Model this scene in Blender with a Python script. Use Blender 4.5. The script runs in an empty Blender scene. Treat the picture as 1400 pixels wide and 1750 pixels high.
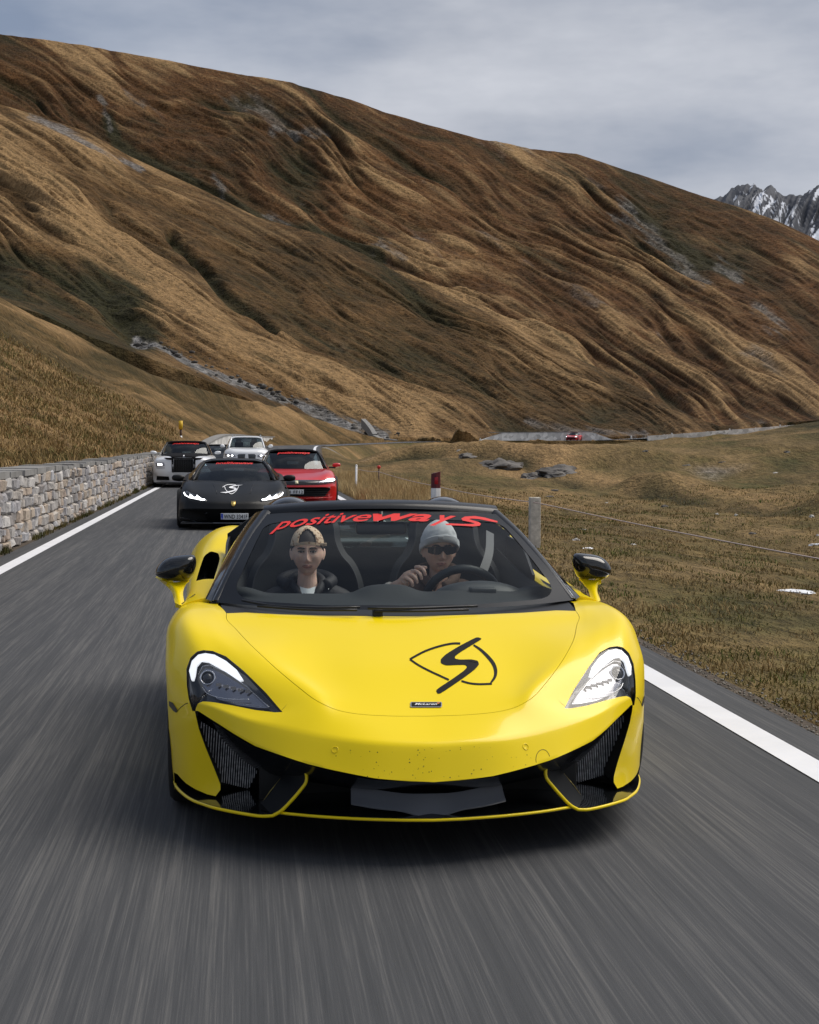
import bpy, bmesh, math, random
import numpy as np
from mathutils import Vector, Matrix, noise as mnoise
from mathutils.bvhtree import BVHTree
random.seed(7)
rng = np.random.default_rng(11)
C = bpy.context.scene.collection
SC = bpy.context.scene
PI = math.pi

# ------------------------------------------------------------ camera, sky, sun
CAM_F, CAM_YAW, CAM_PITCH, CAM_ROLL, CAM_H = 2697.0, math.radians(6.0095), math.radians(2.4955), math.radians(0.2458), 1.4735
cF = np.array([math.sin(CAM_YAW)*math.cos(CAM_PITCH), math.cos(CAM_YAW)*math.cos(CAM_PITCH), -math.sin(CAM_PITCH)])
_r = np.array([math.cos(CAM_YAW), -math.sin(CAM_YAW), 0.0]); _u = np.cross(_r, cF)
cR = math.cos(CAM_ROLL)*_r + math.sin(CAM_ROLL)*_u
cU = -math.sin(CAM_ROLL)*_r + math.cos(CAM_ROLL)*_u
cO = np.array([0.0, 0.0, CAM_H])
cd = bpy.data.cameras.new('camera'); cam = bpy.data.objects.new('camera', cd); C.objects.link(cam)
cd.sensor_fit = 'HORIZONTAL'; cd.sensor_width = 36.0; cd.lens = 36.0*CAM_F/1400.0
cd.clip_start = 0.1; cd.clip_end = 20000
M = Matrix(((cR[0], cU[0], -cF[0], cO[0]), (cR[1], cU[1], -cF[1], cO[1]), (cR[2], cU[2], -cF[2], cO[2]), (0, 0, 0, 1)))
cam.matrix_world = M
SC.camera = cam
SC.view_settings.view_transform = 'Standard'; SC.view_settings.look = 'None'
SC.view_settings.exposure = 0.28; SC.view_settings.gamma = 1.0; SC.view_settings.use_curve_mapping = False
SC.cycles.use_denoising = True
SC.cycles.max_bounces = 8; SC.cycles.transparent_max_bounces = 24

SUN_EL, SUN_AZ = math.radians(56), math.radians(74)      # azimuth clockwise from +Y (ahead) towards +X (right)
sd = bpy.data.lights.new('sun', 'SUN'); so = bpy.data.objects.new('sun', sd); C.objects.link(so)
sd.energy = 2.6; sd.angle = math.radians(48); sd.color = (1.0, 0.93, 0.84)
_s = Vector((math.sin(SUN_AZ)*math.cos(SUN_EL), math.cos(SUN_AZ)*math.cos(SUN_EL), math.sin(SUN_EL)))
so.rotation_euler = _s.to_track_quat('Z', 'Y').to_euler(); so.location = (0, 0, 60)

W = bpy.data.worlds.new('World'); SC.world = W; W.use_nodes = True
nt = W.node_tree; nt.nodes.clear()
def wn(t, **k):
    n = nt.nodes.new(t)
    for a, b in k.items(): setattr(n, a, b)
    return n
wo = wn('ShaderNodeOutputWorld'); mixs = wn('ShaderNodeMixShader')
sky = wn('ShaderNodeTexSky', sky_type='NISHITA', sun_disc=False, sun_elevation=SUN_EL, sun_rotation=SUN_AZ, altitude=2000)
bg1 = wn('ShaderNodeBackground'); bg1.inputs[1].default_value = 0.085
bg2 = wn('ShaderNodeBackground'); bg2.inputs[1].default_value = 1.0
tc = wn('ShaderNodeTexCoord'); mp = wn('ShaderNodeMapping'); mp.inputs['Scale'].default_value = (1.0, 1.0, 3.0)
n1 = wn('ShaderNodeTexNoise'); n1.inputs['Scale'].default_value = 2.6; n1.inputs['Detail'].default_value = 6; n1.inputs['Roughness'].default_value = .56
n2 = wn('ShaderNodeTexNoise'); n2.inputs['Scale'].default_value = 2.6; n2.inputs['Detail'].default_value = 8; n2.inputs['Roughness'].default_value = .55
cr = wn('ShaderNodeValToRGB'); e = cr.color_ramp.elements
e[0].position = .36; e[0].color = (.22, .25, .315, 1); e[1].position = .64; e[1].color = (.50, .52, .57, 1)
# cover grows from clear-ish blue on the left to full cloud on the right
sep = wn('ShaderNodeSeparateXYZ'); ma = wn('ShaderNodeMapRange'); ma.inputs[1].default_value = -.25; ma.inputs[2].default_value = .12
ma.inputs[3].default_value = .62; ma.inputs[4].default_value = .98
mu = wn('ShaderNodeMath', operation='MULTIPLY_ADD'); mu.inputs[1].default_value = .5; mu.use_clamp = True
L = nt.links.new
L(tc.outputs['Generated'], mp.inputs[0]); L(mp.outputs[0], n1.inputs[0]); L(mp.outputs[0], n2.inputs[0])
mb = wn('ShaderNodeMapRange'); mb.inputs[1].default_value = -.2; mb.inputs[2].default_value = .38; mb.inputs[3].default_value = -.09; mb.inputs[4].default_value = .05; mb.clamp = True
sb_ = wn('ShaderNodeMath', operation='ADD'); sepb = wn('ShaderNodeSeparateXYZ'); L(tc.outputs['Generated'], sepb.inputs[0]); L(sepb.outputs[0], mb.inputs[0]); L(n1.outputs[0], sb_.inputs[0]); L(mb.outputs[0], sb_.inputs[1]); L(sb_.outputs[0], cr.inputs[0]); L(cr.outputs[0], bg2.inputs[0]); L(sky.outputs[0], bg1.inputs[0])
L(tc.outputs['Generated'], sep.inputs[0]); L(sep.outputs[0], ma.inputs[0])
sub = wn('ShaderNodeMath', operation='SUBTRACT'); sub.inputs[1].default_value = .5
L(n2.outputs[0], sub.inputs[0]); L(sub.outputs[0], mu.inputs[0]); L(ma.outputs[0], mu.inputs[2])
L(mu.outputs[0], mixs.inputs[0]); L(bg1.outputs[0], mixs.inputs[1]); L(bg2.outputs[0], mixs.inputs[2]); L(mixs.outputs[0], wo.inputs[0])

# ------------------------------------------------------------ helpers
def ray(px, py):
    return cF + cR*((px-700)/CAM_F) - cU*((py-875)/CAM_F)
def at_y(px, py, Y):
    d = ray(px, py); return cO + d*(Y/d[1])
def at_z(px, py, Z):
    d = ray(px, py); return cO + d*((Z-CAM_H)/d[2])
def at_r(px, py, r):
    d = ray(px, py); return cO + d*(r/math.hypot(d[0], d[1]))

def mat(name, col=(.5, .5, .5), rough=.5, metal=0, coat=0, spec=.5, emit=None, estr=0, bump=None, var=None, alpha=None, trans=0, ior=1.45, coat_rough=.03):
    """principled material; var=(scale, amount) mottles the colour, bump=(scale, strength, distance)"""
    m = bpy.data.materials.new(name); m.use_nodes = True
    n = m.node_tree; b = n.nodes['Principled BSDF']
    b.inputs['Base Color'].default_value = (*col, 1); b.inputs['Roughness'].default_value = rough
    b.inputs['Metallic'].default_value = metal; b.inputs['Coat Weight'].default_value = coat
    b.inputs['Coat Roughness'].default_value = coat_rough
    b.inputs['Specular IOR Level'].default_value = spec; b.inputs['IOR'].default_value = ior
    b.inputs['Transmission Weight'].default_value = trans
    if alpha is not None: b.inputs['Alpha'].default_value = alpha
    if emit: b.inputs['Emission Color'].default_value = (*emit, 1); b.inputs['Emission Strength'].default_value = estr
    if var or bump:
        t = n.nodes.new('ShaderNodeTexCoord')
    if var:
        no = n.nodes.new('ShaderNodeTexNoise'); no.inputs['Scale'].default_value = var[0]; no.inputs['Detail'].default_value = 6
        n.links.new(t.outputs['Object'], no.inputs[0])
        h = n.nodes.new('ShaderNodeMapRange'); h.inputs[1].default_value = .3; h.inputs[2].default_value = .7
        h.inputs[3].default_value = 1-var[1]; h.inputs[4].default_value = 1+var[1]
        n.links.new(no.outputs[0], h.inputs[0])
        x = n.nodes.new('ShaderNodeVectorMath'); x.operation = 'SCALE'; x.inputs[0].default_value = col
        n.links.new(h.outputs[0], x.inputs['Scale']); n.links.new(x.outputs[0], b.inputs['Base Color'])
    if bump:
        no = n.nodes.new('ShaderNodeTexNoise'); no.inputs['Scale'].default_value = bump[0]; no.inputs['Detail'].default_value = 5
        n.links.new(t.outputs['Object'], no.inputs[0])
        bp = n.nodes.new('ShaderNodeBump'); bp.inputs['Strength'].default_value = bump[1]; bp.inputs['Distance'].default_value = bump[2]
        n.links.new(no.outputs[0], bp.inputs['Height']); n.links.new(bp.outputs[0], b.inputs['Normal'])
    return m

def link(o, parent=None):
    C.objects.link(o)
    if parent is not None: o.parent = parent
    return o
def mk(name, verts, faces, m, parent=None, smooth=False, uvw=None):
    me = bpy.data.meshes.new(name); me.from_pydata([tuple(map(float, v)) for v in verts], [], [tuple(f) for f in faces]); me.update()
    for k in (m if isinstance(m, (list, tuple)) else [m]): me.materials.append(k)
    if smooth: me.shade_smooth()
    return link(bpy.data.objects.new(name, me), parent)
def mk_np(name, V, F, m, parent=None, smooth=False):
    """V (n,3) F (k,3|4) numpy -> object, fast"""
    me = bpy.data.meshes.new(name); n, k, c = len(V), len(F), F.shape[1]
    me.vertices.add(n); me.vertices.foreach_set('co', V.astype(np.float32).ravel())
    me.loops.add(k*c); me.loops.foreach_set('vertex_index', F.astype(np.int32).ravel())
    me.polygons.add(k); me.polygons.foreach_set('loop_start', np.arange(0, k*c, c, dtype=np.int32))
    try: me.polygons.foreach_set('loop_total', np.full(k, c, dtype=np.int32))
    except Exception: pass
    me.update(calc_edges=True); me.validate()
    for q in (m if isinstance(m, (list, tuple)) else [m]): me.materials.append(q)
    if smooth: me.shade_smooth()
    return link(bpy.data.objects.new(name, me), parent)
def grid_faces(nu, nv, closed_u=False):
    i = np.arange(nu-1 if not closed_u else nu)[:, None]*nv; j = np.arange(nv-1)[None, :]
    a = i+j; b = ((i//nv+1) % nu)*nv+j
    return np.stack([a, b, b+1, a+1], -1).reshape(-1, 4)
def tag(o, label=None, cat=None, group=None, kind=None):
    if label: o['label'] = label
    if cat: o['category'] = cat
    if group: o['group'] = group
    if kind: o['kind'] = kind
    return o
def empty(name, loc=(0, 0, 0), rz=0):
    o = bpy.data.objects.new(name, None); o.location = loc; o.rotation_euler = (0, 0, rz); o.empty_display_size = .2
    return link(o)
def tubes(paths, r, seg=6, taper=None):
    """list of polylines -> verts, faces"""
    V, Fc = [], []
    for P in paths:
        P = [Vector(p) for p in P]; base = len(V); n = len(P); up = Vector((0, 0, 1))
        for i, p in enumerate(P):
            t = (P[min(i+1, n-1)]-P[max(i-1, 0)]).normalized()
            a = t.cross(up)
            if a.length < .05: a = t.cross(Vector((1, 0, 0)))
            a.normalize(); b = t.cross(a)
            rr = r[i] if isinstance(r, (list, tuple)) else (r*(taper[0]+(taper[1]-taper[0])*i/(n-1)) if taper else r)
            for k in range(seg):
                an = 2*PI*k/seg; V.append(p+a*math.cos(an)*rr+b*math.sin(an)*rr)
        for i in range(n-1):
            for k in range(seg):
                k2 = (k+1) % seg; Fc.append((base+i*seg+k, base+i*seg+k2, base+(i+1)*seg+k2, base+(i+1)*seg+k))
        Fc.append(tuple(base+k for k in range(seg))[::-1]); Fc.append(tuple(base+(n-1)*seg+k for k in range(seg)))
    return V, Fc
def tube(name, path, r, m, parent=None, seg=6, taper=None):
    v, f = tubes([path], r, seg, taper); return mk(name, v, f, m, parent, True)
def box_vf(x0, x1, y0, y1, z0, z1):
    return [(x0, y0, z0), (x1, y0, z0), (x1, y1, z0), (x0, y1, z0), (x0, y0, z1), (x1, y0, z1), (x1, y1, z1), (x0, y1, z1)], \
        [(0, 3, 2, 1), (4, 5, 6, 7), (0, 1, 5, 4), (1, 2, 6, 5), (2, 3, 7, 6), (3, 0, 4, 7)]
def bevel_box(name, x0, x1, y0, y1, z0, z1, m, parent=None, bev=.01, seg=2):
    v, f = box_vf(x0, x1, y0, y1, z0, z1)
    bm = bmesh.new(); vs = [bm.verts.new(p) for p in v]; [bm.faces.new([vs[i] for i in q]) for q in f]
    bmesh.ops.bevel(bm, geom=bm.edges[:], offset=bev, segments=seg, affect='EDGES', profile=.6)
    me = bpy.data.meshes.new(name); bm.to_mesh(me); bm.free(); me.materials.append(m); me.shade_smooth()
    return link(bpy.data.objects.new(name, me), parent)
def interp(x, pts):
    xs = [p[0] for p in pts]; return np.stack([np.interp(x, xs, [p[k] for p in pts]) for k in range(1, len(pts[0]))], -1)
def smoothstep(a, b, x):
    t = np.clip((x-a)/(b-a), 0, 1); return t*t*(3-2*t)
# gradient noise, vectorised
_perm = np.random.default_rng(5).permutation(512).astype(np.int64); _ga = np.random.default_rng(6).uniform(0, 2*PI, 512)
def pn(x, y):
    xi = np.floor(x).astype(np.int64); yi = np.floor(y).astype(np.int64); xf = x-xi; yf = y-yi
    def g(a, b, dx, dy):
        h = _ga[_perm[(_perm[a & 511]+b) & 511]]; return np.cos(h)*dx+np.sin(h)*dy
    u = xf**3*(xf*(xf*6-15)+10); v = yf**3*(yf*(yf*6-15)+10)
    a = g(xi, yi, xf, yf)*(1-u)+g(xi+1, yi, xf-1, yf)*u; b = g(xi, yi+1, xf, yf-1)*(1-u)+g(xi+1, yi+1, xf-1, yf-1)*u
    return (a*(1-v)+b*v)*1.5
def fbm(x, y, o=4, g=.5, l=2.03):
    s = 0; a = 1; t = 0
    for i in range(o): s = s+a*pn(x+17.3*i, y-9.1*i); t += a; x = x*l; y = y*l; a *= g
    return s/t
def ridged(x, y, o=4, g=.5, l=2.03):
    s = 0; a = 1; t = 0
    for i in range(o): s = s+a*(1-2*np.abs(pn(x+31.7*i, y+5.3*i))); t += a; x = x*l; y = y*l; a *= g
    return s/t
# ------------------------------------------------------------ terrain and road
def terrain_mat(name, grassA, grassB, grassC, scale, rockcol=(.16, .155, .15), detail_rot=0.0, stretch=1.0):
    """dry alpine turf: attribute 'rock' mixes in stone, 'moist' mixes in dark green-brown heath and painted gully shade"""
    m = bpy.data.materials.new(name); m.use_nodes = True; n = m.node_tree; N = n.nodes.new; K = n.links.new
    b = n.nodes['Principled BSDF']; b.inputs['Roughness'].default_value = .95; b.inputs['Specular IOR Level'].default_value = .15
    t = N('ShaderNodeTexCoord'); mp = N('ShaderNodeMapping'); mp.inputs['Rotation'].default_value = (0, 0, detail_rot); mp.inputs['Scale'].default_value = (1, stretch, 1)
    K(t.outputs['Object'], mp.inputs[0])
    def nz(s, d=8, r=.6):
        q = N('ShaderNodeTexNoise'); q.inputs['Scale'].default_value = s; q.inputs['Detail'].default_value = d; q.inputs['Roughness'].default_value = r
        K(mp.outputs[0], q.inputs[0]); return q
    a = nz(scale*.12); c = nz(scale); d = nz(scale*9, 4, .7)
    r1 = N('ShaderNodeValToRGB'); el = r1.color_ramp.elements
    el[0].position = .36; el[0].color = (*grassC, 1); el[1].position = .64; el[1].color = (*grassA, 1); q = el.new(.5); q.color = (*grassB, 1)
    mx = N('ShaderNodeMath'); mx.operation = 'ADD'
    s1 = N('ShaderNodeMath'); s1.operation = 'MULTIPLY'; s1.inputs[1].default_value = .5; s2 = N('ShaderNodeMath'); s2.operation = 'MULTIPLY'; s2.inputs[1].default_value = .5
    K(a.outputs[0], s1.inputs[0]); K(c.outputs[0], s2.inputs[0]); K(s1.outputs[0], mx.inputs[0]); K(s2.outputs[0], mx.inputs[1]); K(mx.outputs[0], r1.inputs[0])
    am = N('ShaderNodeAttribute'); am.attribute_name = 'dark_tone'; ar = N('ShaderNodeAttribute'); ar.attribute_name = 'rock'; al = N('ShaderNodeAttribute'); al.attribute_name = 'dry'
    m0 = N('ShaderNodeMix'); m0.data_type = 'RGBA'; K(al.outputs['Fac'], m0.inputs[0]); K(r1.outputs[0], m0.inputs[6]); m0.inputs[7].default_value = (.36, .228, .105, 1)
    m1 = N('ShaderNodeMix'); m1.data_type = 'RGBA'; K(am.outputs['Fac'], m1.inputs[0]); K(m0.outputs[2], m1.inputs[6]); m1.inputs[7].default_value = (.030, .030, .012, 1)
    m2 = N('ShaderNodeMix'); m2.data_type = 'RGBA'
    rr = N('ShaderNodeMath'); rr.operation = 'MULTIPLY_ADD'; rr.inputs[1].default_value = 2.5; rr.inputs[2].default_value = -1.25
    ra = N('ShaderNodeMath'); ra.operation = 'ADD'; ra.use_clamp = True; K(c.outputs[0], rr.inputs[0]); K(rr.outputs[0], ra.inputs[0]); K(ar.outputs['Fac'], ra.inputs[1])
    rm = N('ShaderNodeMath'); rm.operation = 'MULTIPLY'; rm.use_clamp = True; K(ra.outputs[0], rm.inputs[0]); K(ar.outputs['Fac'], rm.inputs[1])
    rc = N('ShaderNodeValToRGB'); rc.color_ramp.elements[0].position = .3; rc.color_ramp.elements[0].color = (*[v*.45 for v in rockcol], 1); rc.color_ramp.elements[1].position = .7; rc.color_ramp.elements[1].color = (*[v*1.9 for v in rockcol], 1)
    K(d.outputs[0], rc.inputs[0]); K(rm.outputs[0], m2.inputs[0]); K(m1.outputs[2], m2.inputs[6]); K(rc.outputs[0], m2.inputs[7])
    # fine mottling
    hs = N('ShaderNodeMapRange'); hs.inputs[1].default_value = .3; hs.inputs[2].default_value = .7; hs.inputs[3].default_value = .55; hs.inputs[4].default_value = 1.4; K(d.outputs[0], hs.inputs[0])
    vm = N('ShaderNodeVectorMath'); vm.operation = 'SCALE'; K(m2.outputs[2], vm.inputs[0]); K(hs.outputs[0], vm.inputs['Scale']); K(vm.outputs[0], b.inputs['Base Color'])
    bp = N('ShaderNodeBump'); bp.inputs['Strength'].default_value = .8; bp.inputs['Distance'].default_value = .6/scale
    ad = N('ShaderNodeMath'); ad.operation = 'MULTIPLY_ADD'; ad.inputs[1].default_value = .35; K(d.outputs[0], ad.inputs[0]); K(c.outputs[0], ad.inputs[2]); K(ad.outputs[0], bp.inputs['Height']); K(bp.outputs[0], b.inputs['Normal'])
    return m
def set_attr(o, name, arr):
    a = o.data.attributes.new(name, 'FLOAT', 'POINT'); a.data.foreach_set('value', np.clip(arr, 0, 1).astype(np.float32).ravel())

# road centre line (x, y, z): straight along the stone wall, then a long right-hand bend up the valley
_far = [(470, 764, 105), (505, 762, 135), (560, 760, 175), (640, 757, 215), (730, 754.5, 240), (820, 754, 252), (950, 753, 258), (1080, 750, 262), (1250, 738, 270), (1400, 726, 278), (1550, 712, 290), (1750, 692, 300)]
road_pts = [(-.1, -60, 0), (-.1, 0, 0), (-.1, 30, 0), (-.1, 50, 0), (.1, 62, .05), (.9, 78, .35)] + [tuple(at_r(*p)) for p in _far]
def catmull(pts, k=12):
    P = [np.array(p, float) for p in pts]; P = [2*P[0]-P[1]] + P + [2*P[-1]-P[-2]]; out = []
    for i in range(1, len(P)-2):
        for j in range(k):
            t = j/k; a, b, c, d = P[i-1:i+3]
            out.append(.5*((2*b)+(-a+c)*t+(2*a-5*b+4*c-d)*t*t+(-a+3*b-3*c+d)*t**3))
    out.append(P[-2]); return np.array(out)
RC = catmull(road_pts)
_t = np.gradient(RC, axis=0); _t[:, 2] = 0; _t /= np.linalg.norm(_t, axis=1)[:, None]; RN = np.stack([_t[:, 1], -_t[:, 0], 0*_t[:, 0]], -1)  # to the right
def ribbon(name, a, b, dz, m, lo=0, hi=None, kind='structure', parent=None, sub=1):
    P = RC[lo:hi]; Nn = RN[lo:hi]; ks = np.linspace(a, b, sub+1)
    V = np.concatenate([(P+Nn*k+[0, 0, dz])[:, None, :] for k in ks], 1); n = len(P)
    o = mk_np(name, V.reshape(-1, 3), grid_faces(n, sub+1)[:, ::-1], m, parent)
    if kind: o['kind'] = kind
    return o
def asphalt(name, streak=1.0):
    m = bpy.data.materials.new(name); m.use_nodes = True; n = m.node_tree; N = n.nodes.new; K = n.links.new
    b = n.nodes['Principled BSDF']; b.inputs['Specular IOR Level'].default_value = .3
    t = N('ShaderNodeTexCoord')
    def nz(sc, s, d, r=.6):
        mp = N('ShaderNodeMapping'); mp.inputs['Scale'].default_value = sc; K(t.outputs['Object'], mp.inputs[0])
        q = N('ShaderNodeTexNoise'); q.inputs['Scale'].default_value = s; q.inputs['Detail'].default_value = d; q.inputs['Roughness'].default_value = r; K(mp.outputs[0], q.inputs[0]); return q
    a = nz((1, .014, 1), 45, 5, .72); c = nz((1, .008, 1), 9, 4, .6); g = nz((1, .6, 1), 260, 3, .8); w = nz((1, .03, 1), .9, 3); q4 = nz((1, .006, 1), 150, 3, .7)
    def comb(x, y, kx, ky):
        p = N('ShaderNodeMath'); p.operation = 'MULTIPLY'; p.inputs[1].default_value = kx; K(x, p.inputs[0])
        r = N('ShaderNodeMath'); r.operation = 'MULTIPLY_ADD'; r.inputs[1].default_value = ky; K(y, r.inputs[0]); K(p.outputs[0], r.inputs[2]); return r.outputs[0]
    v = comb(a.outputs[0], c.outputs[0], .34, .2); v = comb(v, w.outputs[0], 1, .12); v = comb(v, q4.outputs[0], 1, .24); v = comb(v, g.outputs[0], 1, .10)
    r = N('ShaderNodeValToRGB'); e = r.color_ramp.elements; e[0].position = .38; e[0].color = (.033, .036, .040, 1); e[1].position = .64; e[1].color = (.150, .146, .140, 1)
    q = e.new(.5); q.color = (.060, .062, .066, 1); K(v, r.inputs[0]); K(r.outputs[0], b.inputs['Base Color'])
    rr = N('ShaderNodeMapRange'); rr.inputs[3].default_value = .62; rr.inputs[4].default_value = .88; K(w.outputs[0], rr.inputs[0]); K(rr.outputs[0], b.inputs['Roughness'])
    bp = N('ShaderNodeBump'); bp.inputs['Strength'].default_value = .35; bp.inputs['Distance'].default_value = .004; K(g.outputs[0], bp.inputs['Height']); K(bp.outputs[0], b.inputs['Normal'])
    return m
m_asph = asphalt('asphalt')
m_line = mat('road_paint', (.74, .75, .78), .6, var=(3, .06), bump=(150, .3, .002))
m_edge = mat('shoulder_grit', (.075, .058, .042), .95, var=(9, .5), bump=(60, .6, .01))
RL, RR = -2.67, 2.68   # the two line centres, measured from the centre line
road = ribbon('road', -3.14, 3.0, .0, m_asph, sub=4)
for s, k in ((RL-.075, 'road_line'), (RR-.085, 'road_line')):
    ln = ribbon('road_line', s, s+.17, .005, m_line); 
gu = ribbon('gutter', -3.14, -2.98, .004, m_edge)
gu2 = ribbon('shoulder', 3.0, 3.12, -.012, m_edge)

# ground: polar sheet round the camera
def road_dist(x, y):
    """signed distance to the centre line (right positive) and road height, coarse but vectorised"""
    sh = x.shape; x = x.ravel(); y = y.ravel(); best = np.full(x.shape, 1e9); sg = np.zeros(x.shape); z = np.zeros(x.shape)
    for i in range(0, len(RC)-1):
        a = RC[i]; d = RC[i+1]-a; L2 = d[0]**2+d[1]**2
        t = np.clip(((x-a[0])*d[0]+(y-a[1])*d[1])/L2, 0, 1); dx = x-a[0]-t*d[0]; dy = y-a[1]-t*d[1]; q = dx*dx+dy*dy
        k = q < best; best = np.where(k, q, best); sg = np.where(k, np.sign(dx*d[1]-dy*d[0]), sg); z = np.where(k, a[2]+t*d[2], z)
    return (np.sqrt(best)*sg).reshape(sh), z.reshape(sh)
def px_of_az(az): return 700+CAM_F*np.tan(np.clip(az-CAM_YAW, -1.3, 1.3))
def ground_z(x, y):
    r = np.hypot(x, y); az = np.arctan2(x, y); px = np.where(np.cos(az-CAM_YAW) > .25, px_of_az(az), np.where(az > 0, 5000, -5000))
    E = np.interp(px, [-5000, 0, 457, 640, 820, 1080, 1400, 1800, 3000], [6, 4, 1.2, 1.5, 1.8, 2.3, 4.9, 9, 14])
    base = E*smoothstep(70, 255, r) - 1.3*smoothstep(70, 130, r)*(r < 400)
    d, rz = road_dist(x, y)
    right = smoothstep(3.3, 9, d)
    rel = right*(-.5*smoothstep(3.5, 9, d)*(1-smoothstep(60, 140, r))
                 + .55*fbm(x*.09, y*.05, 4)*smoothstep(5, 25, r)
                 + .9*ridged(x*.022+3, y*.018, 4)*smoothstep(30, 90, r)*(1-smoothstep(110, 190, r))
                 + .10*fbm(x*.7, y*.55, 3) + 0.03*fbm(x*2.2, y*2, 2))
    # rocky break in the meadow
    rel = rel + right*1.2*smoothstep(62, 78, r+8*fbm(x*.04, y*.04, 3))*(1-smoothstep(78, 150, r))
    rlz = np.interp(px, [700, 820, 1000, 1180, 1400, 2000, 5000], [85, 76, 62, 50, 40, 27, 20])+4*fbm(x*.06, y*.06+3, 3)
    rel = rel + right*(.75*(.4+smoothstep(-.3, .3, fbm(x*.07+5, y*.07, 2)))*smoothstep(0, 6, r-rlz)*(1-smoothstep(14, 60, r-rlz)) + .035*np.clip(r-rlz, 0, 200)*smoothstep(1000, 1500, px)*(1-smoothstep(150, 250, r))*.6)
    z = base+rel
    left = smoothstep(3.5, 3.9, -d)
    z = z - left*1.5 - smoothstep(3.2, 6, -d)*3*(r > 60)
    k = smoothstep(3.1, 6.5, np.abs(d))
    nearroad = rz-.035
    z = nearroad*(1-k)+z*k
    z = np.where(np.abs(d) < 3.3, rz-.05, z)
    return z, d
na, nr = 900, 520
az = np.concatenate([np.linspace(-PI, -.32, 60, endpoint=False), np.linspace(-.32, .52, na-120, endpoint=False), np.linspace(.52, PI, 60)])
rr = np.concatenate([np.linspace(.3, 6, 12, endpoint=False), 6*np.exp(np.linspace(0, math.log(6000/6.), nr-12))])
A, Rr = np.meshgrid(az, rr, indexing='ij'); X = np.sin(A)*Rr; Y = np.cos(A)*Rr
Z, Dd = ground_z(X, Y)
m_meadow = terrain_mat('meadow_turf', (.30, .205, .10), (.18, .125, .052), (.088, .082, .028), .55, (.2, .19, .175), 0, .45)
gr = mk_np('ground', np.stack([X, Y, Z], -1).reshape(-1, 3), grid_faces(len(az), len(rr))[:, ::-1], m_meadow, smooth=True); gr['kind'] = 'structure'
wob = fbm(X*.03, Y*.03, 4)
_px = np.where(np.cos(A-CAM_YAW) > .25, px_of_az(A), 0); _rl = Rr-(np.interp(_px, [700, 820, 1000, 1180, 1400, 2000, 5000], [85, 76, 62, 50, 40, 27, 20])+4*fbm(X*.06, Y*.06+3, 3)); _lip = np.exp(-((_rl-1.2)/1.6)**2)*smoothstep(-.25, .15, fbm(X*.12, Y*.12, 4))
set_attr(gr, 'dark_tone', np.maximum(_lip*.7, smoothstep(.02, .5, fbm(X*.06+9, Y*.025+4, 5))*.75)*(Dd > 0) + .25*smoothstep(.0, .3, fbm(X*.5, Y*.2, 3)))  # random dark patches, plus a darker band along the meadow ledge
set_attr(gr, 'dry', np.maximum(smoothstep(.05, .45, fbm(X*.11, Y*.045+8, 4))*.85, np.exp(-((_rl-5.5)/3)**2)*.6))  # random pale patches, plus a paler band along the ledge top
rk = smoothstep(.22, .42, fbm(X*.09, Y*.05+2, 4))*smoothstep(58, 72, Rr)*(1-smoothstep(110, 150, Rr))*(Dd > 0)
set_attr(gr, 'rock', rk*.9)

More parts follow.
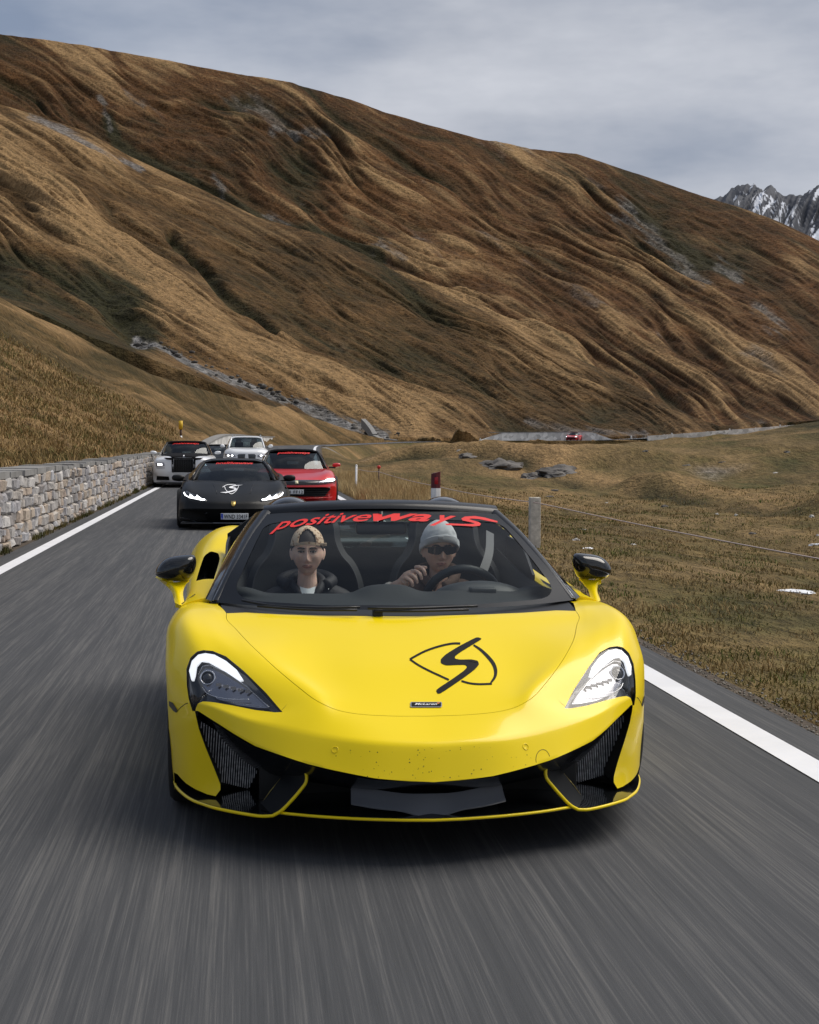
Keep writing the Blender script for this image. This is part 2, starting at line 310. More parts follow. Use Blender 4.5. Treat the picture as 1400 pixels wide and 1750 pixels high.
# hillside sheets: (px, crest_py, crest_r, foot_py, foot_r) along the horizon
def hill(name, prof, m, nu, nv, amp, uv, seed, back=1.35, rough_crest=.0, gully=None, steep=1.0, rockf=None, extra=None):
    pxs = np.concatenate([np.linspace(prof[0][0], -40, int(nu*.06), endpoint=False), np.linspace(-40, 1440, int(nu*.88), endpoint=False), np.linspace(1440, prof[-1][0], int(nu*.06))]) if prof[0][0] < -100 else np.linspace(prof[0][0], prof[-1][0], nu)
    T = np.concatenate([np.linspace(0, 1, nv, endpoint=False), np.linspace(1, back, max(10, nv//10))])
    q = interp(pxs, prof)                       # crest_py, crest_r, foot_py, foot_r
    k = np.ones(9)/9
    PX, TT = np.meshgrid(pxs, T, indexing='ij')
    tc_ = np.minimum(TT, 1)
    PY = q[:, 2:3]+(q[:, 0:1]-q[:, 2:3])*tc_**steep
    RR_ = q[:, 3:4]+(q[:, 1:2]-q[:, 3:4])*TT
    dx = (PX-700)/CAM_F; dy = (PY-875)/CAM_F
    D = cF[None, None]+cR[None, None]*dx[..., None]-cU[None, None]*dy[..., None]
    s = RR_/np.hypot(D[..., 0], D[..., 1]); P = cO+D*s[..., None]
    over = np.maximum(TT-1, 0)
    P[..., 2] -= (over**1.3)*RR_*.9             # beyond the crest the ground falls away
    # relief: gullies follow the fall line, which runs down to the right here
    a = (PX*math.cos(uv[0])+PY*math.sin(uv[0]))/uv[1]; b = (-PX*math.sin(uv[0])+PY*math.cos(uv[0]))/uv[2]
    wy = fbm(a*.55-seed, b*.3+4, 3)*1.5
    h0 = pn(a*.33+seed, b*.8+wy)*1.1
    r1 = np.abs(pn(a*.42+seed+5, b*1.25+wy*1.5)); r2 = np.abs(pn(a*.7+seed-9, b*2.9+wy*2.7+1)); r3 = np.abs(pn(a*1.3+seed, b*6.3+wy*4))
    # rounded ribs with sharper gully lines between them
    r4 = np.abs(pn(a*2.6+seed+3, b*13+wy*7))
    h1 = h0*.55+(np.minimum(r1*2.2, 1)**.8)*.62+(np.minimum(r2*2.2, 1)**.8)*.34+(np.minimum(r3*2.2, 1)**.8)*.20+(np.minimum(r4*2.2, 1)**.8)*.09-.66
    h2 = fbm(a*2.2+seed, b*5+3, 5, .6)
    env = smoothstep(0, .12, TT)*(1-smoothstep(.86, 1.0, TT)*(1-rough_crest))
    calm = .55+.6*smoothstep(-.35, .35, fbm(a*.5+seed*2, b*.45+7, 3))     # some faces stay smooth, others are deeply ribbed
    h1 = (h1+.1)*calm-.1
    if extra is not None: h1 = h1+extra(PX, PY)
    disp = amp*(h1-.15)*env+amp*.30*h2*env
    sc = RR_/np.median(q[:, 1])
    P[..., 2] += disp*sc*.75
    P[..., :2] -= (D[..., :2]/np.hypot(D[..., 0], D[..., 1])[..., None])*(disp*sc*.5)[..., None]
    P[:, 0, 2] -= 4*sc[:, 0]
    o = mk_np(name, P.reshape(-1, 3), grid_faces(*TT.shape)[:, ::-1], m, smooth=True); o['kind'] = 'structure'
    mo = smoothstep(.05, -.6, h1+.35*h2)*.8  # gullies darkened by relief: shrubs plus shade painted into the colour
    dr = smoothstep(.05, .6, h1+.6*h2)*.8  # rib crests paler by relief: dry turf plus painted light
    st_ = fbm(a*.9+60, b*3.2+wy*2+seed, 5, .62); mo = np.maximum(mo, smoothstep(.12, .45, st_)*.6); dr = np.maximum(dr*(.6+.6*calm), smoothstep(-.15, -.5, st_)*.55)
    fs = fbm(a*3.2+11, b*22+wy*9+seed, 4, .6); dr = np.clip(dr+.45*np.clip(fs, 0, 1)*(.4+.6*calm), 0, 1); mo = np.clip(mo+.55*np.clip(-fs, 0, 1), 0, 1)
    n3 = fbm(a*1.3+40, b*1.6+seed, 5, .6)
    rock = smoothstep(.22, .5, n3)*.8
    if rockf is not None: mo, dr, rock = rockf(PX, PY, TT, mo, dr, rock, h2, a, b)
    set_attr(o, 'dark_tone', mo); set_attr(o, 'dry', dr); set_attr(o, 'rock', rock)
    return o
def poly_d(PX, PY, pts):
    """distance in sheet units from a polyline"""
    best = np.full(PX.shape, 1e9)
    for (x0, y0), (x1, y1) in zip(pts[:-1], pts[1:]):
        d2 = (x1-x0)**2+(y1-y0)**2; t = np.clip(((PX-x0)*(x1-x0)+(PY-y0)*(y1-y0))/d2, 0, 1)
        best = np.minimum(best, np.hypot(PX-x0-t*(x1-x0), PY-y0-t*(y1-y0)))
    return best
m_hillA = terrain_mat('hill_turf_far', (.165, .078, .028), (.094, .042, .014), (.040, .024, .010), .045, (.135, .125, .11))
m_hillB = terrain_mat('hill_turf_spur', (.205, .118, .048), (.110, .060, .022), (.048, .031, .012), .07)
m_hillC = terrain_mat('hill_turf_near', (.27, .17, .075), (.15, .095, .038), (.062, .052, .018), .30)
def rock_far(PX, PY, TT, mo, dr, rock, h2, a, b):
    r = rock*.8
    for pts, w in (([(172, 165), (182, 190), (190, 215)], 9), ([(215, 165), (245, 182)], 14), ([(365, 292), (382, 322)], 12), ([(458, 360), (495, 378)], 14), ([(650, 420), (690, 450)], 22),
                   ([(1065, 355), (1110, 385), (1150, 430), (1200, 480)], 26), ([(1295, 525), (1340, 560)], 24), ([(1230, 440), (1260, 470)], 20), ([(470, 215), (560, 225)], 16)):
        r = np.maximum(r, .85*smoothstep(1.0, .1, poly_d(PX, PY, pts)/(w*.8)+1.5*h2+.5*fbm(a*9, b*9, 3)))
    dk = smoothstep(1.2, .3, poly_d(PX, PY, [(1090, 355), (1180, 430), (1250, 460)])/26+.8*h2)
    dk = np.maximum(dk, smoothstep(1.2, .3, poly_d(PX, PY, [(185, 200), (200, 240), (360, 320), (450, 370), (560, 400), (650, 440)])/14+.8*h2))  # darker band along the gully behind the spur crest
    return np.maximum(mo, dk*.9), dr, r
profA = [(-2600, 20, 1500, 735, 700), (-400, 0, 1300, 735, 520), (-60, 44, 1200, 735, 500), (0, 57, 1180, 735, 500), (60, 66, 1180, 735, 500), (150, 79, 1170, 735, 500), (300, 106, 1150, 735, 500), (400, 125, 1130, 735, 490), (500, 141, 1110, 735, 480), (600, 170, 1090, 738, 470), (660, 192, 1080, 738, 465), (740, 215, 1070, 738, 455),
         (820, 237, 1060, 738, 450), (905, 254, 1050, 738, 440), (985, 262, 1030, 738, 430), (1050, 283, 1010, 738, 420), (1120, 306, 990, 738, 410), (1200, 334, 960, 735, 390), (1260, 352, 940, 733, 370), (1330, 377, 900, 727, 340), (1400, 411, 860, 721, 300), (1480, 455, 820, 712, 300), (1700, 560, 700, 690, 305), (2600, 640, 650, 700, 330)]
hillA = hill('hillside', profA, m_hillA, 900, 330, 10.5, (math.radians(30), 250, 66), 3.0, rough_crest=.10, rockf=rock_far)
profB = [(-2600, 150, 700, 500, 330), (-400, 60, 640, 420, 300), (-60, 155, 600, 500, 290), (0, 178, 590, 515, 285), (75, 200, 580, 540, 280), (150, 226, 570, 575, 275), (220, 266, 560, 600, 272), (285, 296, 550, 625, 270), (350, 326, 540, 650, 266), (440, 371, 520, 690, 262), (550, 401, 500, 735, 262), (625, 436, 485, 748, 262), (700, 477, 470, 749, 262),
         (800, 520, 450, 749, 262), (865, 546, 440, 749, 264), (940, 595, 420, 748, 265), (980, 609, 410, 748, 266), (1050, 641, 390, 747, 267), (1100, 667, 370, 744, 268), (1150, 700, 340, 741, 270), (1230, 728, 310, 737, 276), (1400, 718, 295, 722, 288), (1500, 712, 300, 716, 292)]
def extraB(PX, PY):
    g = -.9*smoothstep(34, 0, poly_d(PX, PY, [(-60, 420), (60, 440), (180, 500), (235, 575)]))
    g = g-.8*smoothstep(14, 0, poly_d(PX, PY, [(290, 400), (345, 450), (380, 490), (470, 560)]))
    g = g+.5*smoothstep(60, 0, poly_d(PX, PY, [(0, 290), (120, 400), (240, 490), (400, 590), (560, 660), (700, 720)]))
    return g
def rock_B(PX, PY, TT, mo, dr, rock, h2, a, b):
    st = smoothstep(1.2, .3, poly_d(PX, PY, [(230, 560), (330, 622), (400, 650), (500, 685), (600, 728), (660, 745)])/9+1.8*h2)
    sc = smoothstep(.9, .2, poly_d(PX, PY, [(50, 200), (110, 225), (160, 255), (240, 290)])/11+1.2*h2)*.8
    sh = smoothstep(1.2, .2, poly_d(PX, PY, [(150, 480), (210, 520), (250, 570)])/48+.9*h2)  # dark faces of the deep gully: shade painted into the turf
    sh = np.maximum(sh, smoothstep(1.2, .2, poly_d(PX, PY, [(-40, 460), (20, 480)])/45+.9*h2))
    r2 = smoothstep(1.0, .2, poly_d(PX, PY, [(900, 712), (980, 735), (1100, 738)])/13+1.1*h2)
    return np.maximum(np.maximum(mo, sh*.95), st*.5), dr*(1-st), np.maximum.reduce([rock*.15, st, sc, r2*.7])
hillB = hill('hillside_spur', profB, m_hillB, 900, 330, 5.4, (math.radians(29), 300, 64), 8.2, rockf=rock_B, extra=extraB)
profC = [(-2600, 350, 200, 955, 5.6), (-900, 380, 150, 885, 9.3), (-400, 420, 120, 840, 13.8), (-60, 484, 105, 806, 23), (0, 508, 108, 800, 26), (60, 541, 112, 794, 30.5), (120, 566, 118, 788, 36), (200, 612, 126, 780.5, 49), (260, 640, 135, 774, 66), (340, 664, 150, 768.5, 95), (420, 684, 170, 765, 118), (500, 702, 195, 761, 150), (560, 722, 212, 757.5, 180), (620, 743, 226, 753, 210), (665, 751, 236, 752.5, 228), (700, 753, 240, 754, 238)]
def rock_C(PX, PY, TT, mo, dr, rock, h2, a, b):
    n = fbm(a*6, b*6, 4); gl = smoothstep(.1, .4, fbm(a*2+4, b*2, 4))*smoothstep(.35, .05, TT)
    sk = fbm(a*1.1+3, b*4+1, 4); return np.maximum.reduce([mo*.8, gl*.5, smoothstep(.08, .4, sk)*.75]), np.maximum(dr, smoothstep(.0, -.35, sk)*.7), smoothstep(.35, .55, n)*.3
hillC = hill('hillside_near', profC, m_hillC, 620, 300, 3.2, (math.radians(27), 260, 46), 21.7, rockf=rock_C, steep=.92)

# snowy mountain far to the right
m_snow = bpy.data.materials.new('snowy_rock'); m_snow.use_nodes = True
def _sn():
    n = m_snow.node_tree; N = n.nodes.new; K = n.links.new; b = n.nodes['Principled BSDF']; b.inputs['Roughness'].default_value = .8
    a = N('ShaderNodeAttribute'); a.attribute_name = 'dark_tone'; t = N('ShaderNodeTexCoord'); q = N('ShaderNodeTexNoise'); q.inputs['Scale'].default_value = .02; q.inputs['Detail'].default_value = 9; q.inputs['Roughness'].default_value = .7
    K(t.outputs['Object'], q.inputs[0]); s = N('ShaderNodeMath'); s.operation = 'MULTIPLY_ADD'; s.inputs[1].default_value = 2.2; K(q.outputs[0], s.inputs[0]); K(a.outputs['Fac'], s.inputs[2])
    r = N('ShaderNodeValToRGB'); e = r.color_ramp.elements; e[0].position = 1.0; e[1].position = 1.0
    mr = N('ShaderNodeMapRange'); mr.inputs[1].default_value = 1.12; mr.inputs[2].default_value = 1.55; K(s.outputs[0], mr.inputs[0])
    e[0].position = .3; e[0].color = (.62, .66, .74, 1); e[1].position = .6; e[1].color = (.045, .052, .07, 1); K(mr.outputs[0], r.inputs[0]); K(r.outputs[0], b.inputs['Base Color'])
_sn()
profM = [(1000, 360, 3400, 560, 2500), (1180, 350, 3400, 560, 2500), (1225, 338, 3400, 560, 2500), (1262, 318, 3400, 560, 2500), (1290, 311, 3400, 560, 2500), (1300, 322, 3380, 560, 2500), (1318, 318, 3380, 560, 2500), (1340, 334, 3360, 560, 2500), (1352, 327, 3360, 560, 2500), (1372, 330, 3350, 560, 2500), (1388, 322, 3350, 560, 2500), (1400, 316, 3350, 560, 2500), (1440, 300, 3350, 560, 2500), (1500, 330, 3300, 560, 2500), (1600, 290, 3300, 560, 2500), (1800, 380, 3300, 560, 2500), (2100, 500, 3300, 560, 2500)]
def snow_f(PX, PY, TT, mo, dr, rock, h2, a, b):
    return smoothstep(-.35, .35, fbm(a*1.5, b*2.6+2, 4)+.30*(TT-.5))*.62+.35*h2, dr*0, rock*0
mtn = hill('snowy_mountain', profM, m_snow, 420, 220, 60, (math.radians(115), 130, 30), 5.5, rough_crest=.22, rockf=snow_f)
# ------------------------------------------------------------ tools for shaped bodywork
CX, CY = .6566, 5.4053                     # nose of the yellow car in the world
def K(px, py, y):
    """point on the yellow car, in its own frame, seen at (px, py) at y metres behind the nose"""
    p = at_y(px, py, CY+y); return (p[0]-CX, y, p[2])
def herm(P, t, k, crease=()):
    """interpolate array P (n, ...) through its rows; t knots; k samples a span; sharp at rows in crease"""
    n = len(P); out = []; m = np.zeros_like(P)
    for i in range(n):
        if i == 0: m[i] = (P[1]-P[0])/(t[1]-t[0])
        elif i == n-1: m[i] = (P[-1]-P[-2])/(t[-1]-t[-2])
        else:
            a = (P[i]-P[i-1])/(t[i]-t[i-1]); b = (P[i+1]-P[i])/(t[i+1]-t[i])
            w = (t[i]-t[i-1])/(t[i+1]-t[i-1]); m[i] = a*(1-w)+b*w
    for i in range(n-1):
        h = t[i+1]-t[i]; d = (P[i+1]-P[i])/h
        m0 = m[i] if i not in crease else d*1.5-m[i+1]*.5
        m1 = m[i+1] if (i+1) not in crease else d*1.5-m0*.5
        if i in crease and i+1 in crease: m0 = m1 = d
        for j in range(k):
            s = j/k
            out.append((2*s**3-3*s*s+1)*P[i]+(s**3-2*s*s+s)*h*m0+(-2*s**3+3*s*s)*P[i+1]+(s**3-s*s)*h*m1)
    out.append(P[-1]); return np.array(out)
def knots(P):
    d = np.linalg.norm(np.diff(P, axis=0), axis=-1); d = d.reshape(len(P)-1, -1).mean(1)+1e-4
    return np.concatenate([[0], np.cumsum(np.sqrt(d))])
def surf(P, ku, kv, cu=(), cv=()):
    """P (nu, nv, 3) -> dense grid"""
    P = np.asarray(P, float); A = herm(P, knots(P), ku, cu); B = np.swapaxes(A, 0, 1)
    B = herm(B, knots(np.swapaxes(P, 0, 1)), kv, cv); return np.swapaxes(B, 0, 1)
def mesh_of(bm, name, mats, parent=None, smooth=True, angle=None):
    me = bpy.data.meshes.new(name); bm.to_mesh(me); bm.free()
    for k in (mats if isinstance(mats, (list, tuple)) else [mats]): me.materials.append(k)
    if smooth: me.shade_smooth()
    if angle: me.set_sharp_from_angle(angle=math.radians(angle))
    return link(bpy.data.objects.new(name, me), parent)
def mirror_V(V, F):
    n = len(V); V2 = [(-v[0], v[1], v[2]) for v in V]; return list(map(tuple, V))+V2, list(map(tuple, F))+[tuple(i+n for i in f)[::-1] for f in F]
def solid_from_grid(G, m, name, mirror=True, closed_j=False, cap0=True, cap1=True, smooth_it=0):
    """dense grid (nu,nv,3), caps on the first and last row ring; mirrored over X=0 and welded"""
    nu, nv, _ = G.shape; bm = bmesh.new(); g = [[bm.verts.new(G[i, j]) for j in range(nv)] for i in range(nu)]
    for i in range(nu-1):
        for j in range(nv-1): bm.faces.new((g[i][j], g[i][j+1], g[i+1][j+1], g[i+1][j]))
        if closed_j: bm.faces.new((g[i][nv-1], g[i][0], g[i+1][0], g[i+1][nv-1]))
    if mirror:
        for row in g:
            for v in (row[0], row[-1]): v.co.x = 0
        r = bmesh.ops.duplicate(bm, geom=bm.verts[:]+bm.edges[:]+bm.faces[:])
        dv = [x for x in r['geom'] if isinstance(x, bmesh.types.BMVert)]; df = [x for x in r['geom'] if isinstance(x, bmesh.types.BMFace)]
        for v in dv: v.co.x *= -1
        bmesh.ops.reverse_faces(bm, faces=df)
        bmesh.ops.remove_doubles(bm, verts=bm.verts[:], dist=2e-4)
    be = [e for e in bm.edges if e.is_boundary]
    if be: bmesh.ops.holes_fill(bm, edges=be, sides=0)
    bmesh.ops.triangulate(bm, faces=[f for f in bm.faces if len(f.verts) > 4])
    bmesh.ops.recalc_face_normals(bm, faces=bm.faces[:])
    return mesh_of(bm, name, m)
def bool_op(o, cutter, op='DIFFERENCE', keep=False):
    md = o.modifiers.new('b', 'BOOLEAN'); md.operation = op; md.object = cutter; md.solver = 'MANIFOLD'
    dg = bpy.context.evaluated_depsgraph_get(); dg.update()
    me = bpy.data.meshes.new_from_object(o.evaluated_get(dg)); old = o.data; o.modifiers.clear(); o.data = me
    if not keep: bpy.data.objects.remove(cutter, do_unlink=True)
    return o
def prism(pts, vec, m=None, back=0.0, idx=0):
    """closed prism over polygon pts (3D), from pts-vec*back to pts+vec"""
    P = [Vector(p) for p in pts]; v = Vector(vec); n = len(P); bm = bmesh.new()
    a = [bm.verts.new(p-v*back) for p in P]; b = [bm.verts.new(p+v) for p in P]
    f = [bm.faces.new(a), bm.faces.new(b[::-1])]
    for i in range(n): bm.faces.new((a[(i+1) % n], a[i], b[i], b[(i+1) % n]))
    bmesh.ops.triangulate(bm, faces=f, ngon_method='EAR_CLIP')
    bmesh.ops.recalc_face_normals(bm, faces=bm.faces[:])
    for q in bm.faces: q.material_index = idx
    me = bpy.data.meshes.new('cut'); bm.to_mesh(me); bm.free()
    for k in (m or []): me.materials.append(k)
    return link(bpy.data.objects.new('cut', me))
def mirX(P): return [(-p[0], p[1], p[2]) for p in P]
def tree_of(o):
    bm = bmesh.new(); bm.from_mesh(o.data); t = BVHTree.FromBMesh(bm); bm.free(); return t
def smooth_closed(P, k=6):
    """Catmull-Rom through a closed list of tuples"""
    P = np.array(P, float); n = len(P); out = []
    for i in range(n):
        a, b, c, d = P[i-1], P[i], P[(i+1) % n], P[(i+2) % n]
        for j in range(k):
            t = j/k; out.append(.5*((2*b)+(-a+c)*t+(2*a-5*b+4*c-d)*t*t+(-a+3*b-3*c+d)*t**3))
    return [tuple(p) for p in out]
def smooth_open(P, k=6):
    P = np.array(P, float); t = np.concatenate([[0], np.cumsum(np.sqrt(np.linalg.norm(np.diff(P, axis=0), axis=1)+1e-6))]); return [tuple(p) for p in herm(P, t, k)]
def round_poly(P, r=.3, k=5):
    """soften the corners of a closed polygon"""
    P = [np.array(p, float) for p in P]; n = len(P); out = []
    for i in range(n):
        a, b, c = P[i-1], P[i], P[(i+1) % n]; s = b+(a-b)*r; e = b+(c-b)*r
        for j in range(k+1):
            t = j/k; out.append((1-t)**2*s+2*t*(1-t)*b+t*t*e)
    return [tuple(p) for p in out]
def hit_px(tree, px, py, ox=None):
    """where the sight line through a pixel meets a part of the yellow car (car frame)"""
    d = ray(px, py); o = Vector((cO[0]-CX, cO[1]-CY, cO[2])); r = tree.ray_cast(o, Vector(d).normalized())
    return (r[0], r[1]) if r[0] is not None else (None, None)
def on_px(tree, pts, off=0.0):
    out = []
    for p in pts:
        c, n = hit_px(tree, *p)
        if c is not None: out.append(c+n*off)
    return out
def strip_on(name, pts, w, m, parent, up=None, h=.0015):
    """thin raised ribbon following 3D points"""
    return tube(name, pts, w, m, parent, seg=5)
def separate_idx(o, idx, name, m, parent):
    """move faces with material index idx into their own object"""
    bm = bmesh.new(); bm.from_mesh(o.data); b2 = bm.copy()
    bmesh.ops.delete(bm, geom=[f for f in bm.faces if f.material_index == idx], context='FACES')
    bmesh.ops.delete(b2, geom=[f for f in b2.faces if f.material_index != idx], context='FACES')
    bm.to_mesh(o.data); bm.free()
    for f in b2.faces: f.material_index = 0
    seen = set(); isl = []
    for f0 in b2.faces:                      # every hollow becomes an object of its own
        if f0 in seen: continue
        st_ = [f0]; seen.add(f0); cur = []
        while st_:
            f = st_.pop(); cur.append(f)
            for e_ in f.edges:
                for g_ in e_.link_faces:
                    if g_ not in seen: seen.add(g_); st_.append(g_)
        isl.append(cur)
    out = None
    for cur in isl:
        if sum(f.calc_area() for f in cur) < 1e-5: continue
        bmn = bmesh.new(); mp_ = {}
        for f in cur:
            for v in f.verts:
                if v not in mp_: mp_[v] = bmn.verts.new(v.co)
            bmn.faces.new([mp_[v] for v in f.verts])
        out = mesh_of(bmn, name, m, parent, True, 35)
    b2.free(); return out
def offset_grid(G, d):
    du = np.gradient(G, axis=0); dv = np.gradient(G, axis=1); n = np.cross(du, dv); n /= np.linalg.norm(n, axis=-1)[..., None]+1e-9
    return G+n*d
def sheet(name, G, m, parent, thick=.004, smooth=True):
    """grid surface with a real thickness"""
    nu, nv, _ = G.shape; G2 = offset_grid(G, -thick); V = np.concatenate([G.reshape(-1, 3), G2.reshape(-1, 3)]); F = grid_faces(nu, nv); n = nu*nv
    Fs = [F, F[:, ::-1]+n]; rim = list(range(nv))+[i*nv+nv-1 for i in range(1, nu)]+[(nu-1)*nv+j for j in range(nv-2, -1, -1)]+[i*nv for i in range(nu-2, 0, -1)]
    rim = np.array(rim); r2 = np.roll(rim, -1); Fs.append(np.stack([rim, rim+n, r2+n, r2], -1))
    o = mk_np(name, V, np.concatenate(Fs), m, parent, smooth)
    o.data.set_sharp_from_angle(angle=math.radians(50)); return o

def tess(ring):
    """ear clipping of a simple 2D polygon -> index triples"""
    P = [(p[0], p[1]) for p in ring]; n = len(P); idx = list(range(n)); out = []
    A = sum(P[i][0]*P[(i+1) % n][1]-P[(i+1) % n][0]*P[i][1] for i in range(n))
    if A < 0: idx.reverse()
    def cr(o, a, b): return (a[0]-o[0])*(b[1]-o[1])-(a[1]-o[1])*(b[0]-o[0])
    guard = 0
    while len(idx) > 3 and guard < 5000:
        guard += 1; best = None
        for k in range(len(idx)):
            i, j, l = idx[k-1], idx[k], idx[(k+1) % len(idx)]; c = cr(P[i], P[j], P[l])
            if c <= 1e-12: continue
            ok = True
            for q in idx:
                if q in (i, j, l): continue
                if cr(P[i], P[j], P[q]) >= 0 and cr(P[j], P[l], P[q]) >= 0 and cr(P[l], P[i], P[q]) >= 0: ok = False; break
            if ok: best = k; break
        if best is None: best = min(range(len(idx)), key=lambda k: abs(cr(P[idx[k-1]], P[idx[k]], P[idx[(k+1) % len(idx)]])))
        k = best; out.append((idx[k-1], idx[k], idx[(k+1) % len(idx)])); idx.pop(k)
    out.append(tuple(idx)); return out
# ------------------------------------------------------------ yellow supercar
def car_paint(name, col, flake=0.0, rough=.28):
    m = mat(name, col, rough, coat=.22, coat_rough=.05, spec=.3); return m
m_yel = car_paint('yellow_paint', (.92, .69, .004))
m_blk = mat('gloss_black', (.006, .007, .008), .12, coat=.6)
m_sat = mat('satin_black', (.012, .013, .015), .45)
m_void = mat('intake_dark', (.006, .0065, .007), .6)
m_rub = mat('tyre_rubber', (.016, .016, .016), .8, bump=(80, .3, .003))
m_carb = mat('dark_plastic', (.02, .022, .025), .35)
m_metal = mat('cast_metal', (.42, .43, .44), .3, metal=1)
ycar = empty('sports_car', (CX, CY, 0))
tag(ycar, 'yellow open-top sports car with a black swirl emblem on its bonnet, closest to the viewer', 'sports car')

# bodywork control net, left half, nose to windscreen base; columns run from the centre line outwards
rowA = [(0, .05, .14), (-.20, .06, .14), (-.38, .10, .14), (-.52, .17, .14), (-.64, .27, .135), (-.76, .43, .13), (-.85, .56, .125), (-.915, .72, .12), (-.925, .80, .12), (-.91, .86, .12)]
rowAB = [(0, .0, .225), (-.20, .01, .225), (-.38, .06, .225), (-.52, .14, .23), (-.64, .26, .23), K(374, 1325, .44), K(325, 1315, .57), K(297.5, 1302, .745), K(294.5, 1296, .83), (-.90, .88, .26)]
rowB = [(0, -.03, .302), K(640, 1330, -.01), K(560, 1314, .05), K(480, 1290.6, .15), K(420, 1264, .27), K(363.7, 1231, .43), K(325, 1225, .555), K(291.5, 1245, .75), K(290, 1240, .84), (-.91, .90, .36)]
rowC = [(0, .025, .424), K(640, 1268, .045), K(560, 1259, .11), K(480, 1243, .205), K(417, 1228, .31), K(360, 1207, .455), K(325, 1200, .56), K(289.5, 1197, .76), K(287, 1190, .85), (-.92, .92, .45)]
rowD = [(0, .19, .49), K(650, 1222.5, .195), K(580, 1213, .22), K(535, 1198, .26), K(478, 1208, .295), K(388, 1190, .45), K(332, 1180, .565), K(288, 1170, .775), K(286, 1165, .87), (-.93, .94, .53)]
rowE = [(0, .45, .603), (-.20, .45, .602), (-.38, .46, .60), K(461, 1130, .52), K(428, 1140, .50), K(380, 1140, .56), K(332, 1128, .65), K(285.6, 1137, .82), K(284.5, 1140, .92), (-.945, .98, .60)]
rowF = [(0, .68, .681), (-.20, .68, .681), (-.40, .69, .679), K(428, 1097, .70), K(400, 1097, .70), K(362, 1090, .74), K(320, 1084, .80), K(286, 1105, .92), K(284.5, 1112, 1.0), (-.95, 1.04, .63)]
rowG = [(0, .86, .733), (-.20, .865, .734), (-.43, .88, .734), K(402, 1070, .91), K(377, 1066, .92), K(346, 1058, .95), K(314, 1054, .98), K(288, 1074, 1.04), K(285, 1085, 1.1), (-.955, 1.12, .66)]
rowH = [(0, 1.0, .767), (-.20, 1.005, .768), (-.46, 1.04, .772), K(386.7, 1046, 1.09), K(366, 1040, 1.14), K(346, 1037, 1.19), K(322, 1036, 1.22), K(298, 1050, 1.27), K(290, 1066, 1.3), (-.955, 1.3, .66)]
rowI = [(0, 1.22, .775), (-.20, 1.23, .776), (-.5, 1.28, .78), (-.72, 1.38, .786), K(364, 1031, 1.42), K(348, 1029, 1.45), K(328, 1030, 1.47), K(306, 1040, 1.5), (-.955, 1.5, .70), (-.955, 1.5, .62)]
inner = [[(-.66, .86, .12), (-.55, .5, .125), (0, .2, .12)], [(-.66, .87, .25), (-.55, .55, .145), (0, .25, .125)], [(-.66, .87, .34), (-.55, .6, .148), (0, .3, .134)], [(-.66, .88, .42), (-.55, .65, .15), (0, .35, .135)],
         [(-.66, .89, .48), (-.55, .7, .155), (0, .42, .136)], [(-.66, .92, .54), (-.55, .75, .16), (0, .55, .137)], [(-.66, .98, .58), (-.55, .85, .165), (0, .7, .138)], [(-.66, 1.08, .60), (-.55, 1.0, .17), (0, .9, .139)],
         [(-.66, 1.25, .61), (-.55, 1.2, .17), (0, 1.1, .14)], [(-.66, 1.5, .60), (-.55, 1.45, .16), (0, 1.3, .14)]]
net = np.array([list(r)+list(i) for r, i in zip([rowA, rowAB, rowB, rowC, rowD, rowE, rowF, rowG, rowH, rowI], inner)], float)
Gb = surf(net, 9, 8, cu=(2, 3), cv=(9, 10, 11))
# calm the panels a little (skip the sharp lower bumper edge)
for it in range(6):
    Q = Gb.copy(); Q[1:-1, 1:-1] = .5*Gb[1:-1, 1:-1]+.125*(Gb[2:, 1:-1]+Gb[:-2, 1:-1]+Gb[1:-1, 2:]+Gb[1:-1, :-2])
    Q[1:-1, 0] = .5*Gb[1:-1, 0]+.125*(Gb[2:, 0]+Gb[:-2, 0])+.25*Gb[1:-1, 1]; Q[:, 0, 0] = 0
    Q[18] = Gb[18]; Q[27] = .35*Q[27]+.65*Gb[27]; Gb = Q
m2 = [m_yel, m_void]
body = solid_from_grid(Gb, m2, 'body')

bt = tree_of(body)
def trace(pts, dflt=.5):
    """pixels on the left of the photograph -> points on the bodywork"""
    out = []
    for p in pts:
        c, n = hit_px(bt, *p[:2])
        out.append(Vector(K(p[0], p[1], dflt)) if c is None else c)
    return out

# -- bonnet and its gap, black cowl under the windscreen
shut = [(386.7, 1048), (387.5, 1059), (399.7, 1072), (425.7, 1100), (462.9, 1135), (511.2, 1176), (544.6, 1200), (574, 1213), (611.5, 1220.5), (667, 1224), (715, 1224.3)]
SH = [Vector(p) for p in smooth_open([tuple(p) for p in trace(shut)], 5)]; SH = [p for p in SH if p.x < -.03]+[Vector((0, SH[-1].y, SH[-1].z))]
rear = [Vector(K(*p)) for p in ((640, 1053.5, 1.0), (560, 1052.5, 1.015), (480, 1048.5, 1.045), (420, 1044.5, 1.085))]
half = SH[:-1][::-1]+[]                     # nose -> rear corner
halfring = [SH[-1]]+half+[p for p in rear[::-1]]+[Vector((0, .995, .766))]
ring = halfring+[Vector((-p.x, p.y, p.z)) for p in halfring[1:-1][::-1]]
def low(P, dz): return [(p[0], p[1], p[2]+dz) for p in P]
cen = Vector((0, .65, .65))
def shrink(P, d):
    out = []
    for p in P:
        v = Vector(p)-cen; v.z = 0; out.append(Vector(p)-v.normalized()*d)
    return out
bonnet = body.copy(); bonnet.data = body.data.copy(); bonnet.name = 'bonnet'; C.objects.link(bonnet)
bool_op(bonnet, prism(low(shrink(ring, .0022), -.030), (0, 0, 1), m2, back=0, idx=1), 'INTERSECT')
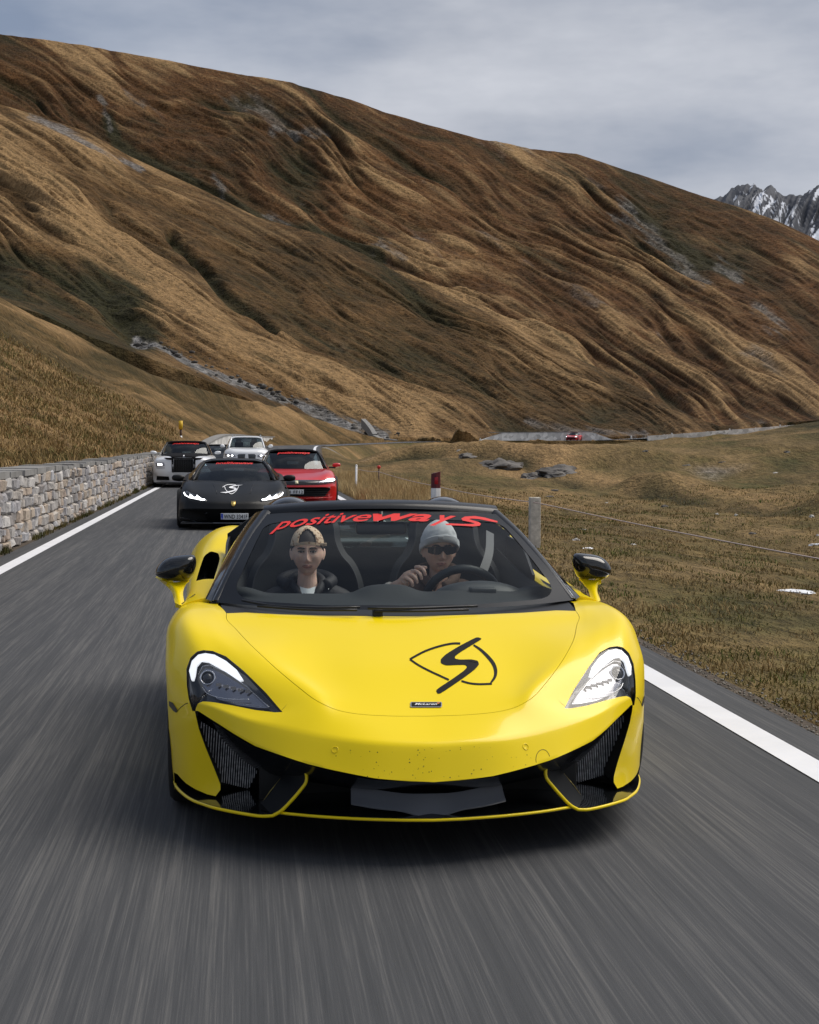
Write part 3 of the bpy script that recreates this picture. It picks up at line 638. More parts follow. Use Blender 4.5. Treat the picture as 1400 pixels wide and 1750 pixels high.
cowl = [Vector((p.x, p.y+.002, p.z)) for p in [Vector((0, .995, .766))]+rear+[SH[0]+Vector((0, .002, 0))]]+[Vector((-.765, 1.30, .79)), Vector((-.765, 1.49, .79)), Vector((0, 1.6, .78))]
cw = cowl+[Vector((-p.x, p.y, p.z)) for p in cowl[1:-1][::-1]]
# -- lower mouth and side intakes, cut straight back
mouth = [(700, 1335.5), (640, 1330), (605.7, 1323.6), (560, 1314), (527, 1306), (480, 1290.6), (436, 1275), (398, 1253), (363.7, 1231), (338.6, 1215), (334, 1214.5)]
MO = [(0, 0, .302)]+[(p.x, 0, p.z) for p in trace(mouth)]
finin = [(332.5, 1222), (339, 1250), (351, 1282), (364, 1312), (376.5, 1341), (377, 1350), (368.4, 1362.8), (354.3, 1359.7), (334, 1351), (316.6, 1341), (303, 1325)]
ydf = {0: .46, 1: .45, 2: .44, 3: .43, 4: .42, 5: .42, 6: .42, 7: .46, 8: .52, 9: .58, 10: .68}
FI = [K(p[0], p[1], ydf[i]) for i, p in enumerate(finin)]
MO += [(p[0], 0, p[2]) for p in FI]+[(-1.05, 0, .15), (-1.05, 0, 0.0), (0, 0, 0.0)]
mo = [(p[0], -.4, p[2]) for p in MO]; mo2 = mo[:-1]+[(-p[0], p[1], p[2]) for p in mo[:-1][::-1] if p[0] < -1e-6]
mo2 = [p for p in mo2]
bool_op(body, prism(mo2, (0, 1.16, 0), m2, back=0, idx=1))
# -- headlight pockets
hl = [(329, 1215.5), (322.5, 1194), (319.3, 1172), (318.7, 1143), (325.5, 1124), (337, 1113.5), (348, 1111), (364, 1112.5), (386, 1121.5), (417, 1147), (455, 1184.5), (483, 1217), (470, 1217.5), (436, 1213.5), (401, 1206.5), (364, 1200), (347, 1198.8), (338.5, 1202.5), (335, 1210), (334, 1215.5)]
HL = trace(hl)
hdir = Vector((.12, .85, -.42)).normalized()   # into the car
def side_prism(P, vec, back, idx=1, mats=m2):
    a = prism(P, vec, mats, back=back, idx=idx); b = prism(mirX(P), (-vec[0], vec[1], vec[2]), mats, back=back, idx=idx); return a, b
hv = hdir*.09
shell0 = body.copy(); shell0.data = body.data.copy(); C.objects.link(shell0)
for c in side_prism(HL, hv, 1.6): bool_op(body, c)
pit = [SH[-1]]+half+[Vector((-.765, 1.30, .79)), Vector((-.765, 1.49, .79)), Vector((0, 1.6, .78))]
pit = pit+[Vector((-p.x, p.y, p.z)) for p in pit[1:-1][::-1]]
bool_op(body, prism(low(pit, -.040), (0, 0, 1), m2, back=0, idx=1))
pockets = separate_idx(body, 1, 'inner_lining', m_void, ycar)
body.data.materials.pop(index=1); body.data.set_sharp_from_angle(angle=math.radians(38))
bonnet.data.materials.pop(index=1); bonnet.data.set_sharp_from_angle(angle=math.radians(38)); bonnet.parent = ycar
body.parent = ycar
bt2 = tree_of(shell0); bpy.data.objects.remove(shell0)
# ------------------------------------------------------------ yellow car: lamps, grilles, splitter, badges
m_drl = mat('lamp_light', (.9, .9, .92), .3, emit=(.92, .95, 1.0), estr=.7)
m_chrome = mat('chrome', (.7, .7, .72), .12, metal=1)
m_refl = mat('lamp_reflector', (.30, .30, .33), .18, metal=.9)
m_lampin = mat('lamp_housing', (.02, .022, .026), .22, coat=.5)
def thin_glass(name, tint=(.9, .92, .93), refl=.9, rough=.02, f0=.05):
    """thin pane: clear straight on, mirror-like at grazing angles, the same from both sides"""
    m = bpy.data.materials.new(name); m.use_nodes = True; n = m.node_tree; n.nodes.clear(); N = n.nodes.new
    o = N('ShaderNodeOutputMaterial'); mx = N('ShaderNodeMixShader'); t = N('ShaderNodeBsdfTransparent'); g = N('ShaderNodeBsdfGlossy'); f = N('ShaderNodeLayerWeight')
    f.inputs[0].default_value = .5; p = N('ShaderNodeMath'); p.operation = 'POWER'; p.inputs[1].default_value = 4.5; q = N('ShaderNodeMath'); q.operation = 'MULTIPLY_ADD'; q.inputs[1].default_value = refl-f0; q.inputs[2].default_value = f0
    t.inputs[0].default_value = (*tint, 1); g.inputs['Roughness'].default_value = rough; g.inputs[0].default_value = (1, 1, 1, 1)
    L_ = n.links.new; L_(f.outputs['Facing'], p.inputs[0]); L_(p.outputs[0], q.inputs[0]); L_(q.outputs[0], mx.inputs[0]); L_(t.outputs[0], mx.inputs[1]); L_(g.outputs[0], mx.inputs[2]); L_(mx.outputs[0], o.inputs[0]); return m
m_lens = thin_glass('lamp_lens', (.93, .94, .95), .7, .04, .045)
def both(fn):
    for s in (1, -1): fn(s)
def fl(P, s): return [(p[0]*s, p[1], p[2]) for p in P]
def ff(F, s): return [tuple(f) if s > 0 else tuple(f)[::-1] for f in F]
def hull_on(pts, off, depth_vec):
    """traced outline on the bodywork, moved off along depth_vec"""
    return [tuple(Vector(p)+Vector(depth_vec)*off) for p in pts]
def tr2(pts):
    out = []
    for p in pts:
        c, n = hit_px(bt2, *p); out.append(tuple(c if c is not None else Vector(K(p[0], p[1], .5))))
    return out
def slab(name, ring, vec, m, parent, s=1, bev=0):
    """solid plate: outline ring swept along vec"""
    n = len(ring); R = fl(ring, s); v = Vector((vec[0]*s, vec[1], vec[2])); bm = bmesh.new()
    a = [bm.verts.new(p) for p in R]; b = [bm.verts.new(Vector(p)+v) for p in R]
    for t_ in tess([(Vector(p).x, Vector(p).z) for p in ring]): bm.faces.new([a[q] for q in t_]); bm.faces.new([b[q] for q in t_][::-1])
    for i in range(n): bm.faces.new((a[(i+1) % n], a[i], b[i], b[(i+1) % n]))
    bmesh.ops.recalc_face_normals(bm, faces=bm.faces[:])
    o = mesh_of(bm, name, m, parent, True, 40); return o
def fill_grid(outline, name, m, parent, s=1, inset=0.0, vec=(0, 0, 0)):
    """patch over a ring lying on the bodywork: fan of rings pulled to the surface"""
    R = [Vector(p) for p in outline]; c = sum(R, Vector())/len(R); V = []; F = []; n = len(R); K_ = 7
    for k in range(K_):
        t = 1-k/K_
        for p in R:
            q = c+(p-c)*t; h = bt2.find_nearest(q)[0]; V.append(Vector(h)+Vector(vec)*inset)
    V.append(Vector(bt2.find_nearest(c)[0])+Vector(vec)*inset)
    for k in range(K_-1):
        for i in range(n): F.append((k*n+i, k*n+(i+1) % n, (k+1)*n+(i+1) % n, (k+1)*n+i))
    for i in range(n): F.append(((K_-1)*n+i, (K_-1)*n+(i+1) % n, len(V)-1))
    return mk(name, fl(V, s), ff(F, s), m, parent, True)
HLt = tr2(hl)
drl_o = [(326, 1160), (322.3, 1145), (327, 1128), (338, 1117), (350, 1114.5), (366, 1117), (386, 1128), (404, 1143), (415, 1160), (409, 1161), (393, 1151), (373, 1138), (355, 1128.5), (343, 1127), (335, 1136), (332.5, 1152), (330, 1160)]
lens_in = [(341, 1146), (348, 1137), (360, 1137.5), (380, 1147), (405, 1162), (428, 1178), (445, 1191), (458, 1205), (440, 1204.5), (405, 1200), (370, 1190), (350, 1175), (341, 1160)]
def headlamp(s):
    hv2 = Vector(hdir)
    lamp = mk('headlight', fl(hull_on(HLt, .06, hv2), s), ff([tuple(range(len(HLt)))], s), m_lampin, ycar)
    lamp.data.polygons.foreach_set('use_smooth', [False]*len(lamp.data.polygons))
    D = hull_on(tr2(drl_o), .012, hv2); slab('daytime_light', D, hv2*.02, m_drl, lamp, s)
    Rr = hull_on(tr2(lens_in), .040, hv2); slab('reflector', Rr, hv2*.01, m_refl, lamp, s)
    # projector with its ring
    c, _ = hit_px(bt2, 353, 1154); c = Vector(c)+hv2*.03; q = hv2.to_track_quat('Z', 'Y').to_matrix()
    def disc(r0, z0, r1, z1, mm, nm, prof=None):
        V = []; F = []; P = prof or [(r0, z0), (r1, z1)]
        for r, z in P:
            for k in range(24):
                a = 2*PI*k/24; V.append(c+q @ Vector((r*math.cos(a), r*math.sin(a), z)))
        for i in range(len(P)-1):
            for k in range(24): F.append((i*24+k, i*24+(k+1) % 24, (i+1)*24+(k+1) % 24, (i+1)*24+k))
        F.append(tuple(range(24))[::-1]) if False else None
        mk(nm, fl(V, s), ff(F, s), mm, lamp, True)
    disc(0, 0, 0, 0, m_chrome, 'projector_ring', [(.024, .02), (.030, -.002), (.028, -.006), (.023, .0), (.020, .02)])
    disc(0, 0, 0, 0, m_lampin, 'projector_lens', [(.0225, .012), (.020, .002), (.014, -.006), (.006, -.009), (.0005, -.0095)])
    # row of small lamp cells
    for k in range(5):
        px, py = 372+k*12.5, 1166+k*2.9
        c0, _ = hit_px(bt2, px, py); c0 = Vector(c0)+hv2*.030
        v, f = box_vf(-.010, .010, -.004, .004, -.006, .006); bmv = [c0+Vector(p) for p in v]
        mk('lamp_cell', fl(bmv, s), ff(f, s), m_chrome, lamp)
    T = hull_on(tr2([(345, 1172), (352, 1181), (368, 1188), (395, 1192), (424, 1192)]), .024, hv2); v, f = tubes([fl(smooth_open(T), s)], .0018, 5); mk('light_guide', v, f, m_drl if False else m_chrome, lamp, True)
    T = hull_on(tr2([(338, 1150), (345, 1136), (358, 1134), (385, 1146), (420, 1170), (459, 1206), (430, 1203), (380, 1195)]), .02, hv2); v, f = tubes([fl(T, s)], .0014, 5); mk('bezel_line', v, f, m_chrome, lamp, True)
    fill_grid(HLt, 'lens_cover', m_lens, lamp, s, .006, hv2)
both(headlamp)

# side intakes: radiator with upright fins
def radiator(s):
    y = .60; P = [K(338, 1228, y), K(376, 1336, y), K(425, 1348, y), K(440, 1318, y), K(400, 1270, y)]
    base = slab('radiator', P, (0, .03, 0), m_void, ycar, s)
    a = [Vector(p) for p in P]
    x0, x1 = min(p.x for p in a), max(p.x for p in a); V = []; F = []; n = 26
    def zr(x):                                     # vertical extent of the polygon at x
        zs = []
        for i in range(5):
            p, q = a[i], a[(i+1) % 5]
            if (p.x-x)*(q.x-x) <= 0 and abs(p.x-q.x) > 1e-6: zs.append(p.z+(q.z-p.z)*(x-p.x)/(q.x-p.x))
        return (min(zs), max(zs)) if len(zs) > 1 else None
    for k in range(n):
        x = x0+(x1-x0)*(k+.5)/n; r = zr(x)
        if not r or r[1]-r[0] < .01: continue
        v, f = box_vf(x-.0016, x+.0016, y-.012, y, r[0]+.002, r[1]-.002); v = [(p[0]+(p[2]-r[0])*.06, p[1], p[2]) for p in v]
        mk('fin', fl(v, s), ff(f, s), m_finm, base)
m_finm = mat('radiator_fin', (.55, .55, .56), .5, metal=.5, var=(60, .5))
both(radiator)

# black panel tucked under the bumper, running into the intake
def under_panel(s):
    top = [(0, .02, .300), K(640, 1331, .04), K(560, 1315, .09), K(500, 1297, .17), K(436, 1276, .30), K(398, 1255, .38), K(364, 1233, .47)]
    mid = [(0, .09, .268), K(640, 1345, .11), K(560, 1333, .17), K(500, 1320, .25), K(448, 1302, .36), K(410, 1282, .44), K(372, 1245, .52)]
    bot = [(0, .16, .262), K(640, 1349, .19), K(560, 1339, .25), K(500, 1330, .33), K(455, 1318, .44), K(422, 1302, .52), K(380, 1262, .60)]
    G = surf(np.array([fl(top, s), fl(mid, s), fl(bot, s)], float), 5, 5)
    sheet('bumper_under_panel', G if s > 0 else G, m_sat2, ycar, .004 if s > 0 else -.004)
m_sat2 = mat('black_trim', (.010, .012, .015), .25, coat=.3)
both(under_panel)

# splitter: floor plate, raised centre blade, painted lip
lipo = [(298.7, 1336, .80), (302, 1345, .72), (312, 1356, .62), (329, 1367.6, .50), (350, 1375.5, .40), (370, 1381.7, .32), (417, 1391, .235), (448.6, 1395.2, .20), (466, 1394.3, .19)]
can = [(466, 1394.3, .19), (480, 1386.4, .185), (498.9, 1367.6, .18), (514, 1350, .18), (522.5, 1338, .185), (524.2, 1329, .19), (521.5, 1314.5, .20)]
lipc = [(474, 1389, .20), (543, 1395.5, .10), (621, 1400, .035), (690, 1402, -.005)]
LO = smooth_open([K(*p) for p in lipo], 4); CA = smooth_open([K(*p) for p in can], 4); LC = smooth_open([K(*p) for p in lipc], 3)+[(0, -.015, LC_z)] if False else smooth_open([K(*p) for p in lipc], 4)
zc = K(742.9, 1402, -.02)[2]; LC = LC+[(0, -.02, zc)]
def lips(s):
    v, f = tubes([fl(LO+CA[1:], s)], .0062, 8); mk('splitter_lip', v, f, m_yel, ycar, True)
    # canard plate: from the yellow edge back to the fold line
    inner = [(447, 1373.5, .30), (462, 1356, .30), (479, 1332, .31), (486, 1326, .32), (500, 1318, .30), (512, 1313, .26)]
    e = [CA[i] for i in np.linspace(0, len(CA)-1, 6).astype(int)]; G = np.array([fl(e, s), [tuple((Vector(a)+Vector(b))/2) for a, b in zip(fl(e, s), fl([K(*p) for p in inner], s))], fl([K(*p) for p in inner], s)], float)
    sheet('canard', surf(G, 4, 3), m_can, ycar, .005*s)
    v, f = tubes([fl([K(447, 1373.5, .295), K(462, 1352, .295), K(479, 1331, .305)], s)], .0016, 5); mk('canard_edge_line', v, f, m_gold, ycar, True)
    # floor plate from the lip back
    e = LO[::2]; G = np.array([fl(e, s), [(p[0]*s*.97, p[1]+.12, p[2]+.004) for p in e], [(p[0]*s*.8, max(p[1]+.4, .75), p[2]-.005) for p in e]], float)
    sheet('splitter_floor', surf(G, 4, 2), m_blk, ycar, .008*s)
m_gold = mat('bronze_line', (.30, .24, .08), .3, metal=.6)
m_can = mat('canard_black', (.006, .007, .008), .5, spec=.15)
both(lips)
full = LC+[(-p[0], p[1], p[2]) for p in LC[:-1][::-1]]
v, f = tubes([full], .0055, 8); mk('splitter_lip', v, f, m_yel, ycar, True)
G = np.array([full, [(p[0], p[1]+.18, p[2]+.012) for p in full], [(p[0], .75, p[2]+.01) for p in full]], float); sheet('splitter_floor', surf(G, 3, 1), m_blk, ycar, -.008)
bl_t = [K(600, 1345, .20), K(645, 1350, .15), K(690, 1356, .12), (0, .105, .232)]; bl_b = [K(600, 1373, .13), K(645, 1381, .085), K(690, 1386, .05), (0, .03, .152)]
bl_t = bl_t+mirX(bl_t[:-1][::-1]); bl_b = bl_b+mirX(bl_b[:-1][::-1])
bl_back = [(p[0], p[1]+.10, p[2]-.03) for p in bl_t]
G = np.array([bl_b, [tuple(np.array(a)*.45+np.array(b)*.55+[0, .004, -.004]) for a, b in zip(bl_t, bl_b)], bl_t, bl_back], float)
m_blade = mat('splitter_blade_sheen', (.17, .18, .20), .3, coat=1, coat_rough=.12, spec=.8)  # black blade given a grey base: its sky reflection is painted in
G2 = herm(G, knots(G), 4, (2,)); G2 = np.swapaxes(herm(np.swapaxes(G2, 0, 1), np.arange(7.), 3, (3,)), 0, 1)
sheet('centre_blade', G2, m_blade, ycar, -.006)
# crash beam behind the mouth
bevel_box('mouth_grille', -.60, .60, .42, .46, .13, .33, m_void, ycar, .01)
bevel_box('undertray', -.74, .74, .62, 2.2, .09, .12, m_void, ycar, .005); bevel_box('bulkhead_panel', -.80, .80, .70, .74, .10, .52, m_void, ycar, .005)
# parking sensors, side markers, seams
def small(s):
    c, n = hit_px(bt2, 572.7, 1281.4); q = n.to_track_quat('Z', 'Y').to_matrix(); V = []; F = []
    for r, z in ((.0125, -.002), (.0125, .0015), (.010, .0018), (.010, -.001), (.0001, .0012)):
        for k in range(16): a = 2*PI*k/16; V.append(Vector(c)+q @ Vector((r*math.cos(a), r*math.sin(a), z)))
    for i in range(4):
        for k in range(16): F.append((i*16+k, i*16+(k+1) % 16, (i+1)*16+(k+1) % 16, (i+1)*16+k))
    mk('parking_sensor', fl(V, s), ff(F, s), m_yel, ycar, True)
    M = tr2([(289.5, 1198), (296, 1201), (304, 1213), (302, 1218), (297, 1215), (290, 1206)])
    fill_grid(M, 'side_marker', m_carb, ycar, s, 1, (-.002, -.002, 0))
    sp = tr2([(302, 1217), (309, 1209), (317, 1203), (321, 1202)]); v, f = tubes([fl(sp, s)], .0016, 5); mk('bumper_seam', v, f, m_void, ycar, True)
    sp = tr2([(481, 1214), (487, 1208), (511, 1178)]); v, f = tubes([fl(sp, s)], .0007, 5); mk('bumper_seam', v, f, m_seam, ycar, True)
m_seam = mat('seam_shadow_gap', (.35, .25, .01), .6)
both(small)
# towing eye cover (on one side only)
ring_ = [hit_px(bt2, 932+12*math.cos(a)-4, 1300+17*math.sin(a)-2)[0] for a in np.linspace(PI*.9, PI*1.9, 12)]
ring_ = [tuple(p) for p in ring_ if p is not None]
v, f = tubes([ring_], .0011, 5); mk('tow_cover_seam', v, f, m_void, ycar, True)
# stone chips and squashed insects on the bumper
fv, ffc = [], []
rc = random.Random(3)
for k in range(70):
    px = rc.gauss(740, 110); py = rc.uniform(1276, 1330)
    c, n = hit_px(bt2, px, py)
    if c is None or not 560 < px < 930: continue
    r = rc.uniform(.0008, .0026); q = n.to_track_quat('Z', 'Y').to_matrix(); b0 = len(fv)
    for j in range(5): a = 2*PI*j/5+rc.random(); fv.append(Vector(c)+n*.0004+q @ Vector((r*math.cos(a)*rc.uniform(.6, 1.3), r*math.sin(a), 0)))
    ffc.append(tuple(range(b0, b0+5)))
chips = mk('stone_chips', fv, ffc, mat('chip_dark', (.06, .045, .01), .8), ycar); chips['kind'] = 'stuff'

# emblem on the bonnet: an open leaf outline crossed by a bold swirl
bnt = tree_of(bonnet)
def decal(name, ring, m, parent, tree, off=.0012, sub=2, thick=None):
    """flat vinyl shape given by photo pixels, laid onto a panel"""
    bm = bmesh.new(); vs = [bm.verts.new((p[0], p[1], 0)) for p in ring]
    for t_ in tess(ring): bm.faces.new([vs[q] for q in t_])
    for _ in range(sub):
        lg = [e for e in bm.edges if e.calc_length() > 5]
        if lg: bmesh.ops.subdivide_edges(bm, edges=lg, cuts=1); bmesh.ops.triangulate(bm, faces=[q for q in bm.faces if len(q.verts) > 3])
    dead = []
    for v in bm.verts:
        c, n = hit_px(tree, v.co.x, v.co.y)
        if c is None: dead.append(v)
        else: v.co = c+n*off
    if dead: bmesh.ops.delete(bm, geom=dead, context='VERTS')
    bmesh.ops.recalc_face_normals(bm, faces=bm.faces[:])
    return mesh_of(bm, name, m, parent)
def stroke(pts, w):
    """polyline with per-point width -> ring"""
    L_, R_ = [], []
    for i, p in enumerate(pts):
        a = pts[max(0, i-1)]; b = pts[min(len(pts)-1, i+1)]; dx, dy = b[0]-a[0], b[1]-a[1]; l = math.hypot(dx, dy); ww = w[i] if isinstance(w, (list, tuple)) else w
        L_.append((p[0]-dy/l*ww/2, p[1]+dx/l*ww/2)); R_.append((p[0]+dy/l*ww/2, p[1]-dx/l*ww/2))
    return L_+R_[::-1]
def c4(x, y): return (680+x/3.182, 1080+y/3.182)
def cr2(pts, k=5): return [(p[0], p[1]) for p in smooth_open([(a, b, 0) for a, b in pts], k)]
m_vin = mat('black_vinyl', (.005, .005, .006), .6, spec=.2)
up = cr2([c4(340, 64), c4(300, 64), c4(230, 78), c4(150, 105), c4(90, 136), c4(66, 150)]); lo_ = cr2([c4(66, 150), c4(110, 180), c4(170, 212), c4(230, 240), c4(278, 262)])
decal('emblem_leaf', stroke(up, [3.6]*len(up)), m_vin, bonnet, bnt); decal('emblem_leaf', stroke(lo_, [3.4]*len(lo_)), m_vin, bonnet, bnt)
ur = cr2([c4(412, 72), c4(450, 98), c4(490, 136), c4(520, 175), c4(532, 212), c4(528, 245), c4(505, 280)]); wr = [3+3.2*math.sin(PI*i/(len(ur)-1)) for i in range(len(ur))]
decal('emblem_leaf', stroke(ur, wr), m_vin, bonnet, bnt)
ll = cr2([c4(346, 268), c4(390, 280), c4(440, 285), c4(512, 283)]); decal('emblem_leaf', stroke(ll, [3.4]*len(ll)), m_vin, bonnet, bnt)
sw = [c4(430, 28), c4(460, 38), c4(405, 72), c4(350, 105), c4(312, 132), c4(310, 146), c4(340, 152), c4(400, 150), c4(436, 158), c4(442, 178), c4(420, 205), c4(360, 250), c4(222, 344), c4(204, 318), c4(300, 255), c4(360, 212), c4(378, 192), c4(366, 180), c4(320, 181), c4(262, 184), c4(234, 172), c4(233, 150), c4(262, 122), c4(330, 80)]
decal('emblem_swirl', round_poly([(a, b, 0) for a, b in sw], .25, 2), m_vin, bonnet, bnt)
# maker's badge plate with its lettering
def c4r(x0, y0, x1, y1, r=2): return [c4(x0+r, y0), c4(x1-r, y0), c4(x1, y0+r), c4(x1, y1-r), c4(x1-r, y1), c4(x0+r, y1), c4(x0, y1-r), c4(x0, y0+r)]
decal('badge_frame', c4r(68, 384, 240, 413, 4), m_chrome, bonnet, bnt, .003); decal('badge_plate', c4r(74, 388, 235, 408, 3), m_vin, bonnet, bnt, .0042)
def text_obj(name, txt, size, m, bold=0.0, shear=0.0, spacing=1.0, word=1.0):
    cu = bpy.data.curves.new(name, 'FONT'); cu.body = txt; cu.size = size; cu.shear = shear; cu.offset = bold; cu.space_character = spacing; cu.resolution_u = 3
    o = bpy.data.objects.new(name, cu); C.objects.link(o); dg = bpy.context.evaluated_depsgraph_get(); dg.update()
    me = bpy.data.meshes.new_from_object(o.evaluated_get(dg)); bpy.data.objects.remove(o, do_unlink=True)
    bm = bmesh.new(); bm.from_mesh(me); bpy.data.meshes.remove(me); return bm
def text_on(name, txt, m, parent, place, bold=0.0, shear=0.0, spacing=1.0, cuts=0):
    """letters normalised to a 1 x 1 box (x across, y up from the baseline) and mapped with place(u, v)"""
    bm = text_obj(name, txt, 1.0, m, bold, shear, spacing)
    xs = [v.co.x for v in bm.verts]; x0, x1 = min(xs), max(xs)
    for _ in range(cuts):
        lg = [e for e in bm.edges if e.calc_length() > .25]
        if lg: bmesh.ops.subdivide_edges(bm, edges=lg, cuts=1)
    bmesh.ops.triangulate(bm, faces=bm.faces[:]); dead = []
    for v in bm.verts:
        c = place((v.co.x-x0)/(x1-x0), v.co.y)
        if c is None: dead.append(v)
        else: v.co = c
    if dead: bmesh.ops.delete(bm, geom=dead, context='VERTS')
    return mesh_of(bm, name, m, parent, False)
m_wht = mat('white_print', (.8, .8, .8), .5)
def bp_(u, v):
    p = c4(92+u*122, 403-v*14.5); c, n = hit_px(bnt, *p); return None if c is None else c+n*.0052
text_on('badge_lettering', 'McLaren', m_wht, bonnet, bp_, bold=.02, shear=.3)
decal('badge_tick', [c4(212, 391), c4(230, 390), c4(222, 397), c4(214, 396)], mat('tick_orange', (.7, .2, .05), .5), bonnet, bnt, .0053)
# ------------------------------------------------------------ yellow car: windscreen, cabin, flanks
m_glass = thin_glass('windscreen_glass', (.94, .98, .98), .32, .015, .022)
m_sglass = thin_glass('side_glass', (.45, .52, .52), .8, .02, .06)
m_frit = mat('screen_border_black', (.004, .005, .007), .3, spec=.3)
m_roof = mat('header_black', (.006, .008, .012), .35, spec=.35, coat=.2)
def wrow(c, e, pw=2.0, n=9, ez=None):
    """row of the windscreen from the centre (y, z) to the pillar point e"""
    out = []
    for u in np.linspace(0, 1, n):
        out.append((e[0]*u, c[0]+(e[1]-c[0])*u**pw, c[1]+(e[2]-c[1])*u**(ez or pw)))
    return out
wb = [wrow((1.035, .786), K(368, 1030, 1.36), 2.2), wrow((1.36, .925), K(395, 972, 1.58), 2.2), wrow((1.72, 1.06), K(425, 916, 1.86), 2.2), wrow((2.02, 1.157), K(452, 880, 2.06), 2.2)]
wb = np.array([mirX(r[1:])[::-1][:0]+r for r in wb], float)         # left half, centre outwards
WH = np.concatenate([wb[:, ::-1], wb[:, 1:]*[-1, 1, 1]], 1)         # full width, left to right
WS = surf(WH, 8, 4)
glass = mk_np('windscreen', WS.reshape(-1, 3), grid_faces(WS.shape[0], WS.shape[1]), m_glass, ycar, True)
wt = tree_of(glass)
# black ceramic border: ring between the outer edge and the clear opening
clear = [(640, 1037), (570, 1035.5), (500, 1032), (440, 1028), (418, 1023), (406.5, 1013), (405, 1001), (414, 980), (428, 948), (444, 915), (453, 901), (466, 895), (500, 891.5), (560, 889.5), (655, 889)]
cl3 = []
for p in clear:
    c, n = hit_px(wt, *p); cl3.append(Vector(c) if c is not None else Vector(K(p[0], p[1], 1.9)))
cl3[0].x = 0; cl3[-1].x = 0
inner = smooth_open([tuple(p) for p in cl3], 5); inner[0] = (0, inner[0][1], inner[0][2]); inner[-1] = (0, inner[-1][1], inner[-1][2])
nb = WS.shape[1]//2; outer = [tuple(p) for p in WS[0, :nb+1][::-1]]+[tuple(p) for p in WS[1:, 0]]+[tuple(p) for p in WS[-1, 1:nb+1]]
def resample(P, n):
    P = np.array(P, float); d = np.concatenate([[0], np.cumsum(np.linalg.norm(np.diff(P, axis=0), axis=1))]); t = np.linspace(0, d[-1], n)
    return np.stack([np.interp(t, d, P[:, k]) for k in range(3)], -1)
# match by side: bottom / side / top runs
def split_runs(P, i, j): return P[:i+1], P[i:j+1], P[j:]
oi, oj = nb, nb+WS.shape[0]-1
ii = min(range(len(inner)), key=lambda k: abs(inner[k][0]-K(410, 1018, 1.3)[0])+abs(inner[k][2]-K(410, 1018, 1.3)[2])); ij = min(range(len(inner)), key=lambda k: abs(inner[k][0]-K(458, 898, 2.0)[0])+abs(inner[k][2]-K(458, 898, 2.0)[2]))
O_ = [resample(q, n) for q, n in zip(split_runs(outer, oi, oj), (40, 30, 40))]; I_ = [resample(q, n) for q, n in zip(split_runs(inner, ii, ij), (40, 30, 40))]
O_ = np.concatenate([O_[0], O_[1][1:], O_[2][1:]]); I_ = np.concatenate([I_[0], I_[1][1:], I_[2][1:]])
def border(s):
    rows = []
    for t in np.linspace(0, 1, 6):
        row = []
        for a, b in zip(O_, I_):
            q = Vector(a*(1-t)+b*t); loc, nn, _, _ = wt.find_nearest(q)
            if nn.y > 0: nn = -nn
            row.append((loc.x*s, loc.y+nn.y*.0025, loc.z+nn.z*.0025) if False else ((loc+nn*.0025).x*s, (loc+nn*.0025).y, (loc+nn*.0025).z))
        rows.append(row)
    G = np.array(rows); return mk_np('screen_border', G.reshape(-1, 3), grid_faces(G.shape[0], G.shape[1]), m_frit, glass, True)
border(1); border(-1)
# pillars and roof header
def pillar(s):
    P = [K(366.5, 1029.5, 1.37), K(396, 970, 1.6), K(425.7, 914, 1.88), K(453.6, 875, 2.1)]; P = smooth_open(P, 4)
    G = []
    for p in P: G.append([(p[0]+.030, p[1]+.0, p[2]+.003), (p[0]+.006, p[1]-.004, p[2]+.007), (p[0]-.012, p[1]+.02, p[2]+.004), (p[0]-.018, p[1]+.06, p[2]-.012), (p[0]+.02, p[1]+.07, p[2]-.02)])
    G = np.array(G); G[..., 0] *= s; sheet('windscreen_pillar', surf(G, 2, 3), m_roof, ycar, -.004*s)
    v, f = tubes([fl([(p[0]-.006, p[1]+.004, p[2]+.0075) for p in P], s)], .0022, 5); mk('pillar_trim', v, f, m_chromed, ycar, True)
m_chromed = mat('dark_trim_line', (.35, .38, .42), .3, metal=.8)
both(pillar)
hd = []
for y, z, dx in ((2.015, 1.158, 0), (2.03, 1.176, .004), (2.09, 1.19, .006), (2.17, 1.186, .004), (2.20, 1.165, 0)):
    e = K(453.6, 874, 2.10); e = (e[0]-dx, e[1]+(y-2.02)*.9, e[2]+(z-1.178)); hd.append(wrow((y, z), e, 2.2, 9))
hd = np.array(hd, float); HD = np.concatenate([hd[:, ::-1], hd[:, 1:]*[-1, 1, 1]], 1); sheet('roof_header', surf(HD, 4, 4), m_roof, ycar, .012)
# cowl panel, wipers
cw_ = np.array([[(-.74, 1.12, .768), (-.4, 1.03, .757), (0, 1.0, .752), (.4, 1.03, .757), (.74, 1.12, .768)], [(-.76, 1.45, .785), (-.4, 1.25, .775), (0, 1.2, .772), (.4, 1.25, .775), (.76, 1.45, .785)]], float)
sheet('cowl_panel', surf(cw_, 4, 5), m_sat, ycar, .004)
def wip(pts, nm):
    P = [Vector(hit_px(wt, a, b)[0] if hit_px(wt, a, b)[0] is not None else K(a, b, d))+Vector((0, -.014, .012)) for a, b, d in pts]
    return tube(nm, smooth_open([tuple(p) for p in P], 4), .0055, m_sat, ycar, 6)
wip([(414, 1030, 1.2), (470, 1040, 1.1), (540, 1043, 1.05), (615, 1042, 1.0)], 'wiper_blade'); wip([(628, 1044, 1.0), (700, 1044, 1.0), (760, 1042, 1.05), (815, 1040, 1.1)], 'wiper_blade')
wip([(440, 1040, 1.1), (520, 1046, 1.05), (610, 1047, 1.0)], 'wiper_arm'); wip([(640, 1049, 1.0), (720, 1048.5, 1.0), (800, 1046, 1.05)], 'wiper_arm')
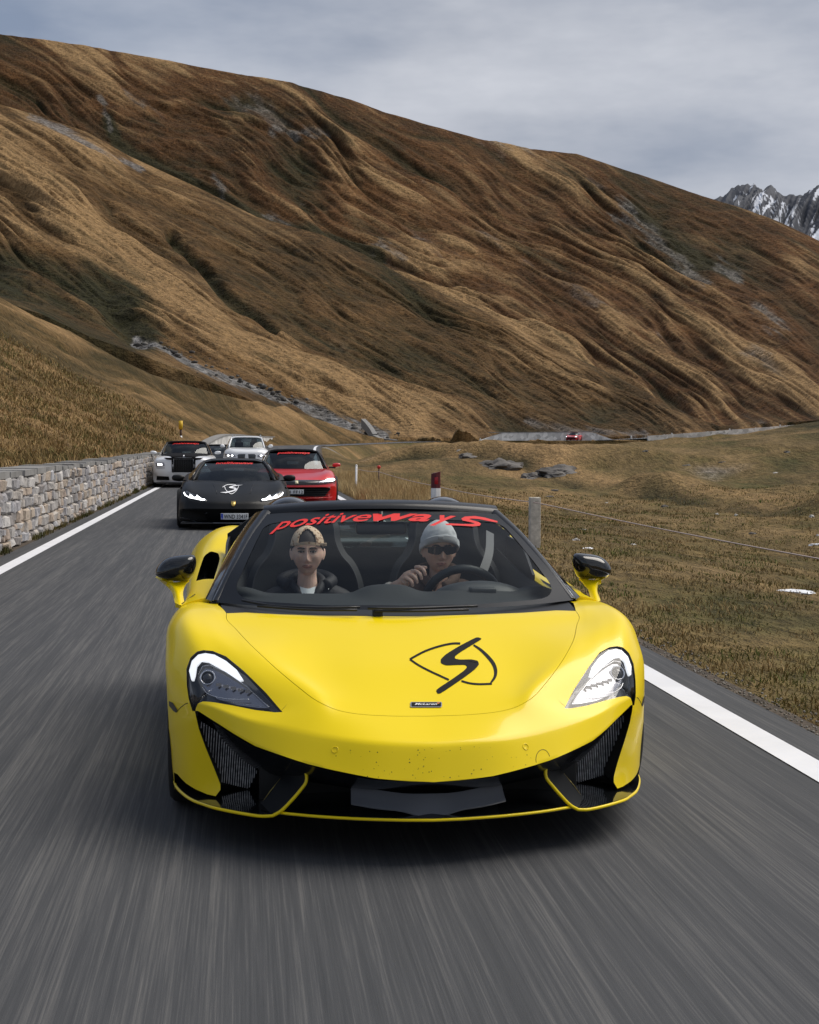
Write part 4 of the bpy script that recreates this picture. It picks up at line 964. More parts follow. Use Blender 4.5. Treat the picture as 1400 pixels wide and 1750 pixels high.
bevel_box('wiper_pivot', -.13, -.09, .99, 1.05, .755, .795, m_sat, ycar, .008)
# red lettering across the top of the screen
m_red = mat('red_vinyl', (.75, .022, .018), .5)
bl = smooth_open([(464, 907.5, 0), (495, 902.5, 0), (530, 898, 0), (560, 895, 0), (590, 892.8, 0), (633, 891, 0)], 6); tl_ = smooth_open([(478, 880, 0), (508, 876, 0), (542, 872.5, 0), (571, 870.5, 0), (600, 869, 0), (640, 868, 0)], 6)
def alongL(A, B):
    A = np.array(A); B = np.array(B)
    def f(u, v):
        i = u*(len(A)-1); j = min(int(i), len(A)-2); t = i-j; a = A[j]*(1-t)+A[j+1]*t; b = B[j]*(1-t)+B[j+1]*t; q = a+(b-a)*v
        c, n = hit_px(wt, q[0], q[1]); return None if c is None else c+(n if n.y < 0 else -n)*.0038
    return f
text_on('letter_run', 'positive', m_red, glass, alongL(bl, tl_), bold=.012, shear=.35, spacing=1.0, cuts=2)
bw = smooth_open([(634, 891, 0), (690, 890.5, 0), (734, 892, 0)], 6); tw = smooth_open([(641, 866.5, 0), (698, 866, 0), (742, 868, 0)], 6)
text_on('letter_run', 'wa', m_red, glass, alongL(bw, tw), bold=.028, shear=.35, spacing=1.05, cuts=2)
bw = smooth_open([(736, 893, 0), (755, 893.5, 0), (776, 894.5, 0)], 6); tw = smooth_open([(744, 868.5, 0), (763, 869, 0), (784, 871, 0)], 6)
text_on('letter_run', 'y', m_red, glass, alongL(bw, tw), bold=.03, shear=.35, cuts=2)
def c5(x, y): return (640+x/5.833, 860+y/5.833)
ess = [c5(555, 203), c5(640, 200), c5(760, 208), c5(880, 214), c5(985, 214), c5(1000, 207), c5(960, 196), c5(880, 180), c5(865, 160), c5(900, 140), c5(1000, 134), c5(1100, 150), c5(1225, 185), c5(1228, 200), c5(1140, 185), c5(1040, 165), c5(960, 160), c5(945, 166), c5(980, 178), c5(1040, 195), c5(1062, 212), c5(1050, 232), c5(980, 238), c5(860, 230), c5(720, 222), c5(600, 214)]
decal('letter_run', ess[:0]+[c5(700, 212)]+ess[2:24]+[c5(720, 226)], m_red, glass, wt, -.0038 if hit_px(wt, 700, 950)[1].y > 0 else .0038)

# door mirrors: gloss cap on a painted stalk
def pillow(name, ring, y, df, db, m, parent, s=1, k=8):
    R = [Vector((p[0], 0, p[2])) for p in ring]; c = sum(R, Vector())/len(R); n = len(R); V = []; F = []
    lv = [(-1, df)]*0
    ts = [(math.cos(a), math.sin(a)) for a in np.linspace(-PI/2, PI/2, 2*k+1)]
    for cs, sn in ts:
        for p in R:
            q = c+(p-c)*max(cs, .02)**.62; V.append((q.x, y+(sn*db if sn > 0 else sn*df), q.z))
    for i in range(2*k):
        for j in range(n): F.append((i*n+j, i*n+(j+1) % n, (i+1)*n+(j+1) % n, (i+1)*n+j))
    F.append(tuple(range(n))[::-1]); F.append(tuple(range(2*k*n, 2*k*n+n)))
    o = mk(name, fl(V, s), ff(F, s), m, parent, True); return o
mir = smooth_closed([K(*p, 1.83) for p in ((265.3, 981), (272, 964), (288, 952.5), (314, 948), (331, 948.5), (335.5, 958), (333, 974), (323.6, 991), (303, 993.5), (281, 990))], 4)
def mirror(s):
    cap = pillow('door_mirror', mir, 1.83, .075, .06, m_blk, ycar, s)
    fr = [(p[0]*.985-.014, p[1]+.0, p[2]-.004) for p in mir]
    g = pillow('mirror_glass', [((p[0]+.985)*.85-.985, 0, (p[2]-.89)*.82+.89) for p in mir], 1.885, .004, .008, m_chrome, cap, s)
    a = [K(272, 991, 1.86), K(290, 996, 1.84), K(322, 990, 1.84)]
    G = np.array([[K(266, 987, 1.88), K(281, 993, 1.80), K(300, 995, 1.80), K(324, 990, 1.82)], [K(280, 998, 1.88), K(291, 998, 1.78), K(302, 999, 1.78), K(318, 998, 1.80)], [K(292, 1010, 1.80), K(297, 1010, 1.74), K(304, 1010, 1.72), K(313, 1012, 1.74)], [K(299, 1030, 1.62), K(303, 1032, 1.60), K(308, 1034, 1.58), K(317, 1036, 1.6)]], float)
    G[..., 0] *= s; sheet('mirror_stalk', surf(G, 5, 4), m_yel, ycar, .022*s)
both(mirror)

# flanks: door, sill and rear haunch with its air intake
def flank(s):
    S = [ # y, then 9 points around
        (1.46, [(-.765, .79), (-.79, .80), (-.85, .795), (-.925, .765), (-.955, .68), (-.955, .45), (-.93, .13), (-.72, .13), (-.70, .6)]),
        (1.62, [(-.765, .79), (-.79, .803), (-.85, .80), (-.915, .77), (-.935, .68), (-.94, .45), (-.93, .13), (-.72, .13), (-.70, .6)]),
        (1.9, [(-.755, .80), (-.78, .815), (-.85, .815), (-.905, .79), (-.925, .70), (-.935, .45), (-.93, .13), (-.72, .13), (-.70, .6)]),
        (2.3, [(-.745, .82), (-.77, .835), (-.84, .84), (-.905, .815), (-.93, .74), (-.94, .45), (-.94, .13), (-.72, .13), (-.69, .6)]),
        (2.8, [(-.72, .84), (-.745, .88), (-.82, .90), (-.89, .87), (-.935, .78), (-.95, .45), (-.95, .13), (-.72, .13), (-.67, .6)]),
        (3.08, [(-.66, .88), (-.70, .95), (-.80, .975), (-.892, .91), (-.945, .80), (-.955, .45), (-.955, .13), (-.72, .13), (-.62, .6)]),
        (3.3, [(-.62, .93), (-.68, .997), (-.79, 1.0), (-.897, .925), (-.955, .80), (-.965, .5), (-.96, .13), (-.70, .13), (-.55, .6)]),
        (3.55, [(-.60, .94), (-.67, 1.0), (-.79, .99), (-.90, .92), (-.965, .80), (-.965, .5), (-.96, .15), (-.70, .15), (-.5, .6)]),
        (3.8, [(-.55, .93), (-.64, .98), (-.78, .965), (-.89, .91), (-.96, .78), (-.96, .5), (-.95, .2), (-.70, .2), (-.5, .6)]),
        (4.3, [(-.5, .88), (-.6, .91), (-.74, .90), (-.85, .86), (-.91, .74), (-.90, .5), (-.88, .28), (-.66, .28), (-.5, .6)]),
        (4.5, [(-.5, .86), (-.6, .87), (-.70, .86), (-.79, .82), (-.83, .72), (-.82, .5), (-.80, .35), (-.62, .35), (-.5, .6)])]
    net = np.array([[(p[0], y, p[1]) for p in pts] for y, pts in S], float)
    net = np.concatenate([net, net[:, :1]], 1)
    G = surf(net, 6, 6, cv=(6, 7, 8)); G = G[:, :-1]; G[..., 0] *= s
    bm = bmesh.new(); nu, nv, _ = G.shape; g = [[bm.verts.new(G[i, j]) for j in range(nv)] for i in range(nu)]
    for i in range(nu-1):
        for j in range(nv): bm.faces.new((g[i][j], g[i][(j+1) % nv], g[i+1][(j+1) % nv], g[i+1][j]))
    for r_ in (g[0], g[-1]): q = bm.faces.new(r_); bmesh.ops.triangulate(bm, faces=[q])
    bmesh.ops.recalc_face_normals(bm, faces=bm.faces[:])
    o = mesh_of(bm, 'side_body', m2f, None)
    cyl = lambda y, r: prism([(-1.1*s, y+r*math.cos(a), .335+r*math.sin(a)) for a in np.linspace(0, 2*PI, 40, endpoint=False)], (.52*s, 0, 0), m2f, 0, 1)
    bool_op(o, cyl(3.72, .385))
    ink = [(362, 936), (375, 939), (378, 947), (372, 962), (357, 989), (344, 1008), (341.5, 1003), (343, 985), (345, 962), (351, 943)]
    P = [K(a, b, 3.1) for a, b in ink]; P = [(p[0]*s, 2.1, p[2]) for p in P]; bool_op(o, prism(round_poly(P, .3, 3), (0, 1.45, 0), m2f, 0, 1))
    separate_idx(o, 1, 'side_intake', m_voidg, ycar)
    o.data.materials.pop(index=1); o.data.set_sharp_from_angle(angle=math.radians(40)); o.parent = ycar
    T = [(-.950, 1.52, .2), (-.952, 1.52, .5), (-.943, 1.55, .68), (-.93, 1.6, .76), (-.87, 1.62, .802)]; v, f = tubes([fl(T, s)], .0022, 5); mk('door_seam', v, f, m_void, ycar, True)
m2f = [m_yel, m_blk]; m_voidg = mat('intake_gloss', (.012, .013, .016), .15, coat=.6)
both(flank)
# black side window trim and glass line between door and pillar
def sidewin(s):
    A = [K(352, 1026, 1.42), K(389, 950, 1.95), K(415, 908, 2.25), K(432, 884, 2.45)]; B = [K(362, 1030, 1.38), K(392, 968, 1.65), K(424, 912, 1.95), K(450, 874, 2.15)]
    G = np.array([A, [tuple((np.array(a)+np.array(b))/2+[-.006, 0, .004]) for a, b in zip(A, B)], B], float); G[..., 0] *= s; G = np.swapaxes(surf(G, 3, 4), 0, 1)
    sheet('window_trim', G, m_blk, ycar, .006*s)
    T = [(p[0]*s, p[1], p[2]+.004) for p in smooth_open(A, 4)]; v, f = tubes([T], .0035, 6); mk('window_seal', v, f, m_sat, ycar, True)
    W_ = np.array([[(-.775, 1.46, .80), (-.765, 1.9, .81), (-.755, 2.35, .83), (-.74, 2.5, .86)], [(-.80, 1.44, .77), (-.785, 1.9, .79), (-.775, 2.35, .80), (-.76, 2.5, .82)]], float); W_[..., 0] *= s; sheet('door_sill_trim', surf(W_, 2, 4), m_sat, ycar, .01*s)
    # door card inside
    D = np.array([[(-.74, 1.4, .80), (-.73, 1.9, .81), (-.715, 2.4, .84), (-.66, 2.82, .93), (-.60, 3.0, 1.0)], [(-.70, 1.4, .74), (-.69, 1.9, .74), (-.67, 2.4, .76), (-.63, 2.82, .80), (-.58, 3.0, .85)], [(-.70, 1.4, .40), (-.69, 1.9, .40), (-.67, 2.4, .40), (-.64, 2.82, .4), (-.58, 3.0, .4)]], float); D[..., 0] *= s; sheet('door_card', surf(D, 4, 4), m_int, ycar, .01*s)
m_int = mat('cabin_suede', (.007, .010, .012), .75, bump=(90, .4, .002)); m_int2 = mat('cabin_leather', (.013, .017, .020), .5, bump=(140, .25, .001))
both(sidewin)
# rear deck, tonneau humps, engine cover
D = np.array([[(x, y, z - (abs(x)/.62)**2*.0 + dz) for x in (-.62, -.42, -.2, 0, .2, .42, .62)] for y, z, dz in ((2.92, 1.035, 0), (3.1, 1.03, 0), (3.6, .99, 0), (4.1, .93, 0), (4.45, .88, 0))], float)
sheet('rear_deck', surf(D, 4, 4), m_roof, ycar, .02)
def hump(s):
    G = []
    for y, z, w in ((2.84, 1.05, .13), (2.88, 1.15, .15), (2.98, 1.178, .16), (3.15, 1.175, .155), (3.5, 1.10, .13), (3.95, .99, .10), (4.2, .92, .06)):
        zb = .98 - max(0, y-3.1)*.08; G.append([((.415+w*math.cos(a)*1.0)*s, y+(.05*(1-math.sin(a)) if y < 2.9 else 0), zb+(z-zb)*max(0, math.sin(a))**.8) for a in np.linspace(PI, 0, 11)])
    sheet('tonneau_hump', surf(np.array(G), 4, 2), m_blk, ycar, .006*s)
both(hump)
def quarter(s):
    slab('roll_panel', [(-.42, 2.80, .60), (-.74, 2.80, .60), (-.74, 2.80, 1.0), (-.62, 2.80, 1.085), (-.42, 2.80, 1.09)], (0, .05, 0), m_int, ycar, s)
    Q = np.array([[(.745*s, 2.10, .84), (.745*s, 2.42, .96), (.735*s, 2.84, .99)], [(.75*s, 2.15, .70), (.75*s, 2.45, .70), (.74*s, 2.84, .70)]], float); sheet('quarter_panel', surf(Q, 2, 4), m_sat, ycar, .012*s)
both(quarter)
m_rw = thin_glass('rear_glass', (.75, .82, .80), .9, .02, .10)
bevel_box('rear_window', -.27, .27, 2.80, 2.805, .93, 1.085, m_rw, ycar, .002)
bevel_box('cabin_bulkhead', -.66, .66, 2.82, 2.90, .2, .955, m_int, ycar, .01); bevel_box('cabin_floor', -.72, .72, 1.2, 2.85, .16, .2, m_int, ycar, .01)
tl_b = [(-.60, 4.49, .80), (.60, 4.49, .80)]
bevel_box('tail_panel', -.80, .80, 4.38, 4.50, .32, .84, m_sat, ycar, .03)
# dashboard with its centre pod and instrument hood
xs = np.linspace(-.73, .73, 27); G = []
for y, z in ((1.22, .775), (1.35, .786), (1.5, .792), (1.62, .79), (1.70, .765), (1.72, .70), (1.70, .45)):
    row = []
    for x in xs:
        t = 0
        if 1.45 < y < 1.71: t = .040*math.exp(-((x+.02)/.13)**4)+.016*math.exp(-((x-.37)/.20)**4)+.03*math.exp(-((abs(x)-.66)/.07)**2)
        row.append((x, y+.22*(abs(x)/.73)**2.2*(1 if y < 1.5 else .3), z+t))
    G.append(row)
sheet('dashboard', surf(np.array(G), 5, 2), m_int, ycar, .01)
def dome(name, cx, cy, cz, rx, ry, rz, m, parent=ycar, e=.8, nu=24, nv=10, a0=0.0):
    V = []; F = []
    for i in range(nv+1):
        ph = a0+(PI/2-a0)*i/nv
        for k in range(nu):
            th = 2*PI*k/nu; c, s_ = math.cos(th), math.sin(th); V.append((cx+rx*math.copysign(abs(c)**e, c)*math.cos(ph), cy+ry*math.copysign(abs(s_)**e, s_)*math.cos(ph), cz+rz*math.sin(ph)))
    for i in range(nv):
        for k in range(nu): F.append((i*nu+k, i*nu+(k+1) % nu, (i+1)*nu+(k+1) % nu, (i+1)*nu+k))
    F.append(tuple(range(nu))[::-1]); F.append(tuple(nv*nu+k for k in range(nu))); return mk(name, V, F, m, parent, True)
dome('instrument_hood', .40, 1.62, .77, .22, .12, .085, m_int2)
dome('vent_pod', -.07, 1.55, .785, .045, .05, .04, m_int2); dome('vent_pod', .04, 1.55, .785, .045, .05, .04, m_int2)
bevel_box('airbag_cover', .34, .46, 1.49, 1.56, .795, .835, m_int2, ycar, .012)
# steering wheel
sw_c = Vector((.365, 1.93, .725)); tilt = Matrix.Rotation(math.radians(22), 3, 'X')
def wpt(a, r, d=0): return sw_c+tilt @ Vector((r*math.cos(a), d, r*math.sin(a)))
rim = [wpt(2*PI*k/40, .178*(1-.08*max(0, -math.sin(2*PI*k/40))**3)) for k in range(41)]
wheel_o = tube('steering_wheel', rim, .021, m_int2, ycar, 10)
for a in (PI*.98, .02*PI, -PI/2): tube('wheel_spoke', [wpt(a, .05), wpt(a, .172)], .016, m_carb, wheel_o, 6)
dome('wheel_boss', sw_c.x, sw_c.y+.01, sw_c.z-.05, .065, .03, .09, m_int2, wheel_o)
# rear-view mirror
bevel_box('rear_view_mirror', -.135, .105, 1.93, 1.97, 1.045, 1.105, m_carb, ycar, .018, 3); tube('mirror_arm', [(-.015, 1.95, 1.10), (-.015, 1.97, 1.15)], .012, m_carb, ycar)
# bucket seats
def seat(cx, dy=0):
    prof = [(.45, .255, .10), (.62, .27, .11), (.76, .265, .10), (.84, .235, .085), (.90, .185, .07), (.97, .155, .06), (1.05, .145, .055), (1.10, .12, .045), (1.125, .06, .03)]
    G = []
    for z, w, wing in prof:
        y0 = 2.60+(z-.45)*.22+dy; row = []
        for u in np.linspace(-1, 1, 13): row.append((cx+w*u, y0-wing*max(0, abs(u)-.45)**1.3/.46, z+(-.012*u*u if z > 1.08 else 0)))
        G.append(row)
    o = sheet('bucket_seat', surf(np.array(G), 4, 2), m_int, ycar, -.05)
    for s in (-1, 1):
        L_ = [(cx+w*s, 2.60+(z-.45)*.22-wing*.55**1.3/.46+dy-.004, z) for z, w, wing in prof]; v, f = tubes([smooth_open(L_, 4)], .004, 6); mk('seat_piping', v, f, m_pip, o, True)
m_pip = mat('seat_piping_grey', (.018, .022, .026), .7)
seat(-.345); seat(.375)
# seat belt of the driver
bm_ = np.array([[(.60, 2.72, 1.02), (.56, 2.50, .92), (.50, 2.36, .82)], [(.64, 2.72, 1.0), (.60, 2.50, .90), (.54, 2.36, .80)]], float)
sheet('seat_belt', surf(bm_, 1, 4), mat('belt_web', (.05, .058, .062), .6), ycar, .004)
# wheels
def wheel(x, y, s, r=.33, w=.235):
    t = empty('wheel', (0, 0, 0)); t.parent = ycar; t.location = (x, y, r)
    prof = [(r*.70, -w/2), (r*.93, -w/2), (r*.985, -w*.42), (r, -w*.3), (r, w*.3), (r*.985, w*.42), (r*.93, w/2), (r*.70, w/2)]
    V = []; F = []; n = 40
    for rr_, xx in prof:
        for k in range(n): a = 2*PI*k/n; V.append((xx, rr_*math.cos(a), rr_*math.sin(a)))
    for i in range(len(prof)-1):
        for k in range(n): F.append((i*n+k, i*n+(k+1) % n, (i+1)*n+(k+1) % n, (i+1)*n+k))
    mk('tyre', V, F, m_rub, t, True)
    V = []; F = []; P2 = [(r*.71, -w/2+.005), (r*.69, -w/2+.02), (r*.66, 0), (r*.69, w/2-.02), (r*.71, w/2-.005)]
    for rr_, xx in P2:
        for k in range(n): a = 2*PI*k/n; V.append((xx, rr_*math.cos(a), rr_*math.sin(a)))
    for i in range(4):
        for k in range(n): F.append((i*n+k, i*n+(k+1) % n, (i+1)*n+(k+1) % n, (i+1)*n+k))
    rim_ = mk('rim', V, F, m_carb, t, True)
    for k in range(10):
        a = 2*PI*k/10; v, f = tubes([[(s*-w*.38, .05*math.cos(a), .05*math.sin(a)), (s*-w*.44, r*.4*math.cos(a+.1), r*.4*math.sin(a+.1)), (s*-w*.46, r*.70*math.cos(a), r*.70*math.sin(a))]], .014, 6); mk('spoke', v, f, m_carb, rim_, True)
    v, f = tubes([[(-.03, 0, 0), (.03, 0, 0)]], r*.52, 30); mk('brake_disc', v, f, m_metal, t)
    v, f = tubes([[(s*-w*.40, 0, 0), (s*-w*.3, 0, 0)]], .06, 16); mk('wheel_hub', v, f, m_carb, t)
for s in (-1, 1): wheel(.835*s, 1.10, -s); wheel(.83*s, 3.72, -s, .335, .29)
# ------------------------------------------------------------ the two people in the yellow car
m_skin = mat('skin_light', (.80, .55, .44), .5, spec=.35, var=(30, .10), bump=(300, .08, .0006))
m_skin2 = mat('skin_tanned', (.68, .45, .34), .5, spec=.35, var=(30, .10), bump=(300, .08, .0006))
for q in (m_skin, m_skin2):
    b_ = q.node_tree.nodes['Principled BSDF']; b_.inputs['Subsurface Weight'].default_value = .15; b_.inputs['Subsurface Radius'].default_value = (.01, .004, .002)
m_lip = mat('lips', (.50, .24, .20), .45); m_hair = mat('dark_hair', (.018, .012, .009), .6); m_eye = mat('eye_white', (.6, .58, .55), .25); m_iris = mat('iris_dark', (.03, .02, .014), .15)
def G_(x, s): return np.exp(-(x/s)**2)
def head_grid(jaw=.0, nx=88, nz=96):
    """head as a closed grid, face towards -Y, origin at ear height, crown up"""
    th = np.linspace(-PI/2, 1.5*PI, nx, endpoint=False)     # -pi/2 is the face
    ph = np.linspace(-PI/2+.02, PI/2-.02, nz)
    T, Pp = np.meshgrid(th, ph)
    cx, cy, sz = np.cos(T)*np.cos(Pp), np.sin(T)*np.cos(Pp), np.sin(Pp)
    z = sz*.122; a = np.full_like(z, .0800); b = np.full_like(z, .094)
    low_ = smoothstep(.01, -.115, z)
    a = a*(1-(.22+jaw)*low_**1.4); z = np.where(z < 0, z*.98, z)
    x = cx*a; y = cy*b
    y = np.where(y < 0, y*(1-.06*low_), y*(1-.30*low_))
    f = smoothstep(.15, .75, -cy/np.maximum(np.cos(Pp), .05))     # front-facing weight
    # flatten the face plane a little, then add the features
    y = y+f*.006*G_(x, .05)
    d = np.zeros_like(z)
    zz = z
    ridge = np.interp(zz, [-.052, -.045, -.038, -.030, -.01, .012, .024, .04], [0, .010, .023, .0275, .0190, .0100, .0045, 0]); wid = np.interp(zz, [-.045, -.034, -.01, .02], [.0115, .0105, .0075, .0075])
    d += ridge*G_(x, wid)
    d += .0060*G_(np.abs(x)-.0125, .0058)*G_(zz+.040, .0065)      # nostril wings
    d -= .0145*G_(np.abs(x)-.031, .0165)*G_(zz-.010, .0115)       # eye sockets
    d += .0050*G_(np.abs(x)-.030, .0120)*G_(zz-.008, .0075)       # lids over the eyeball
    d -= .0016*G_(np.abs(x)-.030, .0120)*G_(zz-.0080, .0016)      # lid line
    d += .0055*G_(np.abs(x)-.028, .020)*G_(zz-.030, .0075)        # brow ridge
    d += .0040*G_(np.abs(x)-.045, .015)*G_(zz+.020, .015)         # cheekbone
    d -= .0045*G_(np.abs(x)-.045, .014)*G_(zz+.060, .022)         # hollow cheek
    d += .0085*G_(x, .024)*G_(zz+.066, .016)                      # mouth mound
    d += .0040*G_(x, .017)*G_(zz+.0610, .0038)+.0050*G_(x, .015)*G_(zz+.0715, .0048)
    d -= .0048*G_(x, .020)*G_(zz+.0662, .0018)                    # mouth line
    d -= .0040*G_(x, .017)*G_(zz+.083, .0060)                     # under the lip
    d += .0095*G_(x, .022)*G_(zz+.100, .012)                      # chin
    d -= .0015*G_(x, .003)*G_(zz+.052, .006)
    y = y-d*f
    V = np.stack([x, y, z], -1); return V, T
def prim_blob(c, r, n=16, m=10, rot=None):
    V = []; F = []; R = Matrix.Rotation(0, 3, 'X') if rot is None else rot
    for i in range(m+1):
        ph = -PI/2+.05+(PI-.1)*i/m
        for k in range(n): th = 2*PI*k/n; V.append(Vector(c)+R @ Vector((r[0]*math.cos(th)*math.cos(ph), r[1]*math.sin(th)*math.cos(ph), r[2]*math.sin(ph))))
    for i in range(m):
        for k in range(n): F.append((i*n+k, i*n+(k+1) % n, (i+1)*n+(k+1) % n, (i+1)*n+k))
    F.append(tuple(range(n))[::-1]); F.append(tuple(m*n+k for k in range(n))); return V, F
def join(parts):
    V, F = [], []
    for v, f in parts: b0 = len(V); V += [tuple(p) for p in v]; F += [tuple(i+b0 for i in q) for q in f]
    return V, F
def remeshed(name, parts, voxel, m, parent, smooth_f=2, keepmod=False):
    V, F = join(parts); o = mk(name, V, F, m, None, True)
    md = o.modifiers.new('r', 'REMESH'); md.mode = 'VOXEL'; md.voxel_size = voxel; md.use_smooth_shade = True
    if smooth_f: ms = o.modifiers.new('s', 'SMOOTH'); ms.iterations = smooth_f; ms.factor = .5
    dg = bpy.context.evaluated_depsgraph_get(); dg.update(); me = bpy.data.meshes.new_from_object(o.evaluated_get(dg)); o.modifiers.clear(); o.data = me; me.shade_smooth(); o.parent = parent
    return o
def limb(pts, rad, seg=14): return tubes([smooth_open(pts, 4)], list(np.interp(np.linspace(0, 1, (len(pts)-1)*4+1), np.linspace(0, 1, len(rad)), rad)), seg)
def finger(pts, r0, r1):
    v, f = limb(pts, [r0, r0*.97, (r0+r1)/2, r1], 8); p = pts[-1]; b = prim_blob(p, (r1, r1, r1), 8, 6); return [(v, f), b]
def place_head(V, c, yaw, pitch, sc=1.0):
    R = (Matrix.Rotation(yaw, 3, 'Z') @ Matrix.Rotation(pitch, 3, 'X')); return [tuple(Vector(c)+R @ (Vector(p)*sc)) for p in V], R
def person(label, cx, cy, cz, yaw, pitch, skin, jaw, sc, arm_parts):
    t = empty('person', (CX, CY, 0)); tag(t, label, 'person')
    V, T = head_grid(jaw); nz, nx = V.shape[:2]; F = [tuple(q) for q in grid_faces(nz, nx)]+[(i*nx+nx-1, i*nx, (i+1)*nx, (i+1)*nx+nx-1) for i in range(nz-1)]
    F = [f for f in F]+[tuple(range(nx))[::-1], tuple((nz-1)*nx+k for k in range(nx))]
    c = Vector((cx, cy, cz)); Vp, R = place_head(V.reshape(-1, 3), c, yaw, pitch, sc)
    ears = []
    for s in (-1, 1):
        for off, r in (((.0800, .008, -.012), (.0065, .017, .030)), ((.0865, .014, -.004), (.0045, .013, .024))):
            q = Matrix.Rotation(s*-.35, 3, 'Z'); v, f = prim_blob((off[0]*s, off[1], off[2]), r, 12, 8, q); v = [c+R @ (Vector(p)*sc) for p in v]; ears.append((v, f))
    neck = limb([c+R @ Vector((0, .02, -.06)), c+Vector((0, .03, -.12)), c+Vector((0, .035, -.175)), c+Vector((0, .04, -.24))], [.046, .047, .053, .075], 20)
    chest = prim_blob((cx, cy+.05, cz-.40), (.185, .10, .20), 20, 12); hips = prim_blob((cx, cy-.02, cz-.66), (.17, .14, .13), 16, 10)
    sh = [limb([(cx-.05*s, cy+.04, cz-.245), (cx+.10*s, cy+.045, cz-.25), (cx+.175*s, cy+.04, cz-.275)], [.05, .05, .052]) for s in (-1, 1)]
    legs = [limb([(cx+.09*s, cy-.05, cz-.66), (cx+.12*s, cy-.50, cz-.56), (cx+.11*s, cy-.85, cz-.72)], [.085, .065, .05]) for s in (-1, 1)]
    body_ = remeshed('body', [(Vp, F)]+ears+[neck, chest, hips]+sh+legs+arm_parts, .0027, skin, t, 2)
    return t, c, R
def on_head(R, c, sc, p): return c+R @ (Vector(p)*sc)
def face_details(t, c, R, sc, skin, brow=True, eyes=True, jaw=0):
    V, T = head_grid(jaw)
    for s in (-1, 1):
        if eyes:
            v, f = prim_blob((.0305*s, -.0735, .0080), (.0150, .0125, .0062), 16, 10); mk('eye', [on_head(R, c, sc, p) for p in v], f, m_eye, t, True)
            v, f = prim_blob((.0312*s-.001, -.0850, .0082), (.0060, .0022, .0056), 12, 8); mk('iris', [on_head(R, c, sc, p) for p in v], f, m_iris, t, True)
            v, f = tubes([[on_head(R, c, sc, p) for p in ((.0150*s, -.084, .0080), (.024*s, -.0872, .0135), (.033*s, -.0865, .0140), (.0455*s, -.0775, .0085))]], .0026, 6); mk('eyelid', v, f, m_hair, t, True)
        if brow:
            v, f = tubes([[on_head(R, c, sc, p) for p in ((.0110*s, -.0935, .0235), (.022*s, -.0935, .0275), (.036*s, -.0875, .0285), (.050*s, -.074, .0225))]], [.0036, .0052, .0046, .002], 6); mk('eyebrow', v, f, m_hair, t, True)
    # lips
    rows = []
    for zz, bulge in ((-.0585, 0), (-.0622, .0022), (-.0655, .0002), (-.0668, -.0008), (-.0700, .0026), (-.0745, .0014), (-.0775, 0)):
        row = []
        for u in np.linspace(-1, 1, 15):
            x = .0255*u; zc_ = -.0665+(zz+.0665)*(1-.72*u*u)
            q = V[(np.abs(V[..., 0]-x)+np.abs(V[..., 2]-zc_)+(V[..., 1] > 0)*9).argmin()//V.shape[1], (np.abs(V[..., 0]-x)+np.abs(V[..., 2]-zc_)+(V[..., 1] > 0)*9).argmin() % V.shape[1]]
            yb = -.0990+.9*x*x*10*.55; row.append((x, min(q[1], 0)-.0008-bulge*(1-u*u), zc_))
        rows.append([tuple(on_head(R, c, sc, p)) for p in row])
    Gl = np.array(rows); Gl = surf(Gl, 2, 1); mk_np('lips', Gl.reshape(-1, 3), grid_faces(Gl.shape[0], Gl.shape[1]), m_lip, t, True)
def cap_shell(name, c, R, sc, m, parent, z0f, z0b, lift, hole=None, top=.130, noisef=0, stretch=1.0):
    """close-fitting hat: z0f/z0b the height of its rim front and back"""
    V = []; F = []; n, k_ = 64, 22
    for i in range(k_+1):
        t_ = i/k_
        for k in range(n):
            th = 2*PI*k/n-PI/2; fr = .5-.5*math.sin(th); z0 = z0b+(z0f-z0b)*fr; ph0 = math.asin(max(-.9, min(.95, z0/.122))); ph = ph0+(PI/2-.02-ph0)*t_
            bul = lift*(1+.9*math.sin(PI*min(1, t_*1.1))*stretch); x = math.cos(th)*math.cos(ph)*(.0800+bul); y = math.sin(th)*math.cos(ph)*(.094+bul); z = math.sin(ph)*(top)
            if noisef: q = noisef*mnoise.noise(Vector((x*40, y*40, z*60))); x += x*q; y += y*q
            V.append(on_head(R, c, sc, (x, y, z)))
    for i in range(k_):
        for k in range(n):
            if hole:
                th = 2*PI*(k+.5)/n-PI/2; tt = (i+.5)/k_; fr = abs(math.atan2(math.sin(th+PI/2), math.cos(th+PI/2)))
                if (fr/hole[0])**2+((tt-hole[1])/hole[2])**2 < 1: continue
            F.append((i*n+k, i*n+(k+1) % n, (i+1)*n+(k+1) % n, (i+1)*n+k))
    F.append(tuple(k_*n+k for k in range(n)))
    o = mk(name, V, F, m, parent, True); md = o.modifiers.new('t', 'SOLIDIFY'); md.thickness = .004; md.offset = 1; return o
# ---- passenger
P_C = Vector((-.338, 2.50, .925))
P_T, P_c, P_R = person('person in the passenger seat with a backwards beige patterned cap and dark zipped jacket', *P_C, -.06, .0, m_skin, .0, .98, [])
face_details(P_T, P_c, P_R, .98, m_skin)
m_cap = bpy.data.materials.new('patterned_cap'); m_cap.use_nodes = True
def _cap():
    n = m_cap.node_tree; N = n.nodes.new; K_ = n.links.new; b = n.nodes['Principled BSDF']; b.inputs['Roughness'].default_value = .85
    t = N('ShaderNodeTexCoord'); v = N('ShaderNodeTexVoronoi'); v.inputs['Scale'].default_value = 62; K_(t.outputs['Object'], v.inputs[0]); r = N('ShaderNodeValToRGB'); e = r.color_ramp.elements
    e[0].position = .32; e[0].color = (.28, .16, .085, 1); e[1].position = .42; e[1].color = (.60, .47, .33, 1); K_(v.outputs['Distance'], r.inputs[0]); K_(r.outputs[0], b.inputs['Base Color'])
